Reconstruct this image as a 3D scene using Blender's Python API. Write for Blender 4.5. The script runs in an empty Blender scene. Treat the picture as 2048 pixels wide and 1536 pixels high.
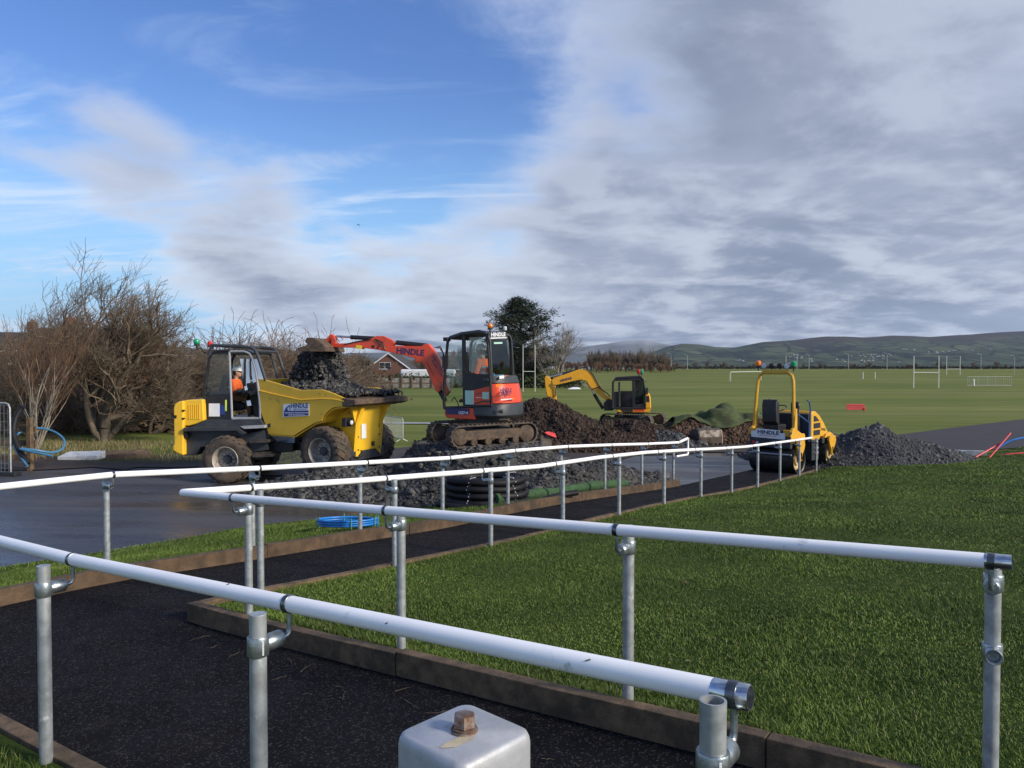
import bpy, bmesh, math, random
import numpy as np
from mathutils import Vector, Matrix, noise as mnoise
R = math.radians
random.seed(7); rng = np.random.default_rng(7)
scene = bpy.context.scene; col = scene.collection

# ------------------------------------------------------------------ camera
FPX, HZ, CH = 1540.0, 730.0, 2.65          # focal length in photo pixels, horizon row, eye height
PITCH = math.atan((768 - HZ) / FPX)
cd = bpy.data.cameras.new('camera'); cam = bpy.data.objects.new('camera', cd); col.objects.link(cam)
cam.location = (0, 0, CH); cam.rotation_euler = (R(90) - PITCH, 0, 0)
cd.sensor_width = 36; cd.lens = FPX / 2048 * 36; cd.clip_start = .05; cd.clip_end = 30000
scene.camera = cam

# ------------------------------------------------------------------ sky, sun, exposure
SUN_AZ, SUN_EL = R(118), R(28)             # clockwise from the view direction (+Y)
sun_dir = Vector((math.sin(SUN_AZ) * math.cos(SUN_EL), math.cos(SUN_AZ) * math.cos(SUN_EL), math.sin(SUN_EL)))
world = bpy.data.worlds.new('World'); scene.world = world; world.use_nodes = True

def pixdir(px, py):
    a = (px - 1024) / FPX; b = (768 - py) / FPX
    f = Vector((0, math.cos(PITCH), -math.sin(PITCH))); u = Vector((0, math.sin(PITCH), math.cos(PITCH)))
    return f + u * b + Vector((a, 0, 0))

def build_world():
    nt = world.node_tree; nt.nodes.clear(); N = nt.nodes.new; L = nt.links.new
    def math_(op, a, b=None, clamp=False):
        n = N('ShaderNodeMath'); n.operation = op; n.use_clamp = clamp
        for i, v in enumerate((a, b)):
            if v is None: continue
            if isinstance(v, (int, float)): n.inputs[i].default_value = v
            else: L(v, n.inputs[i])
        return n.outputs[0]
    def rng_(v, a, b, c=0., d=1., smooth=True):
        n = N('ShaderNodeMapRange'); n.interpolation_type = 'SMOOTHSTEP' if smooth else 'LINEAR'
        L(v, n.inputs[0])
        for i, x in zip((1, 2, 3, 4), (a, b, c, d)): n.inputs[i].default_value = x
        return n.outputs[0]
    def mix(f, a, b):
        n = N('ShaderNodeMix'); n.data_type = 'RGBA'
        for s, v in zip((0, 6, 7), (f, a, b)):
            if isinstance(v, (int, float)): n.inputs[s].default_value = v
            elif isinstance(v, tuple): n.inputs[s].default_value = (*v, 1)
            else: L(v, n.inputs[s])
        return n.outputs[2]
    tc = N('ShaderNodeTexCoord'); D = tc.outputs['Generated']
    sep = N('ShaderNodeSeparateXYZ'); L(D, sep.inputs[0])
    zz = math_('ADD', math_('MAXIMUM', sep.outputs[2], 0.0), 0.17)
    cx = math_('DIVIDE', sep.outputs[0], zz); cy = math_('DIVIDE', sep.outputs[1], zz)
    cmb = N('ShaderNodeCombineXYZ'); L(cx, cmb.inputs[0]); L(cy, cmb.inputs[1])
    def noise(scale, detail, rough=.55, dist=0., off=(0, 0, 0), stretch=(1, 1, 1), rot=0.):
        mp = N('ShaderNodeMapping'); L(cmb.outputs[0], mp.inputs[0])
        mp.inputs['Location'].default_value = off; mp.inputs['Scale'].default_value = stretch
        mp.inputs['Rotation'].default_value = (0, 0, rot)
        n = N('ShaderNodeTexNoise'); L(mp.outputs[0], n.inputs['Vector'])
        n.inputs['Scale'].default_value = scale; n.inputs['Detail'].default_value = detail
        n.inputs['Roughness'].default_value = rough; n.inputs['Distortion'].default_value = dist
        return n.outputs[0]
    def field(ox, oy):
        b_ = noise(.62, 4, .5, .2, (3.1 + ox, 1.7 + oy, 0)); f_ = noise(2.1, 11, .61, .25, (.4 + ox, 5.2 + oy, 0))
        return math_('ADD', math_('MULTIPLY', b_, .90), math_('MULTIPLY', f_, .80)), f_
    n0, fine = field(0, 0); n1, _ = field(.10, -.13)
    lit = rng_(math_('SUBTRACT', n0, n1), -.11, .15)           # sides of the cloud that face the sun
    wisp = noise(1.5, 10, .64, 1.4, (7.7, 2.2, 0), (.55, 1.5, 1), R(38))
    lump = noise(.8, 5, .5, .2, (9.3, 4.1, 0))
    # broad cloud banks and clear gaps, each a patch of sky direction
    banks = [(2080, 430, 46, .35), (1500, 600, 24, .12), (1250, 90, 12, .04), (1420, 380, 14, .07), (380, 385, 9, .22), (560, 460, 9, .20), (170, 290, 7, .19), (760, 560, 13, .11), (1000, 600, 12, .08), (900, 300, 6, .06), (1130, 350, 7, .05),
             (300, 100, 24, -.22), (760, 230, 17, -.20), (60, 160, 12, -.08), (930, 430, 8, -.10), (70, 500, 8, -.02), (1330, 240, 5, -.12), (1080, 190, 9, -.08), (1350, 90, 7, -.05)]
    cov = math_('SUBTRACT', n0, .33)
    for px, py, deg, amt in banks:
        d = pixdir(px, py).normalized()
        vm = N('ShaderNodeVectorMath'); vm.operation = 'DOT_PRODUCT'; L(D, vm.inputs[0]); vm.inputs[1].default_value = d
        cov = math_('ADD', cov, rng_(vm.outputs['Value'], math.cos(R(deg)), math.cos(R(deg * .1)), 0, amt))
    low = rng_(sep.outputs[2], .0, .15, .15, 0.)          # cloud decks close up toward the horizon
    cov = math_('ADD', cov, low)
    dens = rng_(cov, .42, .74)
    thick = rng_(cov, .50, .92)
    sky = N('ShaderNodeTexSky'); sky.sky_type = 'NISHITA'; sky.sun_disc = False
    sky.sun_elevation = SUN_EL; sky.sun_rotation = SUN_AZ; sky.air_density = 1.0; sky.dust_density = .3; sky.ozone_density = 3.0
    hs = N('ShaderNodeHueSaturation'); hs.inputs['Hue'].default_value = .515; hs.inputs['Saturation'].default_value = 1.22; hs.inputs['Value'].default_value = 1.42; L(sky.outputs[0], hs.inputs['Color'])
    clear = mix(rng_(sep.outputs[2], .02, .34, .80, 0.), hs.outputs[0], (2.9, 5.9, 9.2))     # pale blue toward the horizon
    # cloud tone: bright sunlit flanks and thin edges, slate undersides
    dark = mix(rng_(lump, .36, .64), (2.0, 2.4, 3.4), (3.3, 3.75, 4.8))
    litc = mix(rng_(sep.outputs[2], .02, .30), (7.6, 8.1, 8.9), (5.3, 5.8, 7.0))
    shade = mix(math_('MULTIPLY', lit, .62), dark, litc)
    edge = mix(rng_(sep.outputs[2], .02, .28), (8.6, 9.1, 9.8), (5.0, 5.8, 7.6))
    cloud = mix(thick, edge, shade)
    wv = math_('MULTIPLY', rng_(wisp, .45, .70), rng_(sep.outputs[2], .08, .36, 1.0, .22))
    base = mix(wv, clear, (6.6, 7.7, 9.2))
    colr = mix(math_('MULTIPLY', dens, .97), base, cloud)
    bg = N('ShaderNodeBackground'); bg.inputs[1].default_value = .1; L(colr, bg.inputs[0])
    out = N('ShaderNodeOutputWorld'); L(bg.outputs[0], out.inputs[0])
build_world()
sd = bpy.data.lights.new('sun', 'SUN'); so = bpy.data.objects.new('sun', sd); col.objects.link(so)
sd.energy = 4.2; sd.angle = R(10); sd.color = (1.0, .90, .74)
so.rotation_euler = (-sun_dir).to_track_quat('-Z', 'Y').to_euler()
vs = scene.view_settings; vs.view_transform = 'Standard'; vs.look = 'None'; vs.gamma = 1; vs.exposure = 0.22; vs.use_curve_mapping = False

# ------------------------------------------------------------------ helpers
def at(px, py, Y):
    d = pixdir(px, py); return Vector((0, 0, CH)) + d * (Y / d.y)
def gz(px, py, z):
    d = pixdir(px, py); return Vector((0, 0, CH)) + d * ((z - CH) / d.z)
def sm(t):
    t = np.clip(t, 0, 1); return t * t * (3 - 2 * t)
def zs(x): return np.maximum(-.36, np.minimum(0.0, -.22 - .015 * np.asarray(x, float)))
def zf(x, y):
    x = np.asarray(x, float); y = np.asarray(y, float)
    prof = np.interp(y, [-50, 22, 38, 70, 110, 150, 210, 313, 400, 520, 800, 1400], [-.3, -.36, -.55, -1, -1.3, -1.75, -1.6, -.2, .6, .2, -7, -12])
    lft = np.interp(y, [0, 60, 100, 140, 250, 400, 800, 1400], [-.1, -.1, -.6, -1.2, -1.2, 0, -7, -12])
    wl = sm((-x / np.maximum(y, 1) - .16) / .2)
    t = sm((y - 21) / 12)
    return zs(x) * (1 - t) + (prof * (1 - wl) + lft * wl) * t
def hit(px, py, lo=4., hi=600.):
    d = pixdir(px, py); prev = lo
    for Y in np.geomspace(lo, hi, 900):
        p = Vector((0, 0, CH)) + d * (Y / d.y)
        if p.z <= float(zf(p.x, p.y)): return Vector((p.x, p.y, float(zf(p.x, p.y))))
    return p

MATS = {}
def mat(name, base, rough=.6, metal=0., var=.18, vscale=6., bump=.0, bscale=80., dirt=None, dirt_amt=.4, dscale=4., spec=.5, emit=None, alpha=None, trans=0., tint2=None, coat=0.):
    if name in MATS: return MATS[name]
    m = bpy.data.materials.new(name); m.use_nodes = True; nt = m.node_tree; N = nt.nodes.new; L = nt.links.new
    b = nt.nodes['Principled BSDF']
    tc = N('ShaderNodeTexCoord')
    def nz(scale, detail=6, rough_=.6):
        n = N('ShaderNodeTexNoise'); L(tc.outputs['Object'], n.inputs['Vector'])
        n.inputs['Scale'].default_value = scale; n.inputs['Detail'].default_value = detail; n.inputs['Roughness'].default_value = rough_
        return n.outputs[0]
    def mix(f, a, c):
        n = N('ShaderNodeMix'); n.data_type = 'RGBA'
        if isinstance(f, (int, float)): n.inputs[0].default_value = f
        else: L(f, n.inputs[0])
        for s, v in ((6, a), (7, c)):
            if isinstance(v, tuple): n.inputs[s].default_value = (*v[:3], 1)
            else: L(v, n.inputs[s])
        return n.outputs[2]
    def ramp(v, a, c):
        n = N('ShaderNodeMapRange'); n.interpolation_type = 'SMOOTHSTEP'; L(v, n.inputs[0]); n.inputs[1].default_value = a; n.inputs[2].default_value = c
        return n.outputs[0]
    lo = tuple(max(0, c * (1 - var)) for c in base); hi = tint2 or tuple(min(1, c * (1 + var)) for c in base)
    v = nz(vscale); c = mix(ramp(v, .32, .68), lo, hi)
    rr = None
    if dirt:
        dm = ramp(nz(dscale, 9, .68), .62 - dirt_amt * .35, .74 - dirt_amt * .2)
        c = mix(dm, c, dirt)
        rn = N('ShaderNodeMapRange'); L(dm, rn.inputs[0]); rn.inputs[3].default_value = rough; rn.inputs[4].default_value = .9; rr = rn.outputs[0]
    L(c, b.inputs['Base Color'])
    if rr is None:
        rn = N('ShaderNodeMapRange'); L(nz(vscale * 2.3), rn.inputs[0]); rn.inputs[1].default_value = .3; rn.inputs[2].default_value = .7
        rn.inputs[3].default_value = max(.02, rough * .85); rn.inputs[4].default_value = min(1, rough * 1.15); rr = rn.outputs[0]
    L(rr, b.inputs['Roughness'])
    b.inputs['Metallic'].default_value = metal; b.inputs['Specular IOR Level'].default_value = spec
    if coat: b.inputs['Coat Weight'].default_value = coat
    if trans: b.inputs['Transmission Weight'].default_value = trans
    if alpha is not None: b.inputs['Alpha'].default_value = alpha
    if emit: b.inputs['Emission Color'].default_value = (*emit[:3], 1); b.inputs['Emission Strength'].default_value = emit[3]
    if bump:
        bp = N('ShaderNodeBump'); bp.inputs['Strength'].default_value = bump; bp.inputs['Distance'].default_value = .02
        L(nz(bscale, 8, .65), bp.inputs['Height']); L(bp.outputs[0], b.inputs['Normal'])
    MATS[name] = m; return m

def empty(name, label, cat, M=Matrix(), group=None):
    o = bpy.data.objects.new(name, None); col.objects.link(o); o.matrix_world = M; o.empty_display_size = .2
    o['label'] = label; o['category'] = cat
    if group: o['group'] = group
    return o
def tag(o, label=None, cat=None, group=None, kind=None):
    for k, v in (('label', label), ('category', cat), ('group', group), ('kind', kind)):
        if v: o[k] = v
    return o
def link(name, me, m=None, parent=None, smooth=None):
    o = bpy.data.objects.new(name, me); col.objects.link(o)
    if m is not None and not me.materials: me.materials.append(m)
    if parent is not None: o.parent = parent
    if smooth is not None:
        me.shade_smooth(); me.set_sharp_from_angle(angle=R(smooth))
    return o
def mesh_np(name, V, F, attr=None):
    """triangles from numpy arrays; attr = per-vertex float"""
    V = np.asarray(V, np.float32); F = np.asarray(F, np.int32)
    me = bpy.data.meshes.new(name); me.vertices.add(len(V)); me.vertices.foreach_set('co', V.ravel())
    me.loops.add(F.size); me.loops.foreach_set('vertex_index', F.ravel())
    me.polygons.add(len(F)); me.polygons.foreach_set('loop_start', np.arange(0, F.size, F.shape[1], dtype=np.int32))
    if attr is not None:
        a = me.attributes.new('rnd', 'FLOAT', 'POINT'); a.data.foreach_set('value', np.asarray(attr, np.float32))
    me.update(calc_edges=True); return me

class MB:
    def __init__(s, M=None): s.v = []; s.f = []; s.M = M
    def add(s, vs, fs):
        b = len(s.v)
        s.v += [s.M @ Vector(v) if s.M is not None else Vector(v) for v in vs]
        s.f += [[b + i for i in f] for f in fs]; return s
    def box(s, c, size, rot=None):
        hx, hy, hz = (k / 2 for k in size); c = Vector(c)
        vs = [Vector((x, y, z)) for x in (-hx, hx) for y in (-hy, hy) for z in (-hz, hz)]
        if rot is not None: vs = [rot @ v for v in vs]
        return s.add([v + c for v in vs], [(0, 1, 3, 2), (4, 6, 7, 5), (0, 4, 5, 1), (2, 3, 7, 6), (0, 2, 6, 4), (1, 5, 7, 3)])
    def b2(s, a, b):
        return s.box([(a[i] + b[i]) / 2 for i in range(3)], [abs(a[i] - b[i]) for i in range(3)])
    def tube(s, pts, r, n=10, cap=True, flat=None):
        pts = [Vector(p) for p in pts]; k = len(pts); rs = r if isinstance(r, (list, tuple)) else [r] * k
        vs = []; up = None
        for i, p in enumerate(pts):
            t = (pts[min(i + 1, k - 1)] - pts[max(i - 1, 0)])
            if t.length < 1e-9: t = Vector((0, 0, 1))
            t.normalize()
            if up is None:
                a = Vector((0, 0, 1)) if abs(t.z) < .9 else Vector((1, 0, 0)); up = (a - t * a.dot(t)).normalized()
            else:
                up = up - t * up.dot(t)
                up = up.normalized() if up.length > 1e-6 else t.orthogonal().normalized()
            sd = t.cross(up)
            for j in range(n):
                an = 2 * math.pi * (j + .5) / n
                vs.append(p + up * (math.cos(an) * rs[i]) + sd * (math.sin(an) * rs[i]))
        fs = [(i * n + j, i * n + (j + 1) % n, (i + 1) * n + (j + 1) % n, (i + 1) * n + j) for i in range(k - 1) for j in range(n)]
        if cap: fs += [tuple(range(n))[::-1], tuple((k - 1) * n + j for j in range(n))]
        return s.add(vs, fs)
    def cyl(s, a, b, r, r2=None, n=16, cap=True): return s.tube([a, b], [r, r if r2 is None else r2], n, cap)
    def prism(s, poly, y0, y1, top=None):
        """poly in (x,z), extruded along y; top = other polygon for y1"""
        n = len(poly); q = top or poly
        vs = [(x, y0, z) for x, z in poly] + [(x, y1, z) for x, z in q]
        return s.add(vs, [tuple(range(n)), tuple(range(2 * n - 1, n - 1, -1))] + [(i, i + n, (i + 1) % n + n, (i + 1) % n) for i in range(n)])
    def lathe(s, prof, c, ax, n=24, cap=True):
        """prof = [(radius, height along ax)]"""
        ax = Vector(ax).normalized(); u = ax.orthogonal().normalized(); w = ax.cross(u); c = Vector(c); vs = []
        for r, h in prof:
            for j in range(n):
                a = 2 * math.pi * j / n; vs.append(c + ax * h + u * (r * math.cos(a)) + w * (r * math.sin(a)))
        k = len(prof); fs = [(i * n + j, i * n + (j + 1) % n, (i + 1) * n + (j + 1) % n, (i + 1) * n + j) for i in range(k - 1) for j in range(n)]
        if cap: fs += [tuple(range(n))[::-1], tuple((k - 1) * n + j for j in range(n))]
        return s.add(vs, fs)
    def ball(s, c, r, n=12, m=7, sq=(1, 1, 1)):
        c = Vector(c); vs = []; fs = []
        for i in range(m + 1):
            th = math.pi * i / m
            for j in range(n):
                ph = 2 * math.pi * j / n
                vs.append(c + Vector((r * math.sin(th) * math.cos(ph) * sq[0], r * math.sin(th) * math.sin(ph) * sq[1], r * math.cos(th) * sq[2])))
        for i in range(m):
            for j in range(n): fs.append((i * n + j, (i + 1) * n + j, (i + 1) * n + (j + 1) % n, i * n + (j + 1) % n))
        return s.add(vs, fs)
    def torus(s, c, ax, R_, r, n=32, m=8, a0=0, a1=2 * math.pi):
        ax = Vector(ax).normalized(); u = ax.orthogonal().normalized(); w = ax.cross(u); c = Vector(c)
        k = n if abs(a1 - a0 - 2 * math.pi) > 1e-6 else n
        pts = [c + u * (R_ * math.cos(a0 + (a1 - a0) * i / k)) + w * (R_ * math.sin(a0 + (a1 - a0) * i / k)) for i in range(k + 1)]
        return s.tube(pts, r, m)
    def build(s, name, m, parent=None, bevel=0., smooth=35, segs=2):
        me = bpy.data.meshes.new(name); me.from_pydata([tuple(v) for v in s.v], [], s.f)
        bm = bmesh.new(); bm.from_mesh(me); bmesh.ops.recalc_face_normals(bm, faces=bm.faces)
        bm.to_mesh(me); bm.free(); me.update()
        o = link(name, me, m, parent, smooth)
        if bevel:
            b = o.modifiers.new('bevel', 'BEVEL'); b.width = bevel; b.segments = segs; b.limit_method = 'ANGLE'; b.angle_limit = R(40); b.harden_normals = True
        return o

def curve_pts(P, k=6):
    P = [Vector(p) for p in P]; out = []
    for i in range(len(P) - 1):
        a, b, c, d = P[max(i - 1, 0)], P[i], P[i + 1], P[min(i + 2, len(P) - 1)]
        for j in range(k):
            t = j / k; out.append(.5 * ((2 * b) + (c - a) * t + (2 * a - 5 * b + 4 * c - d) * t * t + (3 * b - a - 3 * c + d) * t ** 3))
    return out + [P[-1]]
def copy_tree(o, parent=None):
    c = o.copy(); col.objects.link(c)
    if parent is not None: c.parent = parent
    for ch in list(o.children): copy_tree(ch, c)
    return c

class FR:
    """upright local frame: x forward, y left, z up"""
    def __init__(s, o, ang, pitch=0.):
        s.M = Matrix.Translation(Vector(o)) @ Matrix.Rotation(ang, 4, 'Z') @ Matrix.Rotation(pitch, 4, 'Y'); s.I = s.M.inverted()
    def _ray(s, px, py):
        return s.I @ Vector((0, 0, CH)), (s.I.to_3x3() @ pixdir(px, py))
    def p(s, px, py, off=0.):             # pixel -> (x, z) on plane y = off
        o, d = s._ray(px, py); q = o + d * ((off - o.y) / d.y); return (q.x, q.z)
    def q(s, px, py, u=0.):               # pixel -> (y, z) on plane x = u
        o, d = s._ray(px, py); q = o + d * ((u - o.x) / d.x); return (q.y, q.z)
    def poly(s, Z, pts, off=0.): return [s.p(*Z(*t), off) for t in pts]
    def back(s, Z, pts, u=0.): return [s.q(*Z(*t), u) for t in pts]
def ZM(ox, oy, k): return lambda x, y: (ox + x / k, oy + y / k)

# text meshes are made first, while the scene is still empty
TX = {}
def mk_text(body, bold=.0):
    cu = bpy.data.curves.new('t', 'FONT'); cu.body = body; cu.size = 1; cu.offset = bold; cu.resolution_u = 2
    o = bpy.data.objects.new('t', cu); col.objects.link(o)
    me = bpy.data.meshes.new_from_object(o.evaluated_get(bpy.context.evaluated_depsgraph_get()))
    bpy.data.objects.remove(o); bpy.data.curves.remove(cu)
    v = np.array([x.co for x in me.vertices]); TX[body] = (v, [list(p.vertices) for p in me.polygons]); bpy.data.meshes.remove(me)
for t_, b_ in (('HINDLE', .035), ('DEMOLITION', .02), ('PLANT LTD', .02), ('DEMOLITION & PLANT LTD', .015), ('U27-4', .03), ('XCMG', .03)): mk_text(t_, b_)
def place_text(body, p0, p1, up, m, parent, name='lettering', hscale=1., lift=.002):
    """baseline p0 -> p1 in parent's local space, up = up direction"""
    v, f = TX[body]; p0, p1 = Vector(p0), Vector(p1); x = p1 - p0; w = v[:, 0].max() - v[:, 0].min(); k = x.length / w
    x.normalize(); up = Vector(up); up = (up - x * up.dot(x)).normalized(); nrm = x.cross(up)
    mb = MB(); mb.add([p0 + x * ((a - v[:, 0].min()) * k) + up * (b * k * hscale) + nrm * lift for a, b, _ in v], f)
    return mb.build(name, m, parent, smooth=None)
# ------------------------------------------------------------------ ground surfaces
def ground_mat(name, cols, scale=1., rough=.9, bump=.3, bscale=30., stretch=(1, 1, 1), spec=.3, rrange=None, speck=None, stain=None):
    """cols = list of (pos, colour) over a layered noise in world space"""
    m = bpy.data.materials.new(name); m.use_nodes = True; nt = m.node_tree; N = nt.nodes.new; L = nt.links.new
    b = nt.nodes['Principled BSDF']; g = N('ShaderNodeNewGeometry')
    mp = N('ShaderNodeMapping'); L(g.outputs['Position'], mp.inputs[0]); mp.inputs['Scale'].default_value = stretch
    def nz(s, d=8, r=.6, src=None):
        n = N('ShaderNodeTexNoise'); L(src or mp.outputs[0], n.inputs['Vector']); n.inputs['Scale'].default_value = s; n.inputs['Detail'].default_value = d; n.inputs['Roughness'].default_value = r; return n.outputs[0]
    a = nz(scale); bb = nz(scale * 7.3, 6, .65)
    ad = N('ShaderNodeMath'); ad.operation = 'MULTIPLY_ADD'; L(bb, ad.inputs[0]); ad.inputs[1].default_value = .45
    m2 = N('ShaderNodeMath'); m2.operation = 'MULTIPLY'; L(a, m2.inputs[0]); m2.inputs[1].default_value = .55; L(m2.outputs[0], ad.inputs[2])
    cr = N('ShaderNodeValToRGB'); L(ad.outputs[0], cr.inputs[0])
    el = cr.color_ramp.elements
    while len(el) < len(cols): el.new(.5)
    for e, (p, c) in zip(el, cols): e.position = p; e.color = (*c, 1)
    out = cr.outputs[0]
    def over(fac, c):
        nonlocal out
        n = N('ShaderNodeMix'); n.data_type = 'RGBA'; L(fac, n.inputs[0]); L(out, n.inputs[6]); n.inputs[7].default_value = (*c, 1); out = n.outputs[2]
    if stain:
        c, s, lo, hi = stain; r = N('ShaderNodeMapRange'); r.interpolation_type = 'SMOOTHSTEP'; L(nz(s, 9, .65), r.inputs[0]); r.inputs[1].default_value = lo; r.inputs[2].default_value = hi; over(r.outputs[0], c)
    if speck:
        c, s, th = speck; vo = N('ShaderNodeTexVoronoi'); L(g.outputs['Position'], vo.inputs['Vector']); vo.inputs['Scale'].default_value = s
        sp = N('ShaderNodeSeparateColor'); L(vo.outputs['Color'], sp.inputs[0])
        r = N('ShaderNodeMapRange'); L(sp.outputs[0], r.inputs[0]); r.inputs[1].default_value = th; r.inputs[2].default_value = 1; over(r.outputs[0], c)
    L(out, b.inputs['Base Color']); b.inputs['Specular IOR Level'].default_value = spec
    if rrange:
        r = N('ShaderNodeMapRange'); L(nz(rrange[2], 5, .6), r.inputs[0]); r.inputs[1].default_value = .42; r.inputs[2].default_value = .60; r.inputs[3].default_value = rrange[0]; r.inputs[4].default_value = rrange[1]; L(r.outputs[0], b.inputs['Roughness'])
    else: b.inputs['Roughness'].default_value = rough
    bp = N('ShaderNodeBump'); bp.inputs['Strength'].default_value = bump; bp.inputs['Distance'].default_value = .03
    L(nz(bscale, 6, .7, g.outputs['Position']), bp.inputs['Height']); L(bp.outputs[0], b.inputs['Normal'])
    return m

m_field = ground_mat('field grass', [(.30, (.064, .092, .019)), (.44, (.104, .130, .030)), (.54, (.142, .164, .042)), (.66, (.215, .21, .074))], .06, .95, .7, 9., (.30, 1.5, 1), .10, stain=((.17, .15, .065), .035, .56, .68))
m_lawn = ground_mat('lawn soil', [(.3, (.022, .038, .006)), (.5, (.040, .064, .011)), (.7, (.060, .076, .018))], 1.2, .95, .6, 40., (1, 1, 1), .1)
m_road = ground_mat('wet asphalt', [(.3, (.020, .020, .024)), (.5, (.036, .036, .040)), (.7, (.062, .058, .055))], .35, .5, .12, 40., (.30, 1.5, 1), .8, (.19, .62, .45), ((.13, .125, .12), 110., .86), ((.060, .052, .046), .30, .50, .64))
m_path = ground_mat('dark rubber path', [(.3, (.0045, .0045, .0065)), (.55, (.009, .009, .013)), (.75, (.016, .015, .016))], 1.0, .9, 1.0, 110., (1, 1, 1), .12, (.8, 1.0, 3.), ((.085, .078, .080), 120., .83), ((.020, .013, .008), .9, .54, .72))
m_farpath = ground_mat('field path asphalt', [(.3, (.030, .029, .032)), (.6, (.045, .042, .044))], .3, .8, .3, 40., (.3, 1.2, 1), .3)
m_mud = ground_mat('mud', [(.3, (.018, .013, .010)), (.5, (.038, .027, .019)), (.7, (.066, .046, .030))], .8, .7, .9, 9., (1, 1, 1), .4)

def sheet(name, poly, zfun, step, m, kind='structure', smooth=60):
    bm = bmesh.new(); vs = [bm.verts.new((x, y, 0)) for x, y in poly]; bm.faces.new(vs)
    xs = [p[0] for p in poly]; ys = [p[1] for p in poly]
    for ax, lo, hi in ((0, min(xs), max(xs)), (1, min(ys), max(ys))):
        k = lo + step
        while k < hi - 1e-3:
            co = (k, 0, 0) if ax == 0 else (0, k, 0); no = (1, 0, 0) if ax == 0 else (0, 1, 0)
            bmesh.ops.bisect_plane(bm, geom=bm.verts[:] + bm.edges[:] + bm.faces[:], plane_co=co, plane_no=no, dist=1e-5); k += step
    bmesh.ops.triangulate(bm, faces=bm.faces)
    X = np.array([v.co.x for v in bm.verts]); Y = np.array([v.co.y for v in bm.verts]); Zv = zfun(X, Y)
    for v, z in zip(bm.verts, Zv): v.co.z = z
    bmesh.ops.recalc_face_normals(bm, faces=bm.faces)
    if sum(f.normal.z for f in bm.faces) < 0: bmesh.ops.reverse_faces(bm, faces=bm.faces)
    me = bpy.data.meshes.new(name); bm.to_mesh(me); bm.free()
    o = link(name, me, m, None, smooth); o['kind'] = kind; return o

# one sheet to the shore
gx = np.sinh(np.linspace(-6.2, 6.2, 90)) * 4.2; gy = np.concatenate([np.arange(-30, 60, 2.0), np.geomspace(60, 1500, 60)])
GX, GY = np.meshgrid(gx, gy); dip = np.where(GY < 25, -.07, -.02)
GZ = zf(GX, GY) + dip
nx = len(gx); idx = np.arange(len(gy) * nx).reshape(len(gy), nx)
q = np.stack([idx[:-1, :-1], idx[:-1, 1:], idx[1:, 1:], idx[1:, :-1]], -1).reshape(-1, 4)
ground = link('ground', mesh_np('ground', np.stack([GX, GY, GZ], -1).reshape(-1, 3), q), m_field, None, 80); ground['kind'] = 'structure'
site_poly = [(-60, 2), (30, 2), (30, 24), (14, 24.5), (15.2, 26), (12, 31), (9, 33), (2, 31), (-3, 26), (-8, 22.2), (-12, 20), (-20, 18.6), (-60, 16)]
road = sheet('road', site_poly, lambda x, y: zf(x, y) + .004, 1.5, m_road)
far_path = sheet('tarmac_path', [(11, 30.6), (15, 26.2), (18.5, 28.2), (40, 43), (90, 74), (90, 92), (40, 53.5), (30.8, 46.6), (18, 35.2), (14, 33)], lambda x, y: zf(x, y) + .022, 2.0, m_farpath)
def wob(poly, amp, n=6, seed=1):
    r = random.Random(seed); out = []
    for (a, b), (c, d) in zip(poly, poly[1:] + poly[:1]):
        for i in range(n):
            t = i / n; j = amp if i else 0; out.append((a + (c - a) * t + r.uniform(-j, j), b + (d - b) * t + r.uniform(-j, j)))
    return out
mud = sheet('muddy_ground', wob([(-30, 18.4), (-12, 19.5), (-8.4, 20.6), (-5.5, 19.2), (-3, 19), (1, 20.5), (4, 25), (9, 27), (12.5, 30), (11, 34), (4, 37), (-1, 34), (-4, 27), (-9, 23.6), (-14, 22), (-30, 20.4)], .35), lambda x, y: zf(x, y) + .03, 1.2, m_mud)

# ------------------------------------------------------------------ the ramp: lines of posts found from the photograph
U1 = Vector((.811, -.585)); N1 = Vector((.585, .811)); A1 = Vector((-2.10, 6.07))      # inner rail, near run
A0 = Vector((-2.26, 3.69))                                                             # outer rail, near run
U2 = Vector((.588, .809)); N2 = Vector((.809, -.588)); A3 = Vector((-4.02, 7.60))       # outer rail, far run; N2 points to the path
A2 = Vector((-2.24, 6.82)); SP = 1.68
def zk1(t): return .69 + .0508 * max(-.3, t)                # kerb top along the near run
S_ = [-6, -1.0, 0, 1.68, 3.36, 5.04, 6.72, 8.4, 10.08, 11.76, 13.44, 15.5, 17.2, 18.9, 24]
Z_ = [.675, .675, .665, .545, .44, .335, .295, .22, .11, -.01, -.115, -.20, -.27, -.33, -.36]
def zk2(s): return float(np.interp(s, S_, Z_))
def l1(t, off=0.): p = A1 + U1 * t + N1 * off; return p
def l0(t, off=0.): p = A0 + U1 * (t - 1.52) + N1 * off; return p    # same t as l1 (t measured along U1 from A1)
T0 = (A0 - A1).dot(U1)
def l0(t, off=0.): return A0 + U1 * (t - T0) + N1 * off
S2 = (A2 - A3).dot(U2)
def l3(s, off=0.): return A3 + U2 * s + N2 * off
def l2(s, off=0.): return A2 + U2 * (s - S2) + N2 * off
KH = .15
def zpath(x, y):
    x = np.asarray(x, float); y = np.asarray(y, float)
    t = (x - A1.x) * U1.x + (y - A1.y) * U1.y; s = (x - A3.x) * U2.x + (y - A3.y) * U2.y
    za = .69 + .0508 * np.maximum(t, -.3); zb = np.interp(s, S_, Z_)
    d1 = (x - A1.x) * N1.x + (y - A1.y) * N1.y      # below 0 = near run
    w = sm((t + 1.2) / 1.2) * sm((.45 - d1) / .45)
    return np.maximum(za * w + zb * (1 - w) - KH, zf(x, y) + .008)
def v2(p): return (p.x, p.y)
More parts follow.
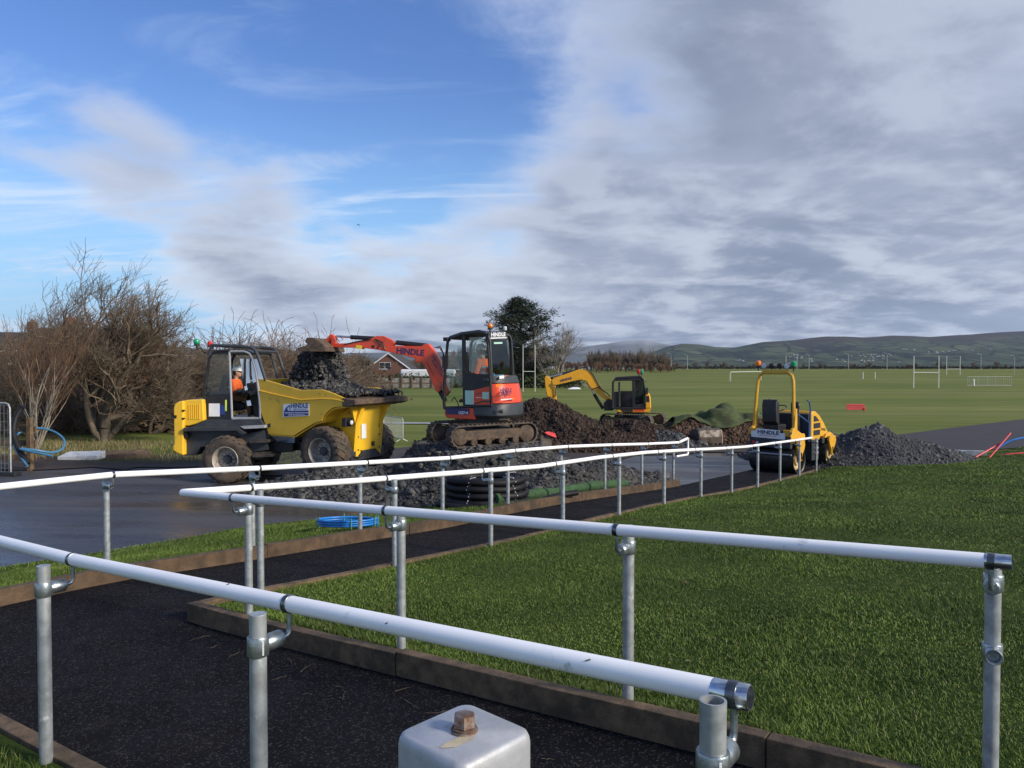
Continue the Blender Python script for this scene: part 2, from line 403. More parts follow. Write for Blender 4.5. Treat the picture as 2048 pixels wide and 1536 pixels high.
# corner of kerbs
def isect(p, u, q, w):
    d = u.x * w.y - u.y * w.x; r = q - p; k = (r.x * w.y - r.y * w.x) / d; return p + u * k
K = .07                                                     # kerb centre lies this far from the post line, on the path side
cor_in = isect(l1(0, -K), U1, l2(0, -K), U2); cor_out = isect(l0(0, K), U1, l3(0, K), U2)
path_poly = [v2(l0(9, K)), v2(cor_out), v2(l3(13.6, K)), v2(l3(19.5, K + .5)), v2(l2(19.5, -K)), v2(cor_in), v2(l1(9, -K))]
path = sheet('path', path_poly, zpath, .45, m_path)

# lawn inside the turn: thin-plate surface through the kerb tops and the far edge
cps = []
for t in (-.6, 1, 3, 5, 7, 9): p = l1(t); cps.append((p.x, p.y, zk1(t) - .05))
for s in (.4, 3, 6, 9, 12, 15, 17.5, 19): p = l2(s); cps.append((p.x, p.y, zk2(s) - .035))
edge_far = [(8.9, 21.9), (11.5, 23.3), (14.3, 24.7), (18.6, 28), (30, 36.6), (48, 48)]
for x, y in edge_far: cps.append((x, y, float(zf(x, y)) + .05))
cps += [(5, 8, .62), (9, 13, .34), (14, 18, .05), (8, 2, 1.08), (16, 6, .8), (30, 12, .6), (30, 24, .1), (48, 20, .5), (14, -8, 1.2)]
cps = np.array(cps)
def tps_fit(P):
    n = len(P); d = np.linalg.norm(P[:, None, :2] - P[None, :, :2], axis=-1); Kk = np.where(d > 0, d * d * np.log(d + 1e-12), 0) + np.eye(n) * .05
    A = np.zeros((n + 3, n + 3)); A[:n, :n] = Kk; A[:n, n] = 1; A[:n, n + 1:] = P[:, :2]; A[n:, :n] = A[:n, n:].T
    w = np.linalg.solve(A, np.concatenate([P[:, 2], np.zeros(3)])); return P[:, :2], w
TP, TW = tps_fit(cps)
def zlawn(x, y):
    x = np.asarray(x, float); y = np.asarray(y, float); sh = x.shape; q = np.stack([x.ravel(), y.ravel()], -1)
    out = TW[-3] + q @ TW[-2:]
    for i in range(len(TP)):
        d2 = ((q - TP[i]) ** 2).sum(1); out += TW[i] * .5 * d2 * np.log(d2 + 1e-12)
    return out.reshape(sh) + .012 * np.sin(x * 1.7 + y * .6) * np.sin(y * 1.3)
lawn_poly = [v2(isect(l1(0, -.02), U1, l2(0, -.02), U2)), v2(l2(19.2, -.02))] + edge_far + [(48, -8), (14, -8), v2(l1(9, -.02))]
lawn = sheet('lawn', lawn_poly, zlawn, .7, m_lawn)
# bank falling from the far run to the road
verge_edge = [(-2.2, 14.9), (-3.0, 14.2), (-4.5, 13.15), (-6.1, 11.2), (-7.6, 9.7), (-10.5, 6.9)]
def zverge(x, y):
    x = np.asarray(x, float); y = np.asarray(y, float)
    s = (x - A3.x) * U2.x + (y - A3.y) * U2.y; d = -((x - A3.x) * N2.x + (y - A3.y) * N2.y)
    top = np.interp(s, S_, Z_) - .03; w = np.interp(s, [-6, 4, 6.5, 8.5, 10, 11], [3.6, 3.6, 2.8, 1.9, 1.2, .8])
    k = np.clip(d / w, 0, 1); return top * (1 - k) + (zf(x, y) + .03) * k + .03 * np.sin(np.pi * k)
verge_poly = [v2(l3(-6, .02)), v2(l3(11.2, .02)), v2(l3(11.2, -.75)), (.8, 16.3), (-.9, 15.6)] + verge_edge
verge = sheet('grass_verge', wob(verge_poly, .05, 5, 3), zverge, .5, m_lawn)
def znear(x, y):
    t = (np.asarray(x, float) - A1.x) * U1.x + (np.asarray(y, float) - A1.y) * U1.y; return .69 + .0508 * np.maximum(t, -.3) - .03
near = sheet('near_lawn', [v2(l0(9, .02)), v2(l0(-3.5, .02)), v2(l0(-3.5, -5)), v2(l0(9, -5))], znear, .7, m_lawn)

# ------------------------------------------------------------------ timber edging boards
m_timber = mat('weathered timber', (.120, .078, .042), .85, var=.4, vscale=9, bump=.6, bscale=70, dirt=(.050, .036, .020), dirt_amt=.42, dscale=3)
m_timber2 = mat('brown timber', (.105, .064, .034), .8, var=.3, vscale=7, bump=.5, bscale=70, dirt=(.060, .042, .026), dirt_amt=.45, dscale=2.5)
def edging(name, label, pts, zfun, m, board=2.4, w=.085, h=.25):
    """pts = [(point2d)...] centre line; boards butted end to end, each its own part"""
    root = empty(name, label, 'timber edging', Matrix.Translation((pts[0].x, pts[0].y, zfun(0))), 'timber boards edging the ramp path'); I = root.matrix_world.inverted()
    p0, p1 = pts; u = (p1 - p0).normalized(); nrm = Vector((-u.y, u.x)); Ltot = (p1 - p0).length; k = 0.; r = random.Random(int(Ltot * 100))
    while k < Ltot - .05:
        e = min(k + board, Ltot); mb = MB(I); jit = r.uniform(-.006, .006); n = 5; secs = []
        for i in range(n):
            d = k + .003 + (e - k - .006) * i / (n - 1); c = p0 + u * d; z = zfun(d) + jit + .003 * math.sin(d * 3.1)
            for so_, zz in ((-w / 2, z - h), (w / 2, z - h), (w / 2, z), (-w / 2, z)):
                secs.append((c.x + nrm.x * (so_ + jit), c.y + nrm.y * (so_ + jit), zz))
        fs = [(i * 4 + j, i * 4 + (j + 1) % 4, i * 4 + 4 + (j + 1) % 4, i * 4 + 4 + j) for i in range(n - 1) for j in range(4)] + [(0, 1, 2, 3), tuple((n - 1) * 4 + j for j in (3, 2, 1, 0))]
        mb.add(secs, fs); mb.build('board', m, root, bevel=.006); k = e
    return root
def tz1(p0): t0 = (p0 - A1).dot(U1); return t0
c1 = cor_in
edging('timber_edging', 'weathered timber edging along the near lawn, under the post with two sockets', [c1 - U1 * .042, l1(9, -K)], lambda d: zk1((c1 - A1).dot(U1) + d), m_timber)
edging('timber_edging', 'low timber edging where the lawn meets the far ramp run', [c1 + U2 * .046, l2(19.2, -K)], lambda d: zk2((c1 - A3).dot(U2) + d), m_timber)
edging('timber_edging', 'brown timber edging between the far ramp run and the grass bank', [l3(-5.4, K), l3(13.6, K)], lambda d: zk2(-5.4 + d), m_timber2)
s_l0 = (cor_out - A1).dot(U1)
edging('timber_edging', 'timber edging in the rough grass below the nearest handrail', [l0(s_l0 + .1, K), l0(9, K)], lambda d: zk1(s_l0 + .1 + d), m_timber)

# ------------------------------------------------------------------ grass blades
def grass_mat(name, c0, c1, c2):
    m = bpy.data.materials.new(name); m.use_nodes = True; nt = m.node_tree; N = nt.nodes.new; L = nt.links.new; b = nt.nodes['Principled BSDF']
    a = N('ShaderNodeAttribute'); a.attribute_name = 'rnd'; cr = N('ShaderNodeValToRGB'); L(a.outputs['Fac'], cr.inputs[0])
    el = cr.color_ramp.elements; el.new(.5); el.new(.93)
    for e, (p, c) in zip(el, ((0, c0), (.55, c1), (.9, c2), (1, (.22, .19, .09)))): e.position = p; e.color = (*c, 1)
    g = N('ShaderNodeNewGeometry'); nz = N('ShaderNodeTexNoise'); L(g.outputs['Position'], nz.inputs['Vector']); nz.inputs['Scale'].default_value = .9; nz.inputs['Detail'].default_value = 6
    mr = N('ShaderNodeMapRange'); L(nz.outputs[0], mr.inputs[0]); mr.inputs[1].default_value = .35; mr.inputs[2].default_value = .68; mr.inputs[3].default_value = .65; mr.inputs[4].default_value = 1.35
    mx = N('ShaderNodeVectorMath'); mx.operation = 'SCALE'; L(cr.outputs[0], mx.inputs[0]); L(mr.outputs[0], mx.inputs['Scale'])
    L(mx.outputs[0], b.inputs['Base Color']); b.inputs['Roughness'].default_value = .6; b.inputs['Specular IOR Level'].default_value = .25
    b.inputs['Subsurface Weight'].default_value = 0
    return m
m_blade = grass_mat('grass blades', (.036, .068, .009), (.088, .145, .020), (.165, .212, .048))
m_straw = grass_mat('straw grass', (.085, .075, .030), (.17, .14, .07), (.26, .21, .12))
def in_poly(x, y, poly):
    c = np.zeros(len(x), bool); n = len(poly)
    for i in range(n):
        (x1, y1), (x2, y2) = poly[i], poly[(i + 1) % n]
        t = ((y1 > y) != (y2 > y)) & (x < (x2 - x1) * (y - y1) / (y2 - y1 + 1e-12) + x1); c ^= t
    return c
def blades(name, label, px_, py_, pz, h, w, m, lean=.55, seed=1):
    r = np.random.default_rng(seed); n = len(px_); a = r.uniform(0, 2 * np.pi, n); b = r.uniform(0, 2 * np.pi, n)
    ln = r.uniform(.15, 1, n) * lean * h; dx, dy = np.cos(b) * ln, np.sin(b) * ln; wx, wy = np.cos(a) * w / 2, np.sin(a) * w / 2
    V = np.empty((n, 5, 3), np.float32)
    for k, (sx, hh, l) in enumerate(((-1, -.1, 0), (1, -.1, 0), (-.75, .55, .35), (.75, .55, .35), (0, 1, 1))):
        V[:, k, 0] = px_ + wx * sx + dx * l; V[:, k, 1] = py_ + wy * sx + dy * l; V[:, k, 2] = pz + h * hh * (1 - .25 * l)
    base = (np.arange(n) * 5)[:, None, None]; full = np.hypot(px_, py_) < 6.5
    F = np.concatenate([(np.array([[0, 1, 3], [0, 3, 2], [2, 3, 4]])[None] + base[full]).reshape(-1, 3), (np.array([[0, 1, 4]])[None] + base[~full]).reshape(-1, 3)])
    o = link(name, mesh_np(name, V.reshape(-1, 3), F, np.repeat(np.clip(r.normal(.48, .26, n), 0, .99), 5)), m); tag(o, label, 'grass', kind='stuff'); return o
def scatter(poly, n, seed, power=1.5, near=5., maxd=40., xlim=None):
    """points in poly, thinning with distance from the viewer; only inside a wide view wedge"""
    r = np.random.default_rng(seed); X = []; Y = []
    d = near * 0 + r.uniform(0, 1, n * 8); lo, hi = 1.2, maxd
    # density ~ d^-power per area -> pdf over distance ~ d^(1-power)
    e = 2 - power; dist = (lo ** e + d * (hi ** e - lo ** e)) ** (1 / e)
    ang = r.uniform(R(-40), R(40), n * 8); x = np.sin(ang) * dist; y = np.cos(ang) * dist; k = in_poly(x, y, poly)
    return x[k][:n], y[k][:n]
def sized(x, y, h0, r, grow=.0009):
    d = np.hypot(x, y); return h0 * r.uniform(.5, 1.25, len(x)) * (1 + d * .012), np.maximum(.0026, d * grow)
r_ = np.random.default_rng(3)
gxp, gyp = scatter(lawn_poly, 340000, 11, 1.5, maxd=42); hh, ww = sized(gxp, gyp, .030, r_)
patch = .75 + .5 * np.sin(gxp * 2.1 + 1.3 * np.sin(gyp * 1.4)) * np.sin(gyp * 1.9 + gxp * .7)
blades('lawn_grass', 'short mown green grass of the lawn inside the ramp', gxp, gyp, zlawn(gxp, gyp), hh * patch.clip(.6, 1.25), ww, m_blade, 1.25, 21)
# longer tufts along the kerb and round the posts
tx = []; ty = []
for k in range(16000):
    if random.random() < .55: t = random.uniform(-.5, 6.5); p = l1(t, abs(random.gauss(0, .07)) + .01)
    else: s = random.uniform(.5, 12); p = l2(s, abs(random.gauss(0, .07)) + .01)
    tx.append(p.x); ty.append(p.y)
tx = np.array(tx); ty = np.array(ty); hh, ww = sized(tx, ty, .05, r_)
blades('kerb_grass', 'longer grass tufts growing against the timber kerb', tx, ty, zlawn(tx, ty), hh, ww, m_blade, 1.0, 22)
gxp, gyp = scatter(verge_poly, 70000, 12, 1.2, maxd=18); hh, ww = sized(gxp, gyp, .042, r_, .0008)
blades('bank_grass', 'green grass on the bank between the ramp and the wet road', gxp, gyp, zverge(gxp, gyp), hh, ww, m_blade, .8, 23)
npoly = [v2(l0(6, -.03)), v2(l0(-1.5, -.03)), v2(l0(-1.5, -1.6)), v2(l0(6, -1.6))]
gx2 = r_.uniform(-4, 1.5, 90000); gy2 = r_.uniform(1.0, 6, 90000); k = in_poly(gx2, gy2, npoly); gx2, gy2 = gx2[k], gy2[k]; hh, ww = sized(gx2, gy2, .06, r_)
blades('rough_grass', 'rough long grass at the foot of the nearest handrail', gx2, gy2, znear(gx2, gy2), hh, ww, m_blade, .9, 24)

# ------------------------------------------------------------------ handrails
m_white = mat('white rail coating', (.88, .88, .88), .34, var=.03, vscale=3, dirt=(.50, .50, .49), dirt_amt=.02, dscale=9)
m_galv = mat('galvanised tube', (.36, .385, .39), .50, metal=.55, var=.22, vscale=16, bump=.06, bscale=90, dirt=(.56, .58, .58), dirt_amt=.08, dscale=17)
m_cast = mat('galvanised fitting', (.33, .37, .385), .34, metal=.85, var=.25, vscale=22, bump=.12, bscale=120)
m_band = mat('steel clamp band', (.13, .14, .15), .35, metal=.9, var=.3, vscale=30)
m_zinc = mat('zinc end sleeve', (.50, .53, .56), .22, metal=.95, var=.2, vscale=30)
m_embos = mat('raised casting letters', (.62, .64, .64), .5, var=.1)
def V3(p, z): return Vector((p.x, p.y, z))
def handrail(label, posts, side, railpts, extra=None):
    """posts = [(p2, z_base, z_rail)], side = 2d direction to the path; the rail runs on the path side of the posts"""
    p0, zb0, _ = posts[0]; root = empty('handrail', label, 'handrail', Matrix.Translation((p0.x, p0.y, zb0)), 'white handrails of the ramp'); I = root.matrix_world.inverted()
    MB(I).tube(railpts, .0305, 20).build('rail', m_white, root, smooth=50)
    sd = Vector((side.x, side.y, 0))
    for p, zb, zr in posts:
        near_ = p.length < 9; n = 22 if near_ else 12
        po = MB(I).tube([V3(p, zb - .25), V3(p, zr + .0)], .030, n).build('post', m_galv, root, bevel=.002)
        zc = zr - .115; b = V3(p, zc)
        MB(I).lathe([(.0365, -.034), (.0385, -.03), (.0385, .03), (.0365, .034)], b, (0, 0, 1), n).build('collar', m_cast, po)
        MB(I).lathe([(.027, .028), (.031, .04), (.031, .092), (.027, .098), (.012, .099)], b, sd, n).build('socket', m_cast, po)
        out = b + sd * .13
        rod = [b + sd * .09, b + sd * .112] + [b + sd * (.112 + .024 * math.sin(a)) + Vector((0, 0, .024 * (1 - math.cos(a)))) for a in (R(30), R(60), R(90))] + [V3(p, zr - .028) + sd * .136]
        MB(I).tube(rod, .0095, 10).build('bracket_rod', m_cast, po)
        u = Vector((-sd.y, sd.x, 0)); rc = V3(p, zr) + sd * .136
        dz = extra['slope'](p) if extra else 0
        ux = (u + Vector((0, 0, dz))).normalized()
        MB(I).lathe([(.0318, -.013), (.0335, -.012), (.0335, .012), (.0318, .013)], rc, ux, 24).build('clamp_band', m_band, po)
        if p.length < 4:
            # vertical raised lettering band cast into the collar, too small to read
            fa = math.atan2(-p.y, -p.x) + R(22); q = b + Vector((math.cos(fa), math.sin(fa), 0)) * .0385; mb = MB(I)
            tn = Vector((-math.sin(fa), math.cos(fa), 0))
            for i in range(9): mb.box(q + Vector((0, 0, -.023 + i * .0058)) + tn * .002, (.004, .006, .0036), Matrix.Rotation(fa, 3, 'Z'))
            mb.build('cast_letters', m_embos, po)
    return root
RO = .136; HR = .93
def rail1(t): return V3(l1(t, -RO), zk1(t) + HR)
def rail0(t): return V3(l0(t, RO), zk1(t) + HR)
def rail2(s): return V3(l2(s, -RO), zk2(s) + HR - .02)
def rail3(s): return V3(l3(s, RO), zk2(s) + HR - .02)
sg = lambda k: extra_ and 0
cr_ = isect(l1(0, -RO), U1, l2(0, -RO), U2); tc_ = (cr_ - A1).dot(U1); sc_ = (cr_ - A3).dot(U2); zc_ = (zk1(tc_) + zk2(sc_)) / 2 + HR - .01
E1 = (3.15 - 6.07) / -.585
t1s = [0.02, 1.68, 3.36, 5.02]
handrail('white handrail bordering the near lawn, its end post carrying an empty second socket',
         [(l1(t), zk1(t), zk1(t) + HR) for t in t1s], -N1, [V3(cr_, zc_) + Vector((U1.x, U1.y, 0)) * .012] + [rail1(t) for t in (.3, 1.68, 3.36, 5.0)], {'slope': lambda p: .0508 * -1})
hr1 = [o for o in col.objects if o.name.startswith('handrail')][-1]
ssl = [S2 + SP * i for i in range(12)]
handrail('long white handrail following the lawn edge down to the road roller',
         [(l2(s), zk2(s), zk2(s) + HR - .02) for s in ssl], -N2, [V3(cr_, zc_)] + [rail2(s) for s in sorted(set(ssl + [1.68 * i for i in range(1, 12)] + [ssl[-1] + .06]))])
pts3 = [rail3(s) for s in [-5, -3.3, -1.4, -.45] + [0, 1.68, 3.36, 5.04, 6.72, 8.4, 10.08, 11.76, 13.44]]
e = rail3(13.95); e.z = pts3[-1].z + .06
pts3 += [e]
h3 = handrail('white handrail along the grass bank ending in a looped return', [(l3(SP * i), zk2(SP * i), zk2(SP * i) + HR - .02) for i in range(-2, 9)], N2, pts3)
I3 = h3.matrix_world.inverted()
MB(I3).tube([e, e + Vector((U2.x * .03, U2.y * .03, -.02)), e + Vector((U2.x * .035, U2.y * .035, -.36)), e + Vector((0, 0, -.40)), rail3(13.3) + Vector((0, 0, -.33))], .026, 14).build('return_loop', m_white, h3, smooth=50)
t0s = [T0 - SP, T0, T0 + 1.675, T0 + 3.35]
h0 = handrail('nearest white handrail whose open ended tube post shows a bare rim', [(l0(t), zk1(t), zk1(t) + HR) for t in t0s], N1, [rail0(t) for t in (T0 - 3, T0, T0 + 2, T0 + 3.30)], {'slope': lambda p: -.0508})
I0 = h0.matrix_world.inverted(); ru = (rail0(3) - rail0(1)).normalized()
def sleeve(I, c, u, root):
    MB(I).lathe([(.029, -.004), (.0312, .0), (.0312, .086), (.0295, .09), (.026, .09), (.0255, .03)], c, u, 26).build('end_sleeve', m_zinc, root)
sleeve(I0, rail0(T0 + 3.30), ru, h0)
for t, a, ln in ((T0 + 1.30, 75, .016), (T0 + 2.95, 40, .014), (T0 + .55, 110, .010), (T0 + 2.2, 20, .009)):
    q = rail0(t); nn = Vector((-N1.x, -N1.y, 0)) * math.cos(R(a)) + Vector((0, 0, 1)) * math.sin(R(a)); MB(I0).tube([q + nn * .0300, q + nn * .0300 + Vector((0, 0, .006)) + ru * ln], .0022, 5).build('scuff_mark', m_band, h0)
I1 = hr1.matrix_world.inverted(); ru1 = (rail1(5) - rail1(3)).normalized(); sleeve(I1, rail1(5.0), ru1, hr1)
# the open tube top and the spare socket on the two end posts
pe = l0(t0s[-1]); MB(I0).lathe([(.030, -.02), (.0305, .035), (.0245, .035), (.0245, -.03)], V3(pe, zk1(t0s[-1]) + HR), (0, 0, 1), 26, cap=False).build('open_tube_end', m_galv, h0)
pe = l1(t1s[-1]); zc = zk1(t1s[-1]) + HR - .40; b = V3(pe, zc)
mb = MB(I1).lathe([(.0365, -.034), (.0385, -.03), (.0385, .03), (.0365, .034)], b, (0, 0, 1), 24).build('collar', m_cast, hr1)
sd1 = Vector((-.45, -.89, 0)); MB(I1).lathe([(.031, .026), (.033, .075), (.030, .08), (.023, .079), (.021, .045)], b, sd1, 24).build('socket', m_cast, hr1)

# galvanised square gate post with a bolt
m_gp = mat('galvanised box post', (.40, .41, .43), .5, metal=.3, var=.16, vscale=10, bump=.10, bscale=60, dirt=(.30, .285, .255), dirt_amt=.28, dscale=12)
m_bolt = mat('rusty bolt', (.26, .21, .18), .5, metal=.6, var=.4, vscale=60, dirt=(.16, .075, .04), dirt_amt=.5, dscale=45)
m_stain = mat('rust stain', (.42, .36, .25), .7, var=.2, vscale=20)
gp = at(929, 1462, .775); gp_ = empty('gate_post', 'galvanised square post with rounded corners and a rusty bolt on top', 'post', Matrix.Translation((gp.x, gp.y, float(znear(gp.x, gp.y)))) @ Matrix.Rotation(R(47), 4, 'Z'))
hgt = gp.z - float(znear(gp.x, gp.y)); mb = MB(); hw = .0515
prof = []
for cx_, cy_, a0 in ((1, 1, 0), (-1, 1, 90), (-1, -1, 180), (1, -1, 270)):
    for a in (0, 22, 45, 68, 90): prof.append(((hw - .014) * cx_ + .014 * math.cos(R(a0 + a)), (hw - .014) * cy_ + .014 * math.sin(R(a0 + a))))
n = len(prof); vs_ = []; rings = [(-.2, 1.), (hgt - .012, 1.), (hgt - .006, .985), (hgt - .002, .955), (hgt, .90)]
for z, k in rings: vs_ += [(x * k, y * k, z) for x, y in prof]
fs_ = [(i * n + j, i * n + (j + 1) % n, (i + 1) * n + (j + 1) % n, (i + 1) * n + j) for i in range(len(rings) - 1) for j in range(n)] + [tuple((len(rings) - 1) * n + j for j in range(n))]
MB().add(vs_, fs_).build('box_tube', m_gp, gp_, smooth=50)
bo = MB().lathe([(.0105, .0045), (.0118, .006), (.0118, .0155), (.0105, .0175), (.006, .018)], (0, 0, hgt), (0, 0, 1), 6).build('bolt_head', m_bolt, gp_)
MB().lathe([(.0138, .0), (.0138, .0022), (.0115, .0023), (.0125, .0045), (.006, .0046)], (0, 0, hgt), (0, 0, 1), 24).build('washer', m_bolt, gp_)
MB().add([(x * 1.0 - .018, y - .012, hgt + .0006) for x, y in [(.020 * math.cos(a) * (1 + .25 * math.sin(3 * a)), .009 * math.sin(a) * (1 + .3 * math.cos(2 * a))) for a in np.linspace(0, 2 * math.pi, 20)[:-1]]], [tuple(range(19))]).build('rust_stain', m_stain, gp_)

# twigs and pale pebbles lying on the path beside the kerb
tw = MB(); r5 = random.Random(12)
for k in range(26):
    t = r5.uniform(-.2, 6.5); p = l1(t, -r5.uniform(.16, .55) - K); z = float(zpath(p.x, p.y)) + .006; a = r5.uniform(0, 6.28); ln = r5.uniform(.05, .16); pts = []
    for i in range(5): pts.append(Vector((p.x + math.cos(a) * ln * i / 4 + r5.gauss(0, .006), p.y + math.sin(a) * ln * i / 4 + r5.gauss(0, .006), z + r5.uniform(0, .006))))
    tw.tube(pts, [.0022, .002, .0018, .0016, .001], 5)
o = tw.build('fallen_twigs', mat('pale twig', (.085, .062, .042), .9, var=.3)); tag(o, 'scattered thin twigs lying on the dark path by the kerb', 'twigs', kind='stuff')
# ------------------------------------------------------------------ machine materials
MUD = (.085, .060, .042)
m_yel = mat('dumper yellow paint', (.80, .47, .026), .38, var=.06, vscale=2, dirt=(.30, .19, .07), dirt_amt=.08, dscale=3.5, coat=.15)
m_dgrey = mat('charcoal machine paint', (.032, .036, .042), .5, var=.25, vscale=4, dirt=MUD, dirt_amt=.05, dscale=3)
m_black = mat('black plastic', (.014, .014, .016), .5, var=.3, vscale=8)
m_lgrey = mat('light grey cab frame', (.30, .31, .33), .45, var=.1)
m_orange = mat('orange red paint', (.66, .058, .014), .36, var=.08, vscale=3, dirt=(.16, .055, .03), dirt_amt=-.02, dscale=4, coat=.2)
m_dyel = mat('roller ochre paint', (.60, .32, .022), .42, var=.08, vscale=3, dirt=(.25, .16, .06), dirt_amt=0., dscale=4)
m_jyel = mat('digger yellow paint', (.72, .34, .014), .4, var=.08, vscale=3, dirt=(.20, .12, .05), dirt_amt=.05, dscale=4)
m_tyre = mat('muddy tyre rubber', (.040, .034, .029), .85, var=.4, vscale=6, bump=.6, bscale=30, dirt=(.105, .074, .052), dirt_amt=.62, dscale=2.6)
m_rim = mat('dusty steel rim', (.36, .33, .29), .55, metal=.3, var=.3, vscale=9, dirt=(.17, .125, .09), dirt_amt=.35, dscale=5)
m_track = mat('muddy rubber track', (.045, .038, .032), .85, var=.4, vscale=8, bump=.6, bscale=40, dirt=(.105, .080, .060), dirt_amt=.6, dscale=5)
m_mudpaint = mat('mud caked steel', (.080, .055, .038), .85, var=.4, vscale=9, bump=.8, bscale=25, dirt=(.13, .085, .055), dirt_amt=.4, dscale=6)
m_steel = mat('bright hydraulic rod', (.62, .63, .64), .18, metal=1., var=.1)
m_hose = mat('rubber hose', (.012, .012, .013), .45, var=.2)
m_wsign = mat('white sign board', (.74, .75, .77), .4, var=.04)
m_blue = mat('sign blue', (.016, .040, .20), .5, var=.08)
m_navy = mat('navy lettering', (.022, .022, .09), .5, var=.05)
m_ltxt = mat('pale lettering', (.72, .73, .75), .5, var=.05)
m_red = mat('red plastic', (.62, .035, .03), .4, var=.1)
m_amber = mat('amber beacon lens', (.80, .20, .02), .25, var=.08, coat=.5)
m_grn = mat('green beacon lens', (.012, .30, .13), .25, var=.08, coat=.5)
m_mint = mat('pale green notice', (.38, .58, .48), .5, var=.05)
m_lamp = mat('lamp glass', (.55, .57, .60), .12, var=.15)
m_worn = mat('worn bucket steel', (.070, .062, .056), .5, metal=.5, var=.4, vscale=6, bump=.3, bscale=25, dirt=(.12, .085, .06), dirt_amt=.4, dscale=4)
m_blueframe = mat('blue grab rail', (.03, .09, .22), .4, var=.1)
def glass_mat(name, tint, a):
    m = bpy.data.materials.new(name); m.use_nodes = True; nt = m.node_tree; N = nt.nodes.new; L = nt.links.new
    for n in list(nt.nodes): nt.nodes.remove(n)
    t = N('ShaderNodeBsdfTransparent'); t.inputs[0].default_value = (*tint, 1); g = N('ShaderNodeBsdfGlossy'); g.inputs['Roughness'].default_value = .04; g.inputs[0].default_value = (.9, .95, .95, 1)
    f = N('ShaderNodeFresnel'); f.inputs[0].default_value = 1.5; ad = N('ShaderNodeMath'); ad.operation = 'ADD'; L(f.outputs[0], ad.inputs[0]); ad.inputs[1].default_value = a
    mx = N('ShaderNodeMixShader'); L(ad.outputs[0], mx.inputs[0]); L(t.outputs[0], mx.inputs[1]); L(g.outputs[0], mx.inputs[2])
    o = N('ShaderNodeOutputMaterial'); L(mx.outputs[0], o.inputs[0]); return m
m_glass = glass_mat('clear cab glass', (.88, .92, .90), -.015); m_tglass = glass_mat('tinted cab glass', (.74, .80, .77), .01)

def panel(fr, Z, pts, off, th, I, name, m, parent, bevel=.004):
    """flat piece outlined in the photograph, lying on the machine's side plane y = off, th deep toward the machine"""
    po = fr.poly(Z, pts, off); return MB(I @ fr.M if I is not None else None).prism(po, off, off + th).build(name, m, parent, bevel=bevel)
def lin(fr, Z, pts, off): return [Vector((a, off, b)) for a, b in fr.poly(Z, pts, off)]
def bar(mb, a, b, w, d, yaxis=Vector((0, 1, 0))):
    """rectangular bar a->b, w in the side plane, d along y"""
    a = Vector(a); b = Vector(b); x = (b - a).normalized(); n = x.cross(yaxis).normalized(); vs = []
    for p in (a, b):
        for i, j in ((-1, -1), (1, -1), (1, 1), (-1, 1)): vs.append(p + n * (w / 2 * i) + yaxis * (d / 2 * j))
    return mb.add(vs, [(0, 1, 2, 3), (7, 6, 5, 4), (0, 4, 5, 1), (1, 5, 6, 2), (2, 6, 7, 3), (3, 7, 4, 0)])
def ram(root, a, b, split, r, I=None, mbarrel=None, seg=12):
    """hydraulic ram: barrel from a to split, bright rod to b"""
    a, b = Vector(a), Vector(b); c = a.lerp(b, split)
    o = MB(I).cyl(a, c, r, n=seg).build('ram_barrel', mbarrel or m_black, root, bevel=.004)
    MB(I).cyl(c, b, r * .52, n=seg).build('ram_rod', m_steel, root)
    return o

# ------------------------------------------------------------------ rocks and heaps
def rock_templates(k, flat, seed):
    """split stone: a box with jittered, chamfered-looking corners (12 triangles)"""
    r = np.random.default_rng(seed); V = np.array([(x, y, z) for x in (-.5, .5) for y in (-.5, .5) for z in (-.5, .5)], float)
    F = np.array([(0, 1, 3), (0, 3, 2), (4, 6, 7), (4, 7, 5), (0, 4, 5), (0, 5, 1), (2, 3, 7), (2, 7, 6), (0, 2, 6), (0, 6, 4), (1, 5, 7), (1, 7, 3)])
    out = []
    for i in range(k):
        W = V * np.array([1.5, r.uniform(.7, 1.2), flat * r.uniform(.9, 2.0)]) + r.normal(0, .15, V.shape) * np.array([1, 1, flat * 1.2]); out.append(W)
    return np.array(out), F
def rocks_arrays(P, size, flat=.35, seed=1, tilt=1.):
    r = np.random.default_rng(seed); T, F = rock_templates(14, flat, seed + 5); n = len(P); W = T[r.integers(0, 14, n)] * np.asarray(size)[:, None, None]
    az = r.uniform(0, 2 * np.pi, n); tl = r.normal(0, .45 * tilt, n); tb = r.normal(0, .45 * tilt, n)
    ca, sa, ct, st, cb, sb = np.cos(az), np.sin(az), np.cos(tl), np.sin(tl), np.cos(tb), np.sin(tb); z = np.zeros(n); o = np.ones(n)
    Rz = np.stack([np.stack([ca, -sa, z], -1), np.stack([sa, ca, z], -1), np.stack([z, z, o], -1)], 1)
    Rx = np.stack([np.stack([o, z, z], -1), np.stack([z, ct, -st], -1), np.stack([z, st, ct], -1)], 1)
    Ry = np.stack([np.stack([cb, z, sb], -1), np.stack([z, o, z], -1), np.stack([-sb, z, cb], -1)], 1)
    Rm = Rx @ Ry @ Rz
    W = np.einsum('nij,nkj->nki', Rm, W) + np.asarray(P)[:, None, :]
    Fa = (F[None] + (np.arange(n) * 8)[:, None, None]).reshape(-1, 3); at_ = np.repeat(r.uniform(0, 1, n), 8)
    return W.reshape(-1, 3), Fa, at_
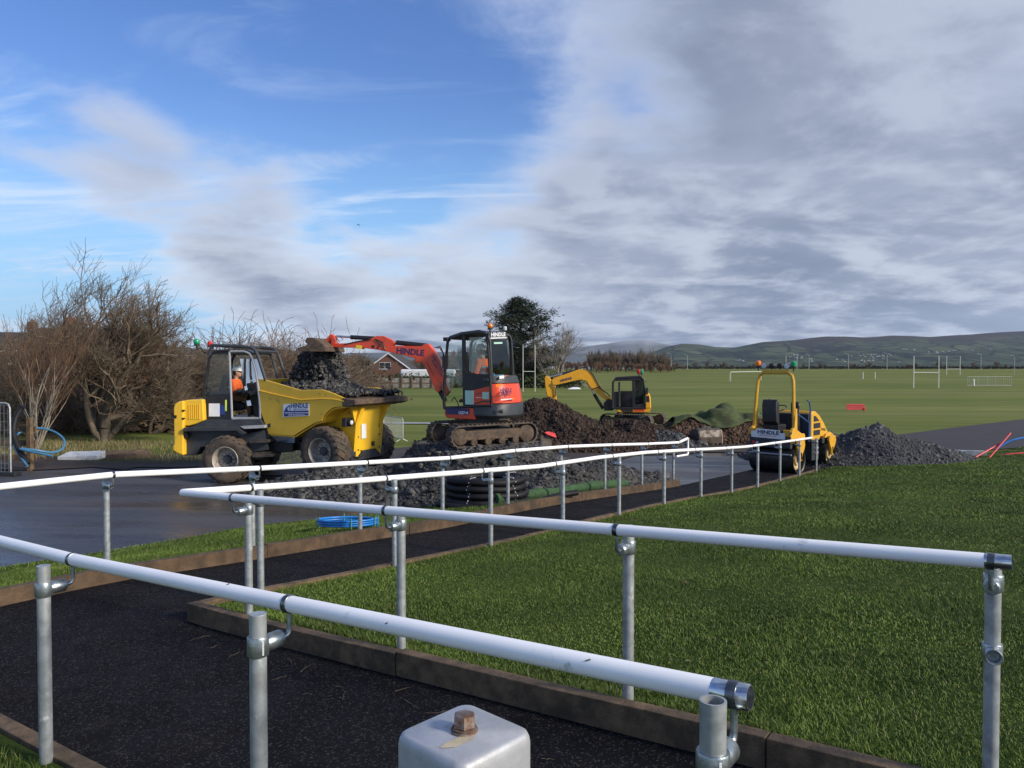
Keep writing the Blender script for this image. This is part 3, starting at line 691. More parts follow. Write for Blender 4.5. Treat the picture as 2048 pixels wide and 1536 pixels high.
def rock_mat(name, c0, c1, c2, rough=.75, spec=.4):
    m = bpy.data.materials.new(name); m.use_nodes = True; nt = m.node_tree; N = nt.nodes.new; L = nt.links.new; b = nt.nodes['Principled BSDF']
    a = N('ShaderNodeAttribute'); a.attribute_name = 'rnd'; cr = N('ShaderNodeValToRGB'); L(a.outputs['Fac'], cr.inputs[0]); el = cr.color_ramp.elements; el.new(.5)
    for e, (p, c) in zip(el, ((0, c0), (.6, c1), (1, c2))): e.position = p; e.color = (*c, 1)
    g = N('ShaderNodeNewGeometry'); nz = N('ShaderNodeTexNoise'); L(g.outputs['Position'], nz.inputs['Vector']); nz.inputs['Scale'].default_value = 1.3; nz.inputs['Detail'].default_value = 8; nz.inputs['Roughness'].default_value = .7
    mr = N('ShaderNodeMapRange'); L(nz.outputs[0], mr.inputs[0]); mr.inputs[1].default_value = .3; mr.inputs[2].default_value = .7; mr.inputs[3].default_value = .6; mr.inputs[4].default_value = 1.4
    mx = N('ShaderNodeVectorMath'); mx.operation = 'SCALE'; L(cr.outputs[0], mx.inputs[0]); L(mr.outputs[0], mx.inputs['Scale']); L(mx.outputs[0], b.inputs['Base Color'])
    b.inputs['Roughness'].default_value = rough; b.inputs['Specular IOR Level'].default_value = spec; return m
m_slate = rock_mat('dark slate chips', (.024, .024, .025), (.052, .052, .052), (.105, .102, .098))
m_gravel = rock_mat('black gravel', (.026, .028, .031), (.048, .051, .055), (.10, .105, .11))
m_soil = rock_mat('dark brown soil', (.020, .014, .011), (.038, .026, .020), (.070, .048, .035), .9, .2)
m_soil2 = rock_mat('reddish soil', (.040, .024, .017), (.080, .050, .034), (.13, .085, .058), .9, .2)
def fbm(x, y, seed, oct_=5, f=1.):
    out = np.zeros_like(x); amp = 1.; r = np.random.default_rng(seed)
    for o in range(oct_):
        for k in range(3):
            a = r.uniform(0, 2 * np.pi); ph = r.uniform(0, 6.28, 2); fr_ = f * r.uniform(.7, 1.4)
            out += amp * np.sin((x * np.cos(a) + y * np.sin(a)) * fr_ + ph[0] + 1.2 * np.sin((y * np.cos(a) - x * np.sin(a)) * fr_ * .7 + ph[1])) / 3
        amp *= .55; f *= 1.95
    return out
def heap_fun(blobs, rough, seed, base=zf):
    """blobs = (x, y, height, rx, ry, rot deg, power)"""
    def h(x, y):
        x = np.asarray(x, float); y = np.asarray(y, float); z = np.zeros_like(x)
        for bx, by, hh, rx, ry, rot, pw in blobs:
            c, s = math.cos(R(rot)), math.sin(R(rot)); u = ((x - bx) * c + (y - by) * s) / rx; v = (-(x - bx) * s + (y - by) * c) / ry
            z = np.maximum(z, hh * np.clip(1 - (u * u + v * v) ** (.5 * pw), 0, 1)) if pw > 0 else z
        n = fbm(x, y, seed, 5, 2.2)
        return base(x, y) + z * (1 + .10 * n) + rough * n * np.clip(z * 4, 0, 1) - .02
    h.blobs = blobs; return h
def heap(name, label, cat, h, box, step, m, nrock, rsize, flat, seed, soil=False, tilt=1.):
    x0, x1, y0, y1 = box; xs = np.arange(x0, x1, step); ys = np.arange(y0, y1, step); X, Y = np.meshgrid(xs, ys); Z = h(X, Y); n = len(xs)
    idx = np.arange(X.size).reshape(X.shape); q = np.stack([idx[:-1, :-1], idx[:-1, 1:], idx[1:, 1:], idx[1:, :-1]], -1).reshape(-1, 4)
    above = (Z - zf(X, Y)).ravel() > -.015; q = q[above[q].any(1)]; tri = np.concatenate([q[:, [0, 1, 2]], q[:, [0, 2, 3]]])
    used = np.unique(tri); mp = -np.ones(X.size, int); mp[used] = np.arange(len(used)); V = np.stack([X, Y, Z], -1).reshape(-1, 3)[used]; F = mp[tri]
    r = np.random.default_rng(seed); A = r.uniform(.1, .6, len(V))
    k = r.integers(0, len(F), nrock * 3); w = r.dirichlet((1, 1, 1), nrock * 3); P = (V[F[k]] * w[:, :, None]).sum(1); ok = (P[:, 2] - zf(P[:, 0], P[:, 1])) > (.0 if not soil else .03); P = P[ok][:nrock]
    sz = rsize * (.38 + .75 * r.uniform(0, 1, len(P)) ** 2.5 + 1.6 * (r.uniform(0, 1, len(P)) > .985) * (0 if soil else 1)); RV, RF, RA = rocks_arrays(P, sz, flat, seed, tilt)
    o = link(name, mesh_np(name, np.concatenate([V, RV]), np.concatenate([F, RF + len(V)]), np.concatenate([A, RA])), m); tag(o, label, cat, kind='stuff'); return o
h_shale = heap_fun([(-.5, 17.5, 1.22, 3.0, 2.5, 12, 1.5), (-3.4, 17.1, .55, 2.6, 1.8, 0, 1.4), (2.3, 17.6, .72, 3.0, 2.2, -15, 1.5), (1.0, 16.6, .75, 3.2, 1.9, 0, 1.4), (3.2, 18.9, .30, 1.8, 1.2, 20, 1.4)], .035, 5)
# working pad that the tracks have levelled
def h_sh(x, y):
    x = np.asarray(x, float); y = np.asarray(y, float); dk = -((x - A3.x) * N2.x + (y - A3.y) * N2.y); g0 = zf(x, y); z = g0 - .03 + (h_shale(x, y) - g0 + .03) * sm((dk - .12) / .9); d = np.hypot((x + .78) / 1.5, (y - 17.35) / 1.2); return np.where(d < 1.25, z * (1 - sm((1.25 - d) / .4)) + .88 * sm((1.25 - d) / .4), z)
heap('shale_heap', 'broad heap of dark slate rubble under the orange excavator', 'rubble heap', h_sh, (-6.4, 7.5, 14.2, 20.5), .07, m_slate, 26000, .068, .32, 31)
h_soil = heap_fun([(1.2, 29.5, 1.75, 3.6, 3.0, 20, 1.25), (-.6, 30, 1.5, 3, 3, 0, 1.3), (4.2, 30.5, .85, 4.5, 2.6, 0, 1.4), (6.0, 31.0, .55, 2.2, 1.8, 0, 1.4), (2.6, 27.5, .7, 3.4, 2.0, 0, 1.4)], .10, 8)
heap('soil_heap', 'dark chocolate soil heap behind the orange excavator', 'soil heap', h_soil, (-5, 11, 24, 34), .08, m_soil, 16000, .085, .7, 32, True, 2.)
h_turf = heap_fun([(7.2, 31.2, .95, 2.0, 1.8, 0, 1.4), (8.6, 31.4, 1.20, 2.1, 1.8, -10, 1.3), (9.8, 31.0, 1.0, 1.8, 1.6, 0, 1.3), (6.2, 31.0, .55, 1.6, 1.4, 0, 1.3)], .08, 9)
heap('soil_heap', 'reddish soil heap half covered by green matting', 'soil heap', h_turf, (4, 13, 28.5, 34), .1, m_soil2, 9000, .075, .7, 33, True, 2.)
h_grav = heap_fun([(11.4, 23.9, 1.10, 3.0, 2.5, 20, 1.25), (12.7, 24.3, .62, 2.2, 2.0, 25, 1.2), (9.7, 24.6, .95, 2.4, 2.2, 0, 1.3)], .02, 10)
heap('gravel_heap', 'smooth black gravel heap beside the road roller', 'gravel heap', h_grav, (7, 17.5, 20.5, 28), .08, m_gravel, 24000, .036, .55, 34, False, 1.4)
h_sm = heap_fun([(5.7, 29.3, .50, 2.0, 1.1, 0, 1.3), (4.2, 29.0, .35, 1.8, 1.0, 0, 1.3)], .03, 11)
heap('gravel_ridge', 'low grey gravel ridge in front of the dug soil', 'gravel heap', h_sm, (1, 9, 27, 31.5), .1, m_gravel, 2500, .08, .5, 35)

# ------------------------------------------------------------------ people
m_skin = mat('skin', (.50, .27, .18), .55, var=.06); m_hivis = mat('orange hi-vis cloth', (.80, .13, .025), .8, var=.12, vscale=12, bump=.4, bscale=25)
m_refl = mat('silver reflective tape', (.62, .63, .64), .35, var=.1); m_trous = mat('brown work trousers', (.16, .075, .035), .9, var=.2, bump=.3, bscale=30)
m_helm = mat('white safety helmet', (.74, .75, .74), .3, var=.04); m_boot = mat('dark boots', (.03, .024, .02), .7, var=.3); m_hair = mat('dark hair', (.03, .02, .014), .8, var=.3)
def remesh(o, v, sub=0):
    m = o.modifiers.new('remesh', 'REMESH'); m.mode = 'VOXEL'; m.voxel_size = v; m.use_smooth_shade = True
    s = o.modifiers.new('smooth', 'SMOOTH'); s.factor = .5; s.iterations = 3
def limb(mb, pts, rs, n=10):
    mb.tube(pts, rs, n)
    for p, r in zip(pts, rs): mb.ball(p, r * .98, 10, 6)
def seated_person(M, label, jacket_m, trouser_m, helmet=True, reach=.0, lean=.06, hands=None):
    """hip joint at the origin of M, facing +x, y left; hands = two grip points"""
    body = MB(); jk = MB(); tr = MB(); V = Vector
    hip = V((0, 0, .06)); ch = V((lean + .02, 0, .36)); nk = V((lean + .05, 0, .56)); hd = V((lean + .09, 0, .70))
    hands = hands or [V((.46, -.17, .30)), V((.46, .17, .30))]
    for mb, g in ((body, 0.), (jk, .022)):
        mb.ball(hip + V((0, 0, .04)), .15 + g, 14, 9, (.82, 1.08, .9)); mb.tube([hip, V((lean * .5, 0, .22)), ch, ch + V((.02, 0, .12))], [.135 + g, .13 + g, .15 + g, .10 + g], 14)
        mb.ball(ch + V((0, 0, .02)), .165 + g, 14, 9, (.78, 1.12, .9))
        for s, hnd in ((-1, hands[0]), (1, hands[1])):
            sh = ch + V((.01, s * .185, .10)); w = V(hnd) - V((.075, 0, 0)); el = (sh + w) / 2 + V((-.05, s * .06, -.11))
            limb(mb, [sh, el], [.058 + g, .045 + g]); limb(mb, [el, w], [.044 + g, .031 + (g if g else 0)])
    body.tube([ch, nk, hd], [.07, .055, .06], 12)
    body.ball(hd, .105, 16, 11, (.92, .76, 1.14)); body.ball(hd + V((.035, 0, -.06)), .062, 10, 7, (1, .8, .9))
    body.ball(hd + V((.106, 0, -.012)), .019, 8, 6, (1, .7, 1.2))                      # nose
    for s in (-1, 1): body.ball(hd + V((.0, s * .082, -.005)), .026, 8, 6, (.7, .35, 1.15))
    for mb, g in ((body, 0.), (tr, .014)):
        mb.ball(hip, .15 + g, 14, 9, (.9, 1.1, .75))
        for s in (-1, 1):
            kn = V((.43, s * .13, .06)); an = V((.50, s * .12, -.34)); limb(mb, [hip + V((0, s * .085, 0)), kn], [.088 + g, .060 + g]); limb(mb, [kn, an], [.058 + g, .040 + g])
    bt = MB()
    for s in (-1, 1):
        an = V((.50, s * .12, -.36)); body.tube([an, an + V((.16, 0, -.05))], [.042, .034], 10)
        bt.tube([an + V((0, 0, .12)), an, an + V((.02, 0, -.05))], [.056, .054, .056], 12); bt.tube([an + V((-.06, 0, -.055)), an + V((.08, 0, -.05)), an + V((.20, 0, -.065))], [.045, .05, .036], 12)
    for s, hnd in ((-1, hands[0]), (1, hands[1])):
        hnd = V(hnd); body.ball(hnd + V((-.03, 0, 0)), .042, 10, 7, (1.1, .8, .55))
        for i, (dy, ln) in enumerate(((-.028, .058), (-.010, .068), (.009, .064), (.027, .052))):
            a = hnd + V((.005, dy, .004)); b = a + V((ln * .6, 0, .010)); c = b + V((ln * .25, 0, -.026)); d = c + V((-ln * .2, 0, -.022)); body.tube([a, b, c, d], [.0105, .0100, .0095, .008], 7)
        a = hnd + V((-.03, -s * .03, 0)); body.tube([a, a + V((.03, -s * .022, -.008)), a + V((.055, -s * .014, -.02))], [.012, .011, .009], 7)
    o = body.build('person', m_skin); remesh(o, .0085); o.matrix_world = M; tag(o, label, 'person')
    j = jk.build('jacket', jacket_m, o); remesh(j, .012); t = tr.build('trousers', trouser_m, o); remesh(t, .012); b = bt.build('boots', m_boot, o); remesh(b, .01)
    tp = MB()
    for z in (.20, .34): tp.lathe([(.178, -.022), (.180, -.02), (.180, .02), (.178, .022)], V((lean * .6, 0, z)), (0, 0, 1), 28, cap=False)
    tp.v = [Vector(((v.x - lean * .6) * .86 + lean * .6, v.y * 1.08, v.z)) for v in tp.v]; tp.build('reflective_band', m_refl, j)
    if helmet:
        hb = MB().lathe([(.118, 0), (.122, .01), (.118, .05), (.095, .10), (.055, .128), (.008, .136)], hd + V((-.005, 0, .035)), (0, 0, 1), 24); hb.v = [Vector((v.x * 1.0, v.y * .86, v.z)) for v in hb.v]
        h = hb.build('helmet', m_helm, o); pk = MB().lathe([(.02, -.004), (.128, -.004), (.128, .004), (.02, .008)], hd + V((.05, 0, .040)), (.12, 0, 1), 20); pk.v = [Vector((v.x, v.y * .75, v.z)) for v in pk.v]; pk.build('peak', m_helm, h)
    hr = MB().ball(hd + V((-.022, 0, .012)), .108, 14, 9, (.88, .80, 1.05)); hr.build('hair', m_hair, o)
    ey = MB()
    for s in (-1, 1): ey.ball(hd + V((.090, s * .034, .012)), .010, 8, 6)
    ey.build('eyes', m_black, o)
    return o
# ------------------------------------------------------------------ dumper truck (articulated)
Z1 = ZM(320, 640, 4.096)
def wheel(root, M, rad, w, name='wheel', steer=1.):
    """wheel centred at origin of M, axle along y, outer face toward -y"""
    wh = MB(M)
    prof = [(.50 * rad, -.36 * w), (.56 * rad, -.46 * w), (.72 * rad, -.50 * w), (.88 * rad, -.475 * w), (.95 * rad, -.40 * w), (.965 * rad, 0), (.95 * rad, .40 * w), (.88 * rad, .475 * w), (.72 * rad, .5 * w), (.50 * rad, .40 * w)]
    wh.lathe(prof, (0, 0, 0), (0, 1, 0), 40, cap=False); ty = wh.build('wheel', m_tyre, root, smooth=40)
    lg = MB(M); n = 22
    for i in range(n):
        for s in (-1, 1):
            a0 = 2 * math.pi * (i + (.5 if s > 0 else 0)) / n; vs = []
            for k, t in enumerate((0, .35, .7, 1.)):
                y = s * w * (.02 + .48 * t); a = a0 + .26 * t * 1.0; rr = rad * (1.0 - .065 * max(0, t - .55) / .45); ri = rad * (.93 - .06 * max(0, t - .6)); da = .052
                for aa, r0 in ((a - da, ri), (a - da * .8, rr), (a + da * .8, rr), (a + da, ri)): vs.append((r0 * math.cos(aa), y, r0 * math.sin(aa)))
            fs = [(q * 4 + j, q * 4 + j + 1, q * 4 + 5 + j, q * 4 + 4 + j) for q in range(3) for j in range(3)] + [(0, 1, 2, 3), (12, 13, 14, 15)]
            lg.add(vs, fs)
    lg.build('tread_lugs', m_tyre, ty, smooth=30)
    rm = MB(M); rm.lathe([(.555 * rad, -.44 * w), (.53 * rad, -.47 * w), (.50 * rad, -.44 * w), (.47 * rad, -.30 * w), (.44 * rad, -.10 * w), (.42 * rad, -.05 * w), (.30 * rad, -.05 * w), (.29 * rad, -.12 * w), (.20 * rad, -.13 * w), (.02 * rad, -.14 * w)], (0, 0, 0), (0, 1, 0), 40, cap=False); r_o = rm.build('rim', m_rim, ty, smooth=40)
    hb = MB(M); hb.lathe([(.185 * rad, -.10 * w), (.185 * rad, -.19 * w), (.15 * rad, -.23 * w), (.02 * rad, -.235 * w)], (0, 0, 0), (0, 1, 0), 24, cap=False)
    for i in range(10):
        a = 2 * math.pi * i / 10; hb.cyl((.245 * rad * math.cos(a), -.12 * w, .245 * rad * math.sin(a)), (.245 * rad * math.cos(a), -.17 * w, .245 * rad * math.sin(a)), .022 * rad, n=6)
    hb.build('hub', m_dgrey, ty, smooth=30); return ty
RW = .575; WW = .52
p = gz(449, 969, -.13); ra = R(-2.5)
fwd = Vector((math.cos(ra), math.sin(ra), 0)); lf = Vector((-fwd.y, fwd.x, 0))
rear_o = Vector((p.x, p.y, -.14)) + lf * 1.16
fr = FR(rear_o, ra)
dump = empty('dumper_truck', 'yellow site dumper with grey cab, tipping skip and muddy wheels', 'dumper', fr.M); Ir = None
cen = fr.p(449, 922, -1.16); hubz = RW
fa = R(-25); c2 = at(637, 904, 17.35); ffw = Vector((math.cos(fa), math.sin(fa), 0)); flf = Vector((-ffw.y, ffw.x, 0))
front_o = c2 + flf * 1.14; front_o.z = c2.z
ff = FR(front_o, fa); IF = fr.I @ ff.M
wheel(dump, Matrix.Translation((cen[0], -1.16 + WW / 2, RW)), RW, WW)
wheel(dump, Matrix.Translation((cen[0], 1.16 - WW / 2, RW)) @ Matrix.Rotation(math.pi, 4, 'Z'), RW, WW)
wheel(dump, IF @ Matrix.Translation((0, -1.14 + WW / 2, 0)), RW, WW)
wheel(dump, IF @ Matrix.Translation((0, 1.14 - WW / 2, 0)) @ Matrix.Rotation(math.pi, 4, 'Z'), RW, WW)
def dp(pts, off, y1, name, m, bevel=.012, frm=fr, parent=None, I=None, Z=Z1):
    po = frm.poly(Z, pts, off); return MB(I).prism(po, off, y1).build(name, m, parent or dump, bevel=bevel)
# rear chassis
dp([(190, 905), (640, 900), (700, 935), (850, 900), (890, 1065), (720, 1085), (560, 1040), (330, 1040), (300, 1108), (190, 1112)], -.86, .86, 'rear_chassis', m_dgrey)
dp([(190, 882), (640, 878), (700, 932), (668, 940), (625, 908), (190, 912)], -1.10, 1.10, 'mudguard', m_dgrey, .008)
dp([(356, 818), (818, 812), (862, 868), (655, 892), (230, 885), (300, 850)], -.90, .90, 'cab_deck', m_dgrey)
hood = dp([(188, 664), (215, 655), (350, 650), (358, 824), (300, 850), (240, 868), (190, 870)], -.95, .95, 'hood', m_yel, .03)
dp([(108, 722), (116, 690), (150, 668), (191, 660), (191, 1112), (150, 1098), (102, 1070), (104, 1025), (112, 1010)], -1.02, 1.02, 'rear_panel', m_yel, .035)
for k in range(6):
    x = 232 + k * 17; dp([(x, 690), (x + 7, 690), (x + 7, 815), (x, 815)], -.963, -.945, 'louvre', m_yel, .003, parent=hood)
for y in (735, 800): dp([(180, y), (198, y), (198, y + 14), (180, y + 14)], -1.035, -.99, 'hinge', m_black, .003, parent=hood)
dp([(112, 780), (134, 780), (134, 805), (112, 805)], -1.035, -1.01, 'badge', m_black, .002); dp([(192, 925), (225, 925), (225, 962), (192, 962)], -1.0, -.86, 'tail_lamp', m_black, .006)
for pts, y0 in (([(655, 872), (852, 862), (858, 885), (690, 893)], -1.08), ([(735, 985), (885, 983), (888, 1003), (735, 1008)], -1.05), ([(757, 1100), (918, 1100), (918, 1122), (757, 1126)], -1.04)): dp(pts, y0, y0 + .42, 'step', m_lgrey if y0 < -1.06 else m_worn, .004)
dp([(700, 935), (890, 930), (960, 1000), (1090, 1010), (1090, 1080), (930, 1090), (760, 1130), (700, 1060)], -.55, .55, 'articulation_joint', m_black, .02)
dp([(640, 1085), (900, 1080), (900, 1105), (640, 1110)], -.9, -.6, 'ladder_rail', m_worn, .004)
# cab
CN, CF = -.80, .55
cab = dp([(356, 600), (570, 590), (580, 812), (362, 816)], CN, CN + .05, 'cab_door', m_black, .006)
def tubeon(pts, off, r, name, m, n=10, frm=fr, parent=None, I=None, Z=Z1, src=CN):
    return MB(I).tube([Vector((v.x, off, v.z)) for v in lin(frm, Z, pts, src)], r, n).build(name, m, parent or dump)
for off in (CN, CF):
    tubeon([(362, 812), (366, 600), (378, 480), (400, 320), (425, 275), (470, 256), (575, 252)], off, .032, 'rear_pillar', m_black)
    tubeon([(568, 262), (575, 450), (590, 805)], off, .028, 'door_pillar', m_lgrey)
    tubeon([(568, 258), (690, 256), (735, 275), (755, 310), (785, 420), (806, 560), (820, 700), (822, 806)], off, .030, 'front_pillar', m_lgrey if off == CN else m_dgrey)
    tubeon([(430, 208), (640, 214), (755, 225), (790, 255), (812, 310), (850, 430), (872, 500)], off + (.04 if off > 0 else -.04), .038, 'roll_bar', m_dgrey)
    tubeon([(432, 200), (420, 245), (408, 290)], off + (.03 if off > 0 else -.03), .045, 'roll_bar', m_dgrey)
    MB().prism(fr.poly(Z1, [(590, 795), (822, 795), (822, 815), (590, 815)], CN), off - .02, off + .04).build('sill', m_lgrey, dump, bevel=.004)
dp([(395, 266), (425, 248), (700, 244), (748, 262), (752, 276), (400, 282)], CN, CF, 'cab_roof', m_dgrey, .015)
for zx, zy in ((435, 210), (640, 217), (785, 255)):
    a = lin(fr, Z1, [(zx, zy)], CN)[0]; MB().cyl((a.x, CN, a.z), (a.x, CF, a.z), .03, n=10).build('roll_bar_cross', m_dgrey, dump)
dp([(382, 320), (405, 300), (430, 280), (560, 272), (566, 590), (372, 602)], CN + .01, CN + .018, 'side_window', m_glass, 0)
MB().prism(fr.poly(Z1, [(382, 320), (405, 300), (430, 280), (560, 272), (566, 590), (372, 602)], CN), CF + .01, CF + .018).build('side_window', m_glass, dump)
dp([(360, 590), (566, 578), (568, 604), (360, 618)], CN - .01, CN + .04, 'door_rail', m_dgrey, .004)
a, b = lin(fr, Z1, [(760, 320), (818, 690)], 0); MB().add([(a.x, CN, a.z), (a.x, CF, a.z), (b.x, CF, b.z), (b.x, CN, b.z)], [(0, 1, 2, 3)]).build('windscreen', m_glass, dump)
dp([(400, 684), (488, 684), (488, 790), (400, 790)], CN - .012, CN - .002, 'notice', m_wsign, 0, parent=cab); dp([(492, 700), (532, 700), (532, 775), (492, 775)], CN - .010, CN - .002, 'notice', m_blue, 0, parent=cab); dp([(533, 655), (545, 655), (545, 745), (533, 745)], CN - .012, CN - .002, 'marker_strip', mat('lime strip', (.62, .75, .10), .5), 0, parent=cab)
tubeon([(372, 545), (400, 560), (410, 600), (375, 612)], CN - .02, .012, 'grab_handle', m_black, parent=cab)
dp([(480, 560), (515, 450), (540, 455), (545, 665), (680, 685), (690, 720), (640, 745), (470, 745)], -.36, .12, 'driver_seat', m_black, .03)
dp([(735, 570), (765, 510), (800, 505), (822, 795), (770, 790)], -.30, .35, 'dash_console', m_black, .02)
ctr = lin(fr, Z1, [(722, 548)], -.12)[0]; MB().torus(ctr, (-.55, 0, .83), .17, .016, 24, 8).build('steering_wheel', m_black, dump)
MB().ball(lin(fr, Z1, [(752, 500)], -.3)[0], .05, 10, 7, (.6, .9, .6)).build('work_lamp', m_lgrey, dump)
def beacon(pos, r, m, root, stalk=.12, ball=False, I=None):
    pos = Vector(pos); s = MB(I).cyl(pos - Vector((0, 0, stalk + r)), pos - Vector((0, 0, r)), .018, n=8); s.cyl(pos - Vector((0, 0, r * 1.35)), pos - Vector((0, 0, r * .8)), r * .9, n=16); o = s.build('beacon', m_black, root)
    if ball: d = MB(I).ball(pos, r, 16, 10)
    else: d = MB(I).lathe([(r * .85, -r), (r, -r * .7), (r * .92, r * .75), (r * .7, r), (.005, r * 1.05)], pos, (0, 0, 1), 18)
    d.build('lens', m, o); return o
beacon(lin(fr, Z1, [(300, 178)], -.62)[0], .075, m_grn, dump, .10, True); beacon(lin(fr, Z1, [(411, 195)], -.3)[0], .062, m_red, dump, .06)
tubeon([(303, 222), (330, 268), (385, 268)], -.62, .016, 'beacon_arm', m_black)
MB().tube([lin(fr, Z1, [(858, 470)], .6)[0], lin(fr, Z1, [(840, 430)], .75)[0]], .012, 8).build('mirror_arm', m_black, dump)
# skip and front half
SN, SF = -1.06, 1.06
side_pts = [(800, 484), (860, 490), (1000, 530), (1150, 575), (1330, 570), (1420, 600), (1512, 640), (1512, 708), (1425, 716), (1385, 738), (1340, 780), (1325, 828), (1262, 846), (1195, 885), (1092, 950), (890, 936), (812, 716), (797, 600)]
near_p = ff.poly(Z1, side_pts, SN)
sk = MB(IF); sk.prism(near_p, SN, SN + .05); sk.prism(near_p, SF - .05, SF)
P_ = {k: near_p[k] for k in range(len(near_p))}
def strip(mb, ids, t=.04):
    for i, j in zip(ids, ids[1:]):
        a, b = Vector((P_[i][0], 0, P_[i][1])), Vector((P_[j][0], 0, P_[j][1])); x = (b - a).normalized(); n = x.cross(Vector((0, 1, 0))) * t
        mb.add([(a.x, SN + .05, a.z), (b.x, SN + .05, b.z), (b.x, SF - .05, b.z), (a.x, SF - .05, a.z), (a.x + n.x, SN + .05, a.z + n.z), (b.x + n.x, SN + .05, b.z + n.z), (b.x + n.x, SF - .05, b.z + n.z), (a.x + n.x, SF - .05, a.z + n.z)], [(0, 1, 2, 3), (4, 5, 6, 7), (0, 1, 5, 4), (1, 2, 6, 5), (2, 3, 7, 6), (3, 0, 4, 7)])
strip(sk, [7, 8, 9, 10, 11, 12, 13, 14, 15, 16, 17, 0]); skip = sk.build('skip', m_yel, dump, bevel=.01)
for off in (SN - .012, SF + .012): MB(IF).tube([(v.x, off, v.z) for v in lin(ff, Z1, [(800, 575), (1000, 622), (1160, 655), (1330, 645), (1430, 650), (1510, 665)], SN)], .014, 8).build('skip_rib', m_yel, skip)
# front lip
lip = MB(IF); x0, z0 = ff.p(*Z1(1512, 642), SN); x1, z1 = ff.p(*Z1(1512, 705), SN)
lp = [(x0 - .06, z0 + .015), (x0 + .10, z0 - .01), (x0 + .30, z0 - .02), (x0 + .31, z0 - .14), (x0 + .12, z1 - .02), (x0 - .06, z1 - .0)]
lip.prism(lp, SN - .02, SF + .02); lo_ = lip.build('skip_lip', m_mudpaint, dump, bevel=.02)
MB(IF).tube([(x0 + .18, SF - .25, z0), (x0 + .19, SF - .22, z0 + .09), (x0 + .2, SF - .12, z0 + .10), (x0 + .2, SF - .10, z0)], .016, 8).build('lifting_eye', m_worn, dump)
# front frame between the wheels
fz0, fz1 = -.25, z1 - .0
MB(IF).prism([(-.42, .55), (.15, .85), (.52, fz1 - .02), (x0 + .1, fz1 - .05), (.60, .62), (.52, fz0), (.36, fz0 + .02), (.2, .15), (-.42, .18)], -.55, -.42).build('front_frame', m_yel, dump, bevel=.01)
MB(IF).prism([(-.42, .55), (.15, .85), (.52, fz1 - .02), (x0 + .1, fz1 - .05), (.60, .62), (.52, fz0), (.36, fz0 + .02), (.2, .15), (-.42, .18)], .42, .55).build('front_frame', m_yel, dump, bevel=.01)
fp = [(-.50, fz0 + .05), (-.50, .55), (-.78, fz1 - .05), (.78, fz1 - .05), (.50, .55), (.50, fz0 + .05), (.26, fz0 + .22), (-.26, fz0 + .22)]
mbf = MB(IF); mbf.add([(.56 + (.10 if z > .7 else 0), y, z) for y, z in fp] + [(.50 + (.10 if z > .7 else 0), y, z) for y, z in fp], [tuple(range(8)), tuple(range(15, 7, -1))] + [(i, (i + 1) % 8, (i + 1) % 8 + 8, i + 8) for i in range(8)]); fpl = mbf.build('front_plate', m_yel, dump, bevel=.01)
MB(IF).box((.565 + .012, -.22, .42), (.012, .18, .34)).build('notice', m_wsign, fpl); MB(IF).box((.578, -.22, .46), (.006, .12, .10)).build('pictogram', m_blue, fpl)
MB(IF).box((.57, .15, .10), (.03, .10, .10)).build('socket', m_black, fpl)
hl = MB(IF).lathe([(.02, 0), (.07, .02), (.075, .10), (.07, .12)], (.50, -.72, .66), (1, -.1, 0), 20).box((.48, -.72, .66), (.10, .26, .20)).build('headlamp', m_black, dump, bevel=.01)
MB(IF).lathe([(.05, .121), (.03, .13), (.003, .132)], (.50, -.72, .66), (1, -.1, 0), 20).build('lens', m_lamp, hl)
MB(IF).box((.46, 0, -.12), (.16, 1.3, .26)).build('front_axle', m_dgrey, dump, bevel=.02); MB(IF).b2((-.9, -.5, -.15), (.4, .5, .55)).build('front_chassis', m_black, dump, bevel=.03)
MB(IF).b2((-1.35, -.38, -.1), (-.6, .38, .35)).build('hitch', m_black, dump, bevel=.03)
for pts, rr in (([(-1.5, -.30, .35), (-1.2, -.42, .28), (-.9, -.36, .22), (-.6, -.4, .30)], .022), ([(-1.5, -.2, .45), (-1.15, -.34, .5), (-.8, -.3, .36), (-.5, -.42, .42)], .020), ([(-1.4, -.1, .2), (-1.1, -.46, .12), (-.7, -.42, .05), (-.3, -.5, .12)], .018), ([(.52, -.30, .0), (.66, -.36, -.1), (.6, -.5, -.16), (.5, -.62, -.1)], .018)):
    MB(IF).tube(curve_pts(pts), rr, 8).build('hose', m_hose, dump)
for y in (-.42, .42):
    for z in (.0, .3, .5): MB(IF).cyl((.555, y, z), (.575, y, z), .022, n=6).build('bolt', m_dgrey, fpl)
MB(IF).cyl((-.25, -.30, .25), (.35, -.30, .75), .06, n=14).build('tipping_ram', m_dgrey, dump); MB(IF).cyl((-.25, .30, .25), (.35, .30, .75), .06, n=14).build('tipping_ram', m_dgrey, dump)
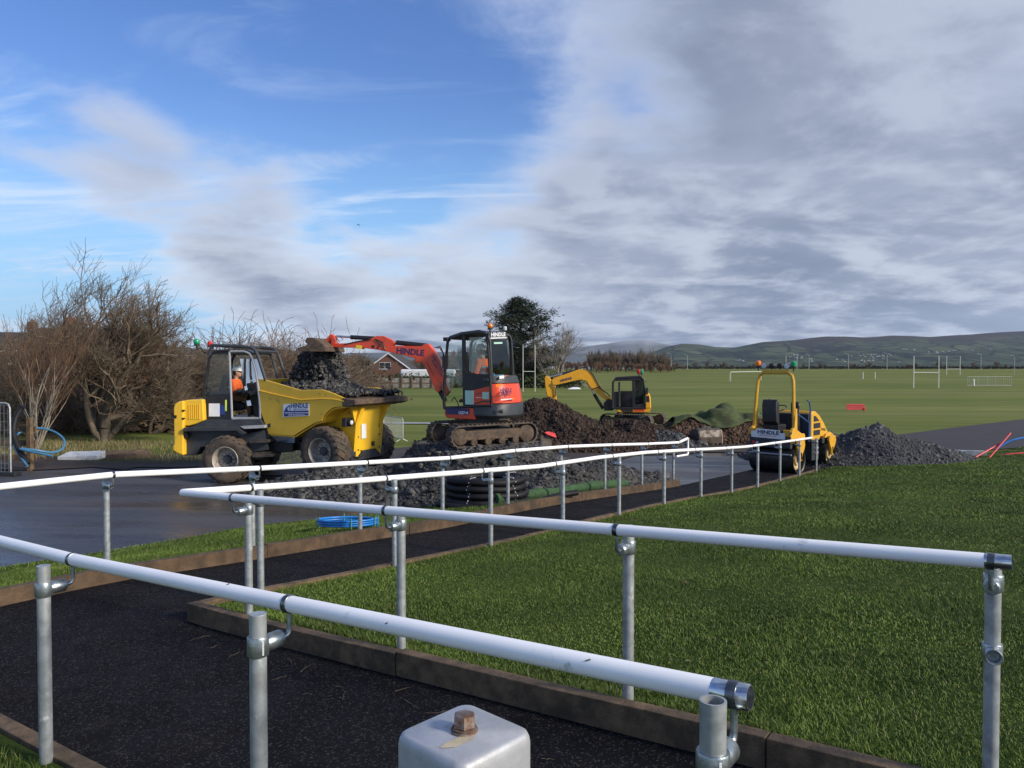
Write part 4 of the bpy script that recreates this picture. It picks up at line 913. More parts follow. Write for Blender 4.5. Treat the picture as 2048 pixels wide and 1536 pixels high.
# company sign on the skip
sgp = [(1012, 690), (1224, 685), (1222, 784), (1010, 796)]; sq = ff.poly(Z1, sgp, SN)
sgn = MB(IF).prism(sq, SN - .014, SN - .003).build('sign', m_wsign, skip, bevel=0)
blp = ff.poly(Z1, [(1016, 745), (1219, 741), (1218, 780), (1015, 791)], SN - .015); MB(IF).prism(blp, SN - .017, SN - .0145).build('sign_band', m_blue, sgn)
def onside(frm, Z, off, I, body, a, b, m, parent, flip=False, hs=1., lift=.002, name='lettering'):
    p0, p1 = lin(frm, Z, [a, b], off); T = I if I is not None else Matrix()
    return place_text(body, T @ p0, T @ p1, T.to_3x3() @ Vector((0, 0, 1)), m, parent, name, hs, lift)
onside(ff, Z1, SN - .016, IF, 'HINDLE', (1074, 720), (1213, 717), m_blue, sgn, hs=1.0); onside(ff, Z1, SN - .016, IF, 'DEMOLITION & PLANT LTD', (1092, 738), (1206, 735), m_blue, sgn, hs=1.3)
lg_ = MB(IF); bm_pts = ff.poly(Z1, [(1020, 744), (1030, 722), (1048, 705), (1062, 697), (1066, 703), (1052, 714), (1042, 726), (1050, 744)], SN - .016); lg_.prism(bm_pts, SN - .018, SN - .0155)
lg_.prism(ff.poly(Z1, [(1060, 699), (1068, 699), (1068, 744), (1063, 744)], SN - .016), SN - .018, SN - .0155).build('digger_emblem', m_blue, sgn)
for y, x0_, x1_ in ((757, 1024, 1210), (774, 1050, 1185)):
    mb = MB(IF); r = random.Random(y); x = x0_
    while x < x1_:
        w = r.uniform(4, 12); mb.prism(ff.poly(Z1, [(x, y), (x + w, y), (x + w, y + 7), (x, y + 7)], SN - .018), SN - .0195, SN - .0178); x += w + r.choice((2, 2, 6))
    mb.build('sign_small_print', m_ltxt, sgn)
dp([(880, 850), (904, 846), (904, 878), (880, 882)], SN - .008, SN - .002, 'decal', m_black, 0, frm=ff, parent=skip, I=IF)
# spoil in the skip and the stream falling from the bucket
lx0, lx1 = ff.p(*Z1(880, 520), 0)[0] - .1, x0 + .1
pk = (ff.p(*Z1(1290, 440), .1)); zrim = ff.p(*Z1(1330, 575), SN)[1]
LX, LY = np.meshgrid(np.linspace(lx0, lx1, 60), np.linspace(SN + .07, SF - .07, 50))
rr = np.hypot((LX - pk[0]) / 1.25, (LY - .1) / .98); LZ = np.maximum(zrim - .08 + (pk[1] - zrim + .10) * np.clip(1 - rr, 0, 1) ** .85, zrim - .10) + .02 * fbm(LX, LY, 4, 4, 5.)
idx = np.arange(LX.size).reshape(LX.shape); qd = np.stack([idx[:-1, :-1], idx[:-1, 1:], idx[1:, 1:], idx[1:, :-1]], -1).reshape(-1, 4); tri = np.concatenate([qd[:, [0, 1, 2]], qd[:, [0, 2, 3]]])
LV = np.stack([LX, LY, LZ], -1).reshape(-1, 3); k = rng.integers(0, len(LV), 3600); RP = LV[k] + rng.normal(0, .02, (3600, 3))
n_s = 4200; t_ = rng.uniform(0, 1, n_s); top = ff.p(*Z1(1325, 270), .15); wdt = .10 + .30 * t_ ** 1.2
SPp = np.stack([top[0] + (pk[0] - top[0]) * t_ + rng.uniform(-1, 1, n_s) * (.33 + .22 * t_ ** 1.5), .15 + rng.uniform(-1, 1, n_s) * (.36 + .2 * t_), top[1] + .10 + (pk[1] - top[1] - .22) * t_], -1)
RV, RF, RA = rocks_arrays(np.concatenate([RP, SPp]), np.concatenate([rng.uniform(.025, .075, 3600), rng.uniform(.02, .075, n_s)]), .4, 41, 2.)
o = link('slate_load', mesh_np('slate_load', np.concatenate([LV, RV]), np.concatenate([tri, RF + len(LV)]), np.concatenate([np.full(len(LV), .3), RA])), m_slate); o.matrix_world = ff.M; tag(o, 'slate rubble piled in the yellow skip with more pouring from the bucket above', 'rubble', kind='stuff')
# driver
sp_ = lin(fr, Z1, [(588, 662)], -.12)[0]
seated_person(fr.M @ Matrix.Translation(sp_) , 'driver in orange hi-vis jacket and white helmet seated in the dumper cab', m_hivis, m_trous, True, hands=[Vector((.36, -.15, .20)), Vector((.38, .15, .24))])

# ------------------------------------------------------------------ orange excavator
Z2 = ZM(580, 630, 3.938); Z3 = ZM(850, 640, 5.908)
ua = R(152); of = FR((-.72, 17.42, .90), ua); ex = empty('excavator', 'orange tracked mini excavator with black cab tipping slate into the dumper', 'excavator', of.M)
SY = .62                                       # near side of the house
def ep(pts, off, y1, name, m, bevel=.01, parent=None, Z=Z3, frm=of, I=None):
    return MB(I).prism(frm.poly(Z, pts, off), off, y1).build(name, m, parent or ex, bevel=bevel)
rear_u = of.p(*Z3(778, 900), SY)[0] - .02
ep([(228, 1040), (232, 1128), (262, 1160), (592, 1178), (566, 1040)], SY, -SY, 'base_skirt', m_orange, .015)
ep([(246, 1042), (522, 1047), (516, 1122), (246, 1112)], SY + .012, SY - .02, 'skirt_panel', m_navy, .004)
# counterweight: rounded tail
cz0 = of.p(*Z3(700, 1165), SY)[1]; cz1 = of.p(*Z3(700, 1000), SY)[1] + .02; cz2 = of.p(*Z3(800, 985), SY)[1]
xs0 = of.p(*Z3(575, 1040), SY)[0]
tail = lambda k: [(xs0, SY * k), (rear_u + .10, SY * k), (rear_u - .10, SY * .93 * k), (rear_u - .22, SY * .72 * k), (rear_u - .28, SY * .35 * k), (rear_u - .30, 0), (rear_u - .28, -SY * .35 * k), (rear_u - .22, -SY * .72 * k), (rear_u - .10, -SY * .93 * k), (rear_u + .1, -SY * k), (xs0, -SY * k)]
def loft(rings, I=None):
    mb = MB(I); n = len(rings[0][0]); vs = []
    for pl, z in rings: vs += [(x, y, z) for x, y in pl]
    fs = [(i * n + j, i * n + (j + 1) % n, (i + 1) * n + (j + 1) % n, (i + 1) * n + j) for i in range(len(rings) - 1) for j in range(n)] + [tuple(range(n))[::-1], tuple((len(rings) - 1) * n + j for j in range(n))]
    return mb.add(vs, fs)
def inset(pl, k, dx=0.): return [(x + dx * (1 if x < 0 else 0) , y * k) for x, y in pl]
cw = loft([(inset(tail(1), .90, .06), cz0), (tail(1), cz0 + .06), (inset(tail(1), 1.0), cz1 - .03), (inset(tail(1), .97, .015), cz1)]).build('counterweight', m_dgrey, ex, bevel=.015)
hz1 = of.p(*Z3(790, 755), SY)[1]
hd_ = loft([(inset(tail(.97), 1, .02), cz1), (inset(tail(.97), 1, .05), (cz1 + hz1) / 2), (inset(tail(.95), 1, .10), hz1)]).build('engine_hood', m_orange, ex, bevel=.02)
hz2 = of.p(*Z3(780, 660), SY)[1]
loft([(inset(tail(.96), 1, .09), hz1 + .002), (inset(tail(.94), 1, .16), hz2)]).build('hood_top', m_dgrey, ex, bevel=.02)
# cab
roofz = of.p(*Z3(640, 132), SY)[1]
sidep = [(222, 1040), (216, 860), (232, 600), (262, 262), (292, 205), (430, 158), (640, 132), (716, 152), (742, 300), (768, 690), (780, 1012)]
ring = of.poly(Z3, sidep, SY); CYF = -.42
def cabframe(off, m, name):
    mb = MB(); pts = [Vector((x, off, z)) for x, z in ring]; mb.tube(pts + [pts[0]], .034, 10); return mb.build(name, m, ex)
cabframe(SY - .02, m_black, 'cab_frame'); cabframe(CYF, m_black, 'cab_frame')
rp = of.poly(Z3, [(272, 232), (300, 190), (430, 146), (640, 120), (725, 142), (735, 175), (640, 160), (430, 180), (320, 222)], SY); MB().prism(rp, SY + .015, CYF - .02).build('cab_roof', m_dgrey, ex, bevel=.02)
ep([(432, 180), (470, 176), (478, 1010), (446, 1010)], SY, SY - .05, 'door_post', m_black, .008); ep([(446, 620), (765, 648), (778, 1012), (446, 1010)], SY - .01, SY - .05, 'door_lower', m_black, .006)
ep([(520, 205), (672, 200), (712, 400), (722, 560), (716, 640), (520, 606)], SY - .015, SY - .022, 'door_glass', m_tglass, 0); ep([(296, 272), (438, 258), (440, 980), (252, 985), (240, 850)], SY - .02, SY - .027, 'front_glass', m_glass, 0)
for pts in ([(296, 272), (438, 258), (440, 980), (252, 985), (240, 850)], [(470, 205), (672, 200), (712, 400), (722, 560), (716, 640), (470, 606)]): MB().prism(of.poly(Z3, pts, SY), CYF + .02, CYF + .027).build('side_glass', m_glass, ex)
ep([(568, 830), (760, 782), (770, 1000), (572, 1004)], SY + .006, SY - .012, 'door_panel', m_orange, .003)
ep([(572, 985), (690, 950), (768, 955), (768, 975), (690, 968), (574, 1003)], SY + .009, SY + .004, 'door_stripe', m_dgrey, 0)
ep([(472, 832), (574, 834), (576, 1000), (476, 998)], SY + .012, SY + .004, 'notice', m_mint, 0); ep([(676, 852), (754, 852), (755, 934), (676, 934)], SY + .012, SY + .007, 'notice', m_mint, 0)
ep([(600, 865), (664, 864), (664, 872), (600, 874)], SY + .012, SY + .008, 'decal', m_navy, 0); ep([(600, 914), (664, 912), (664, 918), (600, 920)], SY + .012, SY + .008, 'decal', m_ltxt, 0)
ep([(674, 690), (742, 690), (748, 722), (690, 724)], SY + .03, SY - .01, 'door_handle', m_dgrey, .006); ep([(210, 205), (262, 202), (264, 248), (212, 250)], SY + .05, SY - .1, 'work_lamp', m_black, .01)
onside(of, Z3, SY + .013, None, 'U27-4', (398, 1110), (508, 1113), m_ltxt, ex, hs=.9, lift=.0)
# rear of the cab
ru = rear_u + .01; bk = of.back
def rearp(pts, u, th, name, m, Z=Z3, parent=None, bevel=.004):
    pl = of.back(Z, pts, u); return MB().add([(u, y, z) for y, z in pl] + [(u + th, y, z) for y, z in pl], [tuple(range(len(pl))), tuple(range(2 * len(pl) - 1, len(pl) - 1, -1))] + [(i, (i + 1) % len(pl), (i + 1) % len(pl) + len(pl), i + len(pl)) for i in range(len(pl))]).build(name, m, parent or ex, bevel=bevel)
u2 = of.p(*Z3(745, 300), SY)[0]
rearp([(748, 150), (940, 128), (975, 165), (985, 232), (752, 236)], u2 - .02, .04, 'rear_roof_panel', m_dgrey); rearp([(775, 208), (965, 203), (967, 214), (775, 222)], u2 - .03, .008, 'rear_sticker', m_wsign, bevel=0)
rw = rearp([(752, 240), (984, 236), (1018, 588), (990, 636), (835, 650), (800, 606)], u2 - .03, .008, 'rear_window', m_tglass, bevel=0)
rearp([(815, 262), (914, 260), (914, 280), (815, 284)], u2 - .04, .004, 'window_sticker', m_mint, parent=rw, bevel=0)
yy, zz_ = of.q(*Z3(1000, 236), u2); MB().tube([(u2, yy, zz_ + .1), (u2 - .03, yy - .02, zz_), (u2 - .06, yy - .06, hz2 + .05), (u2 - .05, yy - .05, hz2 - .02)], .03, 10).build('rear_pillar', m_black, ex)
MB().tube([(u2 + .02, SY - .03, zz_ + .1), (u2 - .03, SY - .03, zz_ - .05), (rear_u + .02, SY - .03, hz2)], .03, 10).build('rear_pillar', m_black, ex)
u3 = rear_u - .02
rearp([(880, 660), (935, 655), (935, 690), (880, 695)], u3 - .10, .004, 'decal', m_ltxt, bevel=0); rearp([(940, 658), (985, 655), (985, 688), (940, 690)], u3 - .10, .004, 'decal', m_amber, bevel=0)
def reartext(body, a, b, u, m, hs=1.):
    p0 = of.q(*Z3(*a), u); p1 = of.q(*Z3(*b), u); return place_text(body, (u, *p0), (u, *p1), (0, 0, 1), m, ex, 'lettering', hs, .004)
reartext('HINDLE', (780, 195), (950, 190), u2 - .03, m_ltxt, .62); reartext('HINDLE', (888, 856), (1022, 849), u3 - .275, m_navy, .85); reartext('DEMOLITION', (896, 880), (1020, 875), u3 - .275, m_navy, .8); reartext('PLANT LTD', (918, 901), (1005, 897), u3 - .275, m_navy, .95)
rearp([(895, 938), (1028, 926), (1028, 936), (895, 948)], u3 - .285, .004, 'reflective_strip', m_wsign, bevel=0); rearp([(1028, 918), (1055, 915), (1055, 940), (1028, 944)], u3 - .285, .004, 'reflector', m_amber, bevel=0); rearp([(838, 758), (905, 752), (905, 786), (838, 792)], u3 - .255, .004, 'decal', m_amber, bevel=0)
MB().tube([Vector((u3 - .02, SY - .06, cz0 + .16)), Vector((u3 - .16, SY - .16, cz0 + .16))], .05, 12).build('tow_eye', m_black, cw)
bx = of.q(*Z3(768, 70), u2 + .1); beacon((u2 + .1, *bx), .062, m_amber, ex, .12, True); bx = of.q(*Z3(944, 100), u2 + .1); beacon((u2 + .1, *bx), .045, m_lamp, ex, .04)
# seat and driver
MB().prism([(-.54, 1.30), (-.44, 1.28), (-.40, 1.78), (-.50, 1.84)], .28, -.18).b2((-.50, .30, .90), (.06, -.20, 1.25)).build('driver_seat', mat('blue seat cloth', (.10, .25, .42), .8, var=.15), ex, bevel=.03)
for y in (.34, -.22): MB().tube([(.05, y, .90), (.14, y, 1.3), (.12, y, 1.46)], [.02, .018, .03], 8).build('control_lever', m_black, ex)
MB().tube([(.44, .14, .62), (.50, .16, .9), (.5, .3, 1.02), (.5, .42, .95)], .012, 8).build('hose', m_hose, ex)
seated_person(of.M @ Matrix.Translation((-.26, .06, 1.36)), 'operator in orange hi-vis seated behind the excavator cab glass', m_hivis, m_hivis, True, hands=[Vector((.38, -.26, .12)), Vector((.38, .26, .12))], lean=.12)
# undercarriage
def undercarriage(root, M, length, gauge, tw, th, sprk, lugs=46, mbelt=None, mfr=None):
    mbelt = mbelt or m_track; mfr = mfr or m_mudpaint
    for s in (-1, 1):
        y = s * gauge / 2; r = th / 2; hl_ = length / 2 - r; path_ = []
        n = 18
        for i in range(n + 1): a = math.pi / 2 - math.pi * i / n; path_.append((hl_ + r * math.cos(a), r + r * math.sin(a)))
        for i in range(n + 1): a = -math.pi / 2 - math.pi * i / n; path_.append((-hl_ + (r) * math.cos(a), r + r * math.sin(a)))
        path_ = [(x, z - (.025 * math.cos(x / hl_ * 1.5) if z > th * .9 else 0)) for x, z in path_]
        mb = MB(M); k = len(path_); vs = []
        for i, (x, z) in enumerate(path_):
            a = path_[i - 1]; b = path_[(i + 1) % k]; t = Vector((b[0] - a[0], b[1] - a[1])).normalized(); nn = Vector((-t.y, t.x))
            cxz = Vector((x, z)); ins = cxz - nn * -.030 if (Vector((0, r)) - cxz).dot(nn) > 0 else cxz - nn * .030
            vs += [(x, y - tw / 2, z), (x, y + tw / 2, z), (ins.x, y + tw / 2, ins.y), (ins.x, y - tw / 2, ins.y)]
        fs = [(i * 4 + j, i * 4 + (j + 1) % 4, ((i + 1) % k) * 4 + (j + 1) % 4, ((i + 1) % k) * 4 + j) for i in range(k) for j in range(4)]
        mb.add(vs, fs); tr = mb.build('track', mbelt, root, smooth=40)
        # lugs spaced evenly along the loop
        per = [0.]
        for a, b in zip(path_, path_[1:] + path_[:1]): per.append(per[-1] + math.hypot(b[0] - a[0], b[1] - a[1]))
        lm = MB(M)
        for q in range(lugs):
            d = per[-1] * q / lugs; i = max(j for j in range(k) if per[j] <= d); a = Vector(path_[i]); b = Vector(path_[(i + 1) % k]); f = (d - per[i]) / max(1e-6, per[i + 1] - per[i]); c = a.lerp(b, f); t = (b - a).normalized()
            out = Vector((-t.y, t.x)); out = out if (c - Vector((max(-hl_, min(hl_, c.x)), r))).dot(out) > 0 else -out
            rot = Matrix(((t.x, 0, out.x), (0, 1, 0), (t.y, 0, out.y))); cc = c + out * .010
            for oy in (-.25, .25): lm.box((cc.x + (.012 if oy > 0 else -.012) * t.x, y + oy * tw, cc.y + (.012 if oy > 0 else -.012) * t.y), (.035, tw * .48, .026), rot)
        lm.build('track_lugs', mbelt, tr, smooth=30)
        of_ = y + s * 0
        fb = MB(M).b2((-hl_ + .05, y - tw * .36, th * .30), (hl_ - .10, y + tw * .36, th * .74)); fb.build('track_frame', mfr, root, bevel=.03)
        for x, rr in ((hl_, r * .80), (-hl_, r * .74)):
            MB(M).lathe([(rr * .35, -tw * .42), (rr * .75, -tw * .36), (rr, -tw * .30), (rr, tw * .30), (rr * .75, tw * .36), (rr * .35, tw * .42)], (x, y, r), (0, 1, 0), 22).build('sprocket' if x > 0 else 'idler', mfr, root)
        for i in range(4):
            x = -hl_ * .62 + hl_ * 1.25 * i / 3; MB(M).cyl((x, y - tw * .40, th * .22), (x, y + tw * .40, th * .22), th * .16, n=16).build('roller_wheel', mfr, root, bevel=.01)
    MB(M).b2((-length * .22, -gauge / 2, th * .38), (length * .22, gauge / 2, th * .80)).build('track_carriage', m_black, root, bevel=.03)
    MB(M).cyl((0, 0, th * .7), (0, 0, th * 1.28), length * .20, n=28).build('slew_ring', m_black, root)
# near track sits where the photograph shows it
MT = of.I @ Matrix.Translation((-.68, 17.30, .895)) @ Matrix.Rotation(R(27), 4, 'Z') @ Matrix.Rotation(R(-1.0), 4, 'Y')
undercarriage(ex, MT, 2.08, 1.16, .31, .48, True)
# boom in its own plane, swung a little off the house
ba = math.atan2(.55, -3.0); bf = FR((-1.50, 17.72, 0), ba); IB = of.I @ bf.M
def bp_(pts, w, name, m, Z=Z2, bevel=.012, y=0., parent=None): return MB(IB).prism(bf.poly(Z, pts, 0), y - w / 2, y + w / 2).build(name, m, parent or ex, bevel=bevel)
boom = bp_([(1262, 600), (1215, 470), (1190, 360), (1145, 285), (1100, 228), (1070, 228), (1045, 246), (840, 243), (772, 247), (742, 268), (770, 288), (900, 316), (990, 340), (1000, 375), (1040, 372), (1100, 430), (1190, 545), (1235, 640)], .20, 'boom', m_orange)
dip = bp_([(338, 172), (356, 160), (366, 226), (480, 222), (640, 190), (690, 166), (745, 166), (815, 200), (835, 222), (812, 248), (770, 262), (765, 288), (700, 274), (560, 258), (372, 256), (332, 252)], .17, 'dipper_arm', m_orange)
L_ = lambda pts: [Vector((a, 0, b)) for a, b in bf.poly(Z2, pts, 0)]
a, b = L_([(665, 185), (366, 168)]); ram(ex, a, b, .62, .052, IB); a, b = L_([(1082, 243), (812, 214)]); ram(ex, a, b, .90, .058, IB); a, b = L_([(1225, 680), (1060, 380)]); ram(ex, a, b, .52, .055, IB, m_black)
bp_([(1062, 374), (1082, 364), (1205, 590), (1185, 605), (1160, 600)], .09, 'ram_guard', m_orange, y=.09)
bp_([(284, 196), (322, 150), (345, 156), (352, 172), (318, 206), (306, 232), (290, 226)], .10, 'bucket_link', m_orange); bp_([(318, 175), (348, 165), (368, 250), (340, 258)], .12, 'bucket_link', m_orange)
for pts, r in (([(690, 200), (720, 235), (700, 270)], .012), ([(680, 190), (740, 215), (760, 270)], .012), ([(375, 175), (400, 210), (430, 195), (410, 165)], .011), ([(1170, 265), (1185, 255), (1215, 300), (1212, 420)], .014), ([(1150, 260), (1195, 245), (1225, 330), (1222, 440)], .014), ([(440, 232), (560, 205), (650, 195)], .011)):
    MB(IB).tube([(v.x, .10, v.z) for v in L_(pts)], r, 8).build('hose', m_hose, ex)
# bucket tipped mouth-down
bk_pts = bf.poly(Z2, [(200, 212), (212, 188), (262, 190), (330, 232), (342, 262), (300, 276), (268, 258), (222, 258), (140, 292), (142, 268), (190, 252), (225, 238)], 0)
bkt = MB(IB); bw = .55; outer = bf.poly(Z2, [(140, 268), (205, 250), (228, 238), (202, 214), (214, 188), (262, 190), (332, 234), (352, 262), (356, 290)], 0)
for i in range(len(outer) - 1):
    (xa, za), (xb, zb) = outer[i], outer[i + 1]; bar(bkt, (xa, 0, za), (xb, 0, zb), .028, bw * 2)
cap_ = outer + [bf.p(*Z2(352, 292), 0), bf.p(*Z2(145, 290), 0)]
for s in (-1, 1): bkt.prism(cap_, s * bw - .012, s * bw + .012)
bkt.build('bucket', m_mudpaint, ex, bevel=.006)
mbT = lambda body, a, b, hs=1.: place_text(body, IB @ Vector((bf.p(*Z2(*a), .1)[0], .1, bf.p(*Z2(*a), .1)[1])), IB @ Vector((bf.p(*Z2(*b), .1)[0], .1, bf.p(*Z2(*b), .1)[1])), IB.to_3x3() @ Vector((0, 0, 1)), m_navy, boom, 'lettering', hs, .004)
mbT('HINDLE', (838, 300), (1056, 322), 1.0); mbT('DEMOLITION', (1112, 318), (1204, 455), .9); mbT('PLANT LTD', (1112, 362), (1194, 488), .9)
bp_([(532, 236), (578, 242), (576, 270), (530, 266)], .176, 'decal', mat('yellow sticker', (.75, .55, .04), .5), bevel=0, parent=dip); bp_([(652, 238), (676, 238), (676, 260), (652, 260)], .176, 'decal', m_black, bevel=0, parent=dip)
# ------------------------------------------------------------------ road roller
Z5 = ZM(1480, 710, 6.146)
rb_ = gz(1599, 947, -.33); rha = math.atan2(1.65, 1.61)
hf = Vector((math.cos(rha), math.sin(rha), 0)); hl2 = Vector((-hf.y, hf.x, 0))
DR, DW, WB = .39, 1.30, 2.15
ro = Vector((rb_.x, rb_.y, -.345)) + hl2 * (DW / 2)          # under the middle of the rear drum
rf = FR(ro, rha); rol = empty('road_roller', 'ochre yellow tandem road roller with a roll hoop and row of lamps', 'road roller', rf.M)
m_drum = mat('smooth steel drum', (.045, .043, .043), .38, metal=.6, var=.3, vscale=5, dirt=(.07, .058, .048), dirt_amt=.3, dscale=3)
RY = -DW / 2
for x in (0, WB):
    d = MB().lathe([(DR * .90, -DW / 2 + .02), (DR * .985, -DW / 2), (DR, -DW / 2 + .03), (DR, DW / 2 - .03), (DR * .985, DW / 2), (DR * .90, DW / 2 - .02)], (x, 0, DR), (0, 1, 0), 56, cap=False)
    d.lathe([(DR * .90, -DW / 2 + .02), (DR * .86, -DW / 2 + .14), (.03, -DW / 2 + .16)], (x, 0, DR), (0, 1, 0), 40, cap=False); d.lathe([(DR * .90, DW / 2 - .02), (.03, DW / 2 - .16)], (x, 0, DR), (0, 1, 0), 40, cap=False)
    dr = d.build('drum', m_drum, rol, smooth=30)
    for s in (-1, 1):
        yo = s * (DW / 2 + .015); yk = MB().prism([(x - .20, .92), (x - .25, .80), (x - .20, .66), (x - .09, .54), (x - .06, .36), (x + .06, .36), (x + .09, .54), (x + .20, .66), (x + .25, .80), (x + .20, .92)], yo - .035, yo + .035).build('drum_yoke', m_dyel, rol, bevel=.015)
        hb = MB().lathe([(.27, 0), (.28, .03), (.235, .045), (.22, .02), (.15, .02), (.15, .07), (.06, .075)], (x, s * (DW / 2 - .12), DR), (0, s, 0), 24)
        for i in range(8):
            a = 2 * math.pi * i / 8; hb.cyl((x + .115 * math.cos(a), s * (DW / 2 - .10), DR + .115 * math.sin(a)), (x + .115 * math.cos(a), s * (DW / 2 - .05), DR + .115 * math.sin(a)), .018, n=6)
        hb.build('drum_hub', mat('cream hub paint', (.52, .40, .20), .5, var=.2, dirt=(.12, .09, .06), dirt_amt=.3), dr); MB().tube([(x - .05, yo, .62), (x - .02, yo + s * .045, .58), (x + .0, yo + s * .045, .42), (x, yo, .36)], .018, 8).build('hose', m_hose, rol)
MB().b2((-.42, -.56, .70), (.42, .56, .84)).build('rear_frame', m_dgrey, rol, bevel=.02); MB().b2((WB - .40, -.56, .70), (WB + .42, .56, .86)).build('front_frame', m_dgrey, rol, bevel=.02)
MB().b2((.40, -.30, .30), (WB - .38, .30, .86)).build('articulation_joint', m_dgrey, rol, bevel=.03); MB().b2((1.02, -.56, .26), (1.50, -.34, .86)).build('step_box', m_dgrey, rol, bevel=.02)
for z in (.48, .62): MB().box((1.26, -.575, z), (.24, .04, .05)).build('step', m_lgrey, rol, bevel=.004)
MB().b2((-.47, -.60, .72), (-.40, .60, 1.12)).build('rear_bumper', m_dgrey, rol, bevel=.02)
# white board with the company name
def rbq(pts, u): return [(u, y, z) for y, z in rf.back(Z5, pts, u)]
bu = -.47
def rback(pts, u, th, name, m, parent=rol, bevel=.0):
    pl = rf.back(Z5, pts, u); n = len(pl); return MB().add([(u, y, z) for y, z in pl] + [(u - th, y, z) for y, z in pl], [tuple(range(n)), tuple(range(2 * n - 1, n - 1, -1))] + [(i, (i + 1) % n, (i + 1) % n + n, i + n) for i in range(n)]).build(name, m, parent, bevel=bevel)
bd = rback([(140, 926), (200, 930), (200, 900), (490, 930), (490, 958), (555, 964), (553, 1042), (140, 1003)], bu - .005, .012, 'name_board', m_wsign)
def rtext(body, a, b, u, m, hs=1., parent=bd):
    p0, p1 = rf.q(*Z5(*a), u), rf.q(*Z5(*b), u); return place_text(body, (u, *p0), (u, *p1), (0, 0, 1), m, parent, 'lettering', hs, .003)
rtext('HINDLE', (217, 962), (480, 985), bu - .018, m_navy, .80); rtext('DEMOLITION & PLANT LTD', (240, 990), (448, 1008), bu - .018, m_red, 1.0)
for zx, zy, mm in ((168, 1068, m_red), (213, 1078, m_lamp), (490, 1112, m_lamp)):
    y, z = rf.q(*Z5(zx, zy), bu); MB().lathe([(.045, 0), (.042, .025), (.004, .03)], (bu, y, z), (-1, 0, 0), 16).build('tail_lamp', mm, rol)
y, z = rf.q(*Z5(425, 1070), bu); MB().box((bu - .01, y, z), (.03, .10, .06)).build('number_lamp', m_lgrey, rol, bevel=.004)
MB().cyl((-.45, -.62, .55), (-.45, .62, .55), .022, n=10).build('scraper_bar', m_lgrey, rol)
# operator station
MB().b2((-.38, -.55, .84), (.62, .55, .96)).build('platform', m_black, rol, bevel=.01); MB().b2((-.42, -.50, .96), (-.20, .50, 1.20)).build('rear_tank', m_black, rol, bevel=.03)
for s in (-1, 1):
    MB().prism([(-.44, 1.10), (-.36, 1.26), (-.26, 1.28), (-.20, 1.80), (-.10, 1.80), (-.08, 1.22), (.10, 1.14), (.42, 1.05), (.42, .92), (-.44, .92)], s * .54, s * .62).build('side_panel', m_dyel, rol, bevel=.015)
    MB().box((-.455, s * .50, 1.14), (.05, .22, .18)).build('rear_corner_plate', m_dyel, rol, bevel=.015)
    MB().prism([(.44, .86), (-.46, .86), (-.46, 1.09), (.40, 1.09)], s * .555, s * .61).build('side_skirt', m_dyel, rol, bevel=.012)
# hoop
hy = .56; hz0, hz1_ = 1.2, 2.78
hp = [(-.18, -hy, 1.25), (-.20, -hy, 1.7), (-.16, -hy * .95, 2.3), (-.14, -hy * .92, 2.55), (-.13, -hy * .84, 2.70), (-.13, -hy * .64, 2.78), (-.13, hy * .64, 2.78), (-.13, hy * .84, 2.70), (-.14, hy * .92, 2.55), (-.16, hy * .95, 2.3), (-.20, hy, 1.7), (-.18, hy, 1.25)]
MB().tube(hp, .046, 8).build('roll_hoop', m_dyel, rol, smooth=40)
MB().box((-.13, 0, 2.855), (.07, .78, .03)).build('lamp_bar', m_dyel, rol, bevel=.006)
beacon((-.13, hy * .92, 3.04), .075, m_amber, rol, .14); beacon((-.13, -hy * .92, 3.03), .075, m_grn, rol, .14)
for y, mm in ((.33, m_lamp), (.12, m_black), (-.12, m_black), (-.34, m_lamp)):
    w_ = MB().lathe([(.02, -.05), (.075, -.03), (.085, .03), (.08, .035)], (-.13, y, 2.97), (-1 if mm is m_lamp else 1, 0, 0), 18).cyl((-.13, y, 2.86), (-.13, y, 2.92), .015, n=8).build('work_lamp', m_black, rol)
    MB().lathe([(.078, .0352), (.05, .045), (.003, .048)], (-.13, y, 2.97), (-1 if mm is m_lamp else 1, 0, 0), 18).build('lens', m_lamp, w_)
# seat, wheel, rails
MB().prism([(.02, 1.30), (.12, 1.28), (.08, 1.92), (.02, 2.03), (-.05, 2.02), (-.10, 1.90), (-.08, 1.40)], .42, -.02).b2((0, .44, 1.10), (.5, -.04, 1.32)).b2((.1, .32, .95), (.4, .08, 1.12)).build('seat', m_black, rol, bevel=.075, segs=4)
MB().b2((.62, -.30, .92), (.86, .40, 1.62)).build('console', m_black, rol, bevel=.04); MB().torus((.60, .20, 1.76), (-.45, 0, .9), .17, .017, 22, 8).build('steering_wheel', m_black, rol); MB().box((.75, -.18, 1.78), (.12, .26, .34)).build('instrument_hood', m_black, rol, bevel=.06)
MB().box((.67, -.18, 1.44), (.02, .16, .1)).build('instrument_panel', m_lgrey, rol)
for y in (-.56, .56):
    MB().tube([(.10, y, 1.62), (.45, y, 1.50), (.80, y, 1.36), (.80, y, .95)], .018, 8).build('grab_rail', m_blueframe, rol); MB().tube([(.86, y, .95), (.88, y, 1.76), (.80, y, 1.96), (.66, y, 2.0)], .020, 8).build('grab_rail', m_blueframe, rol)
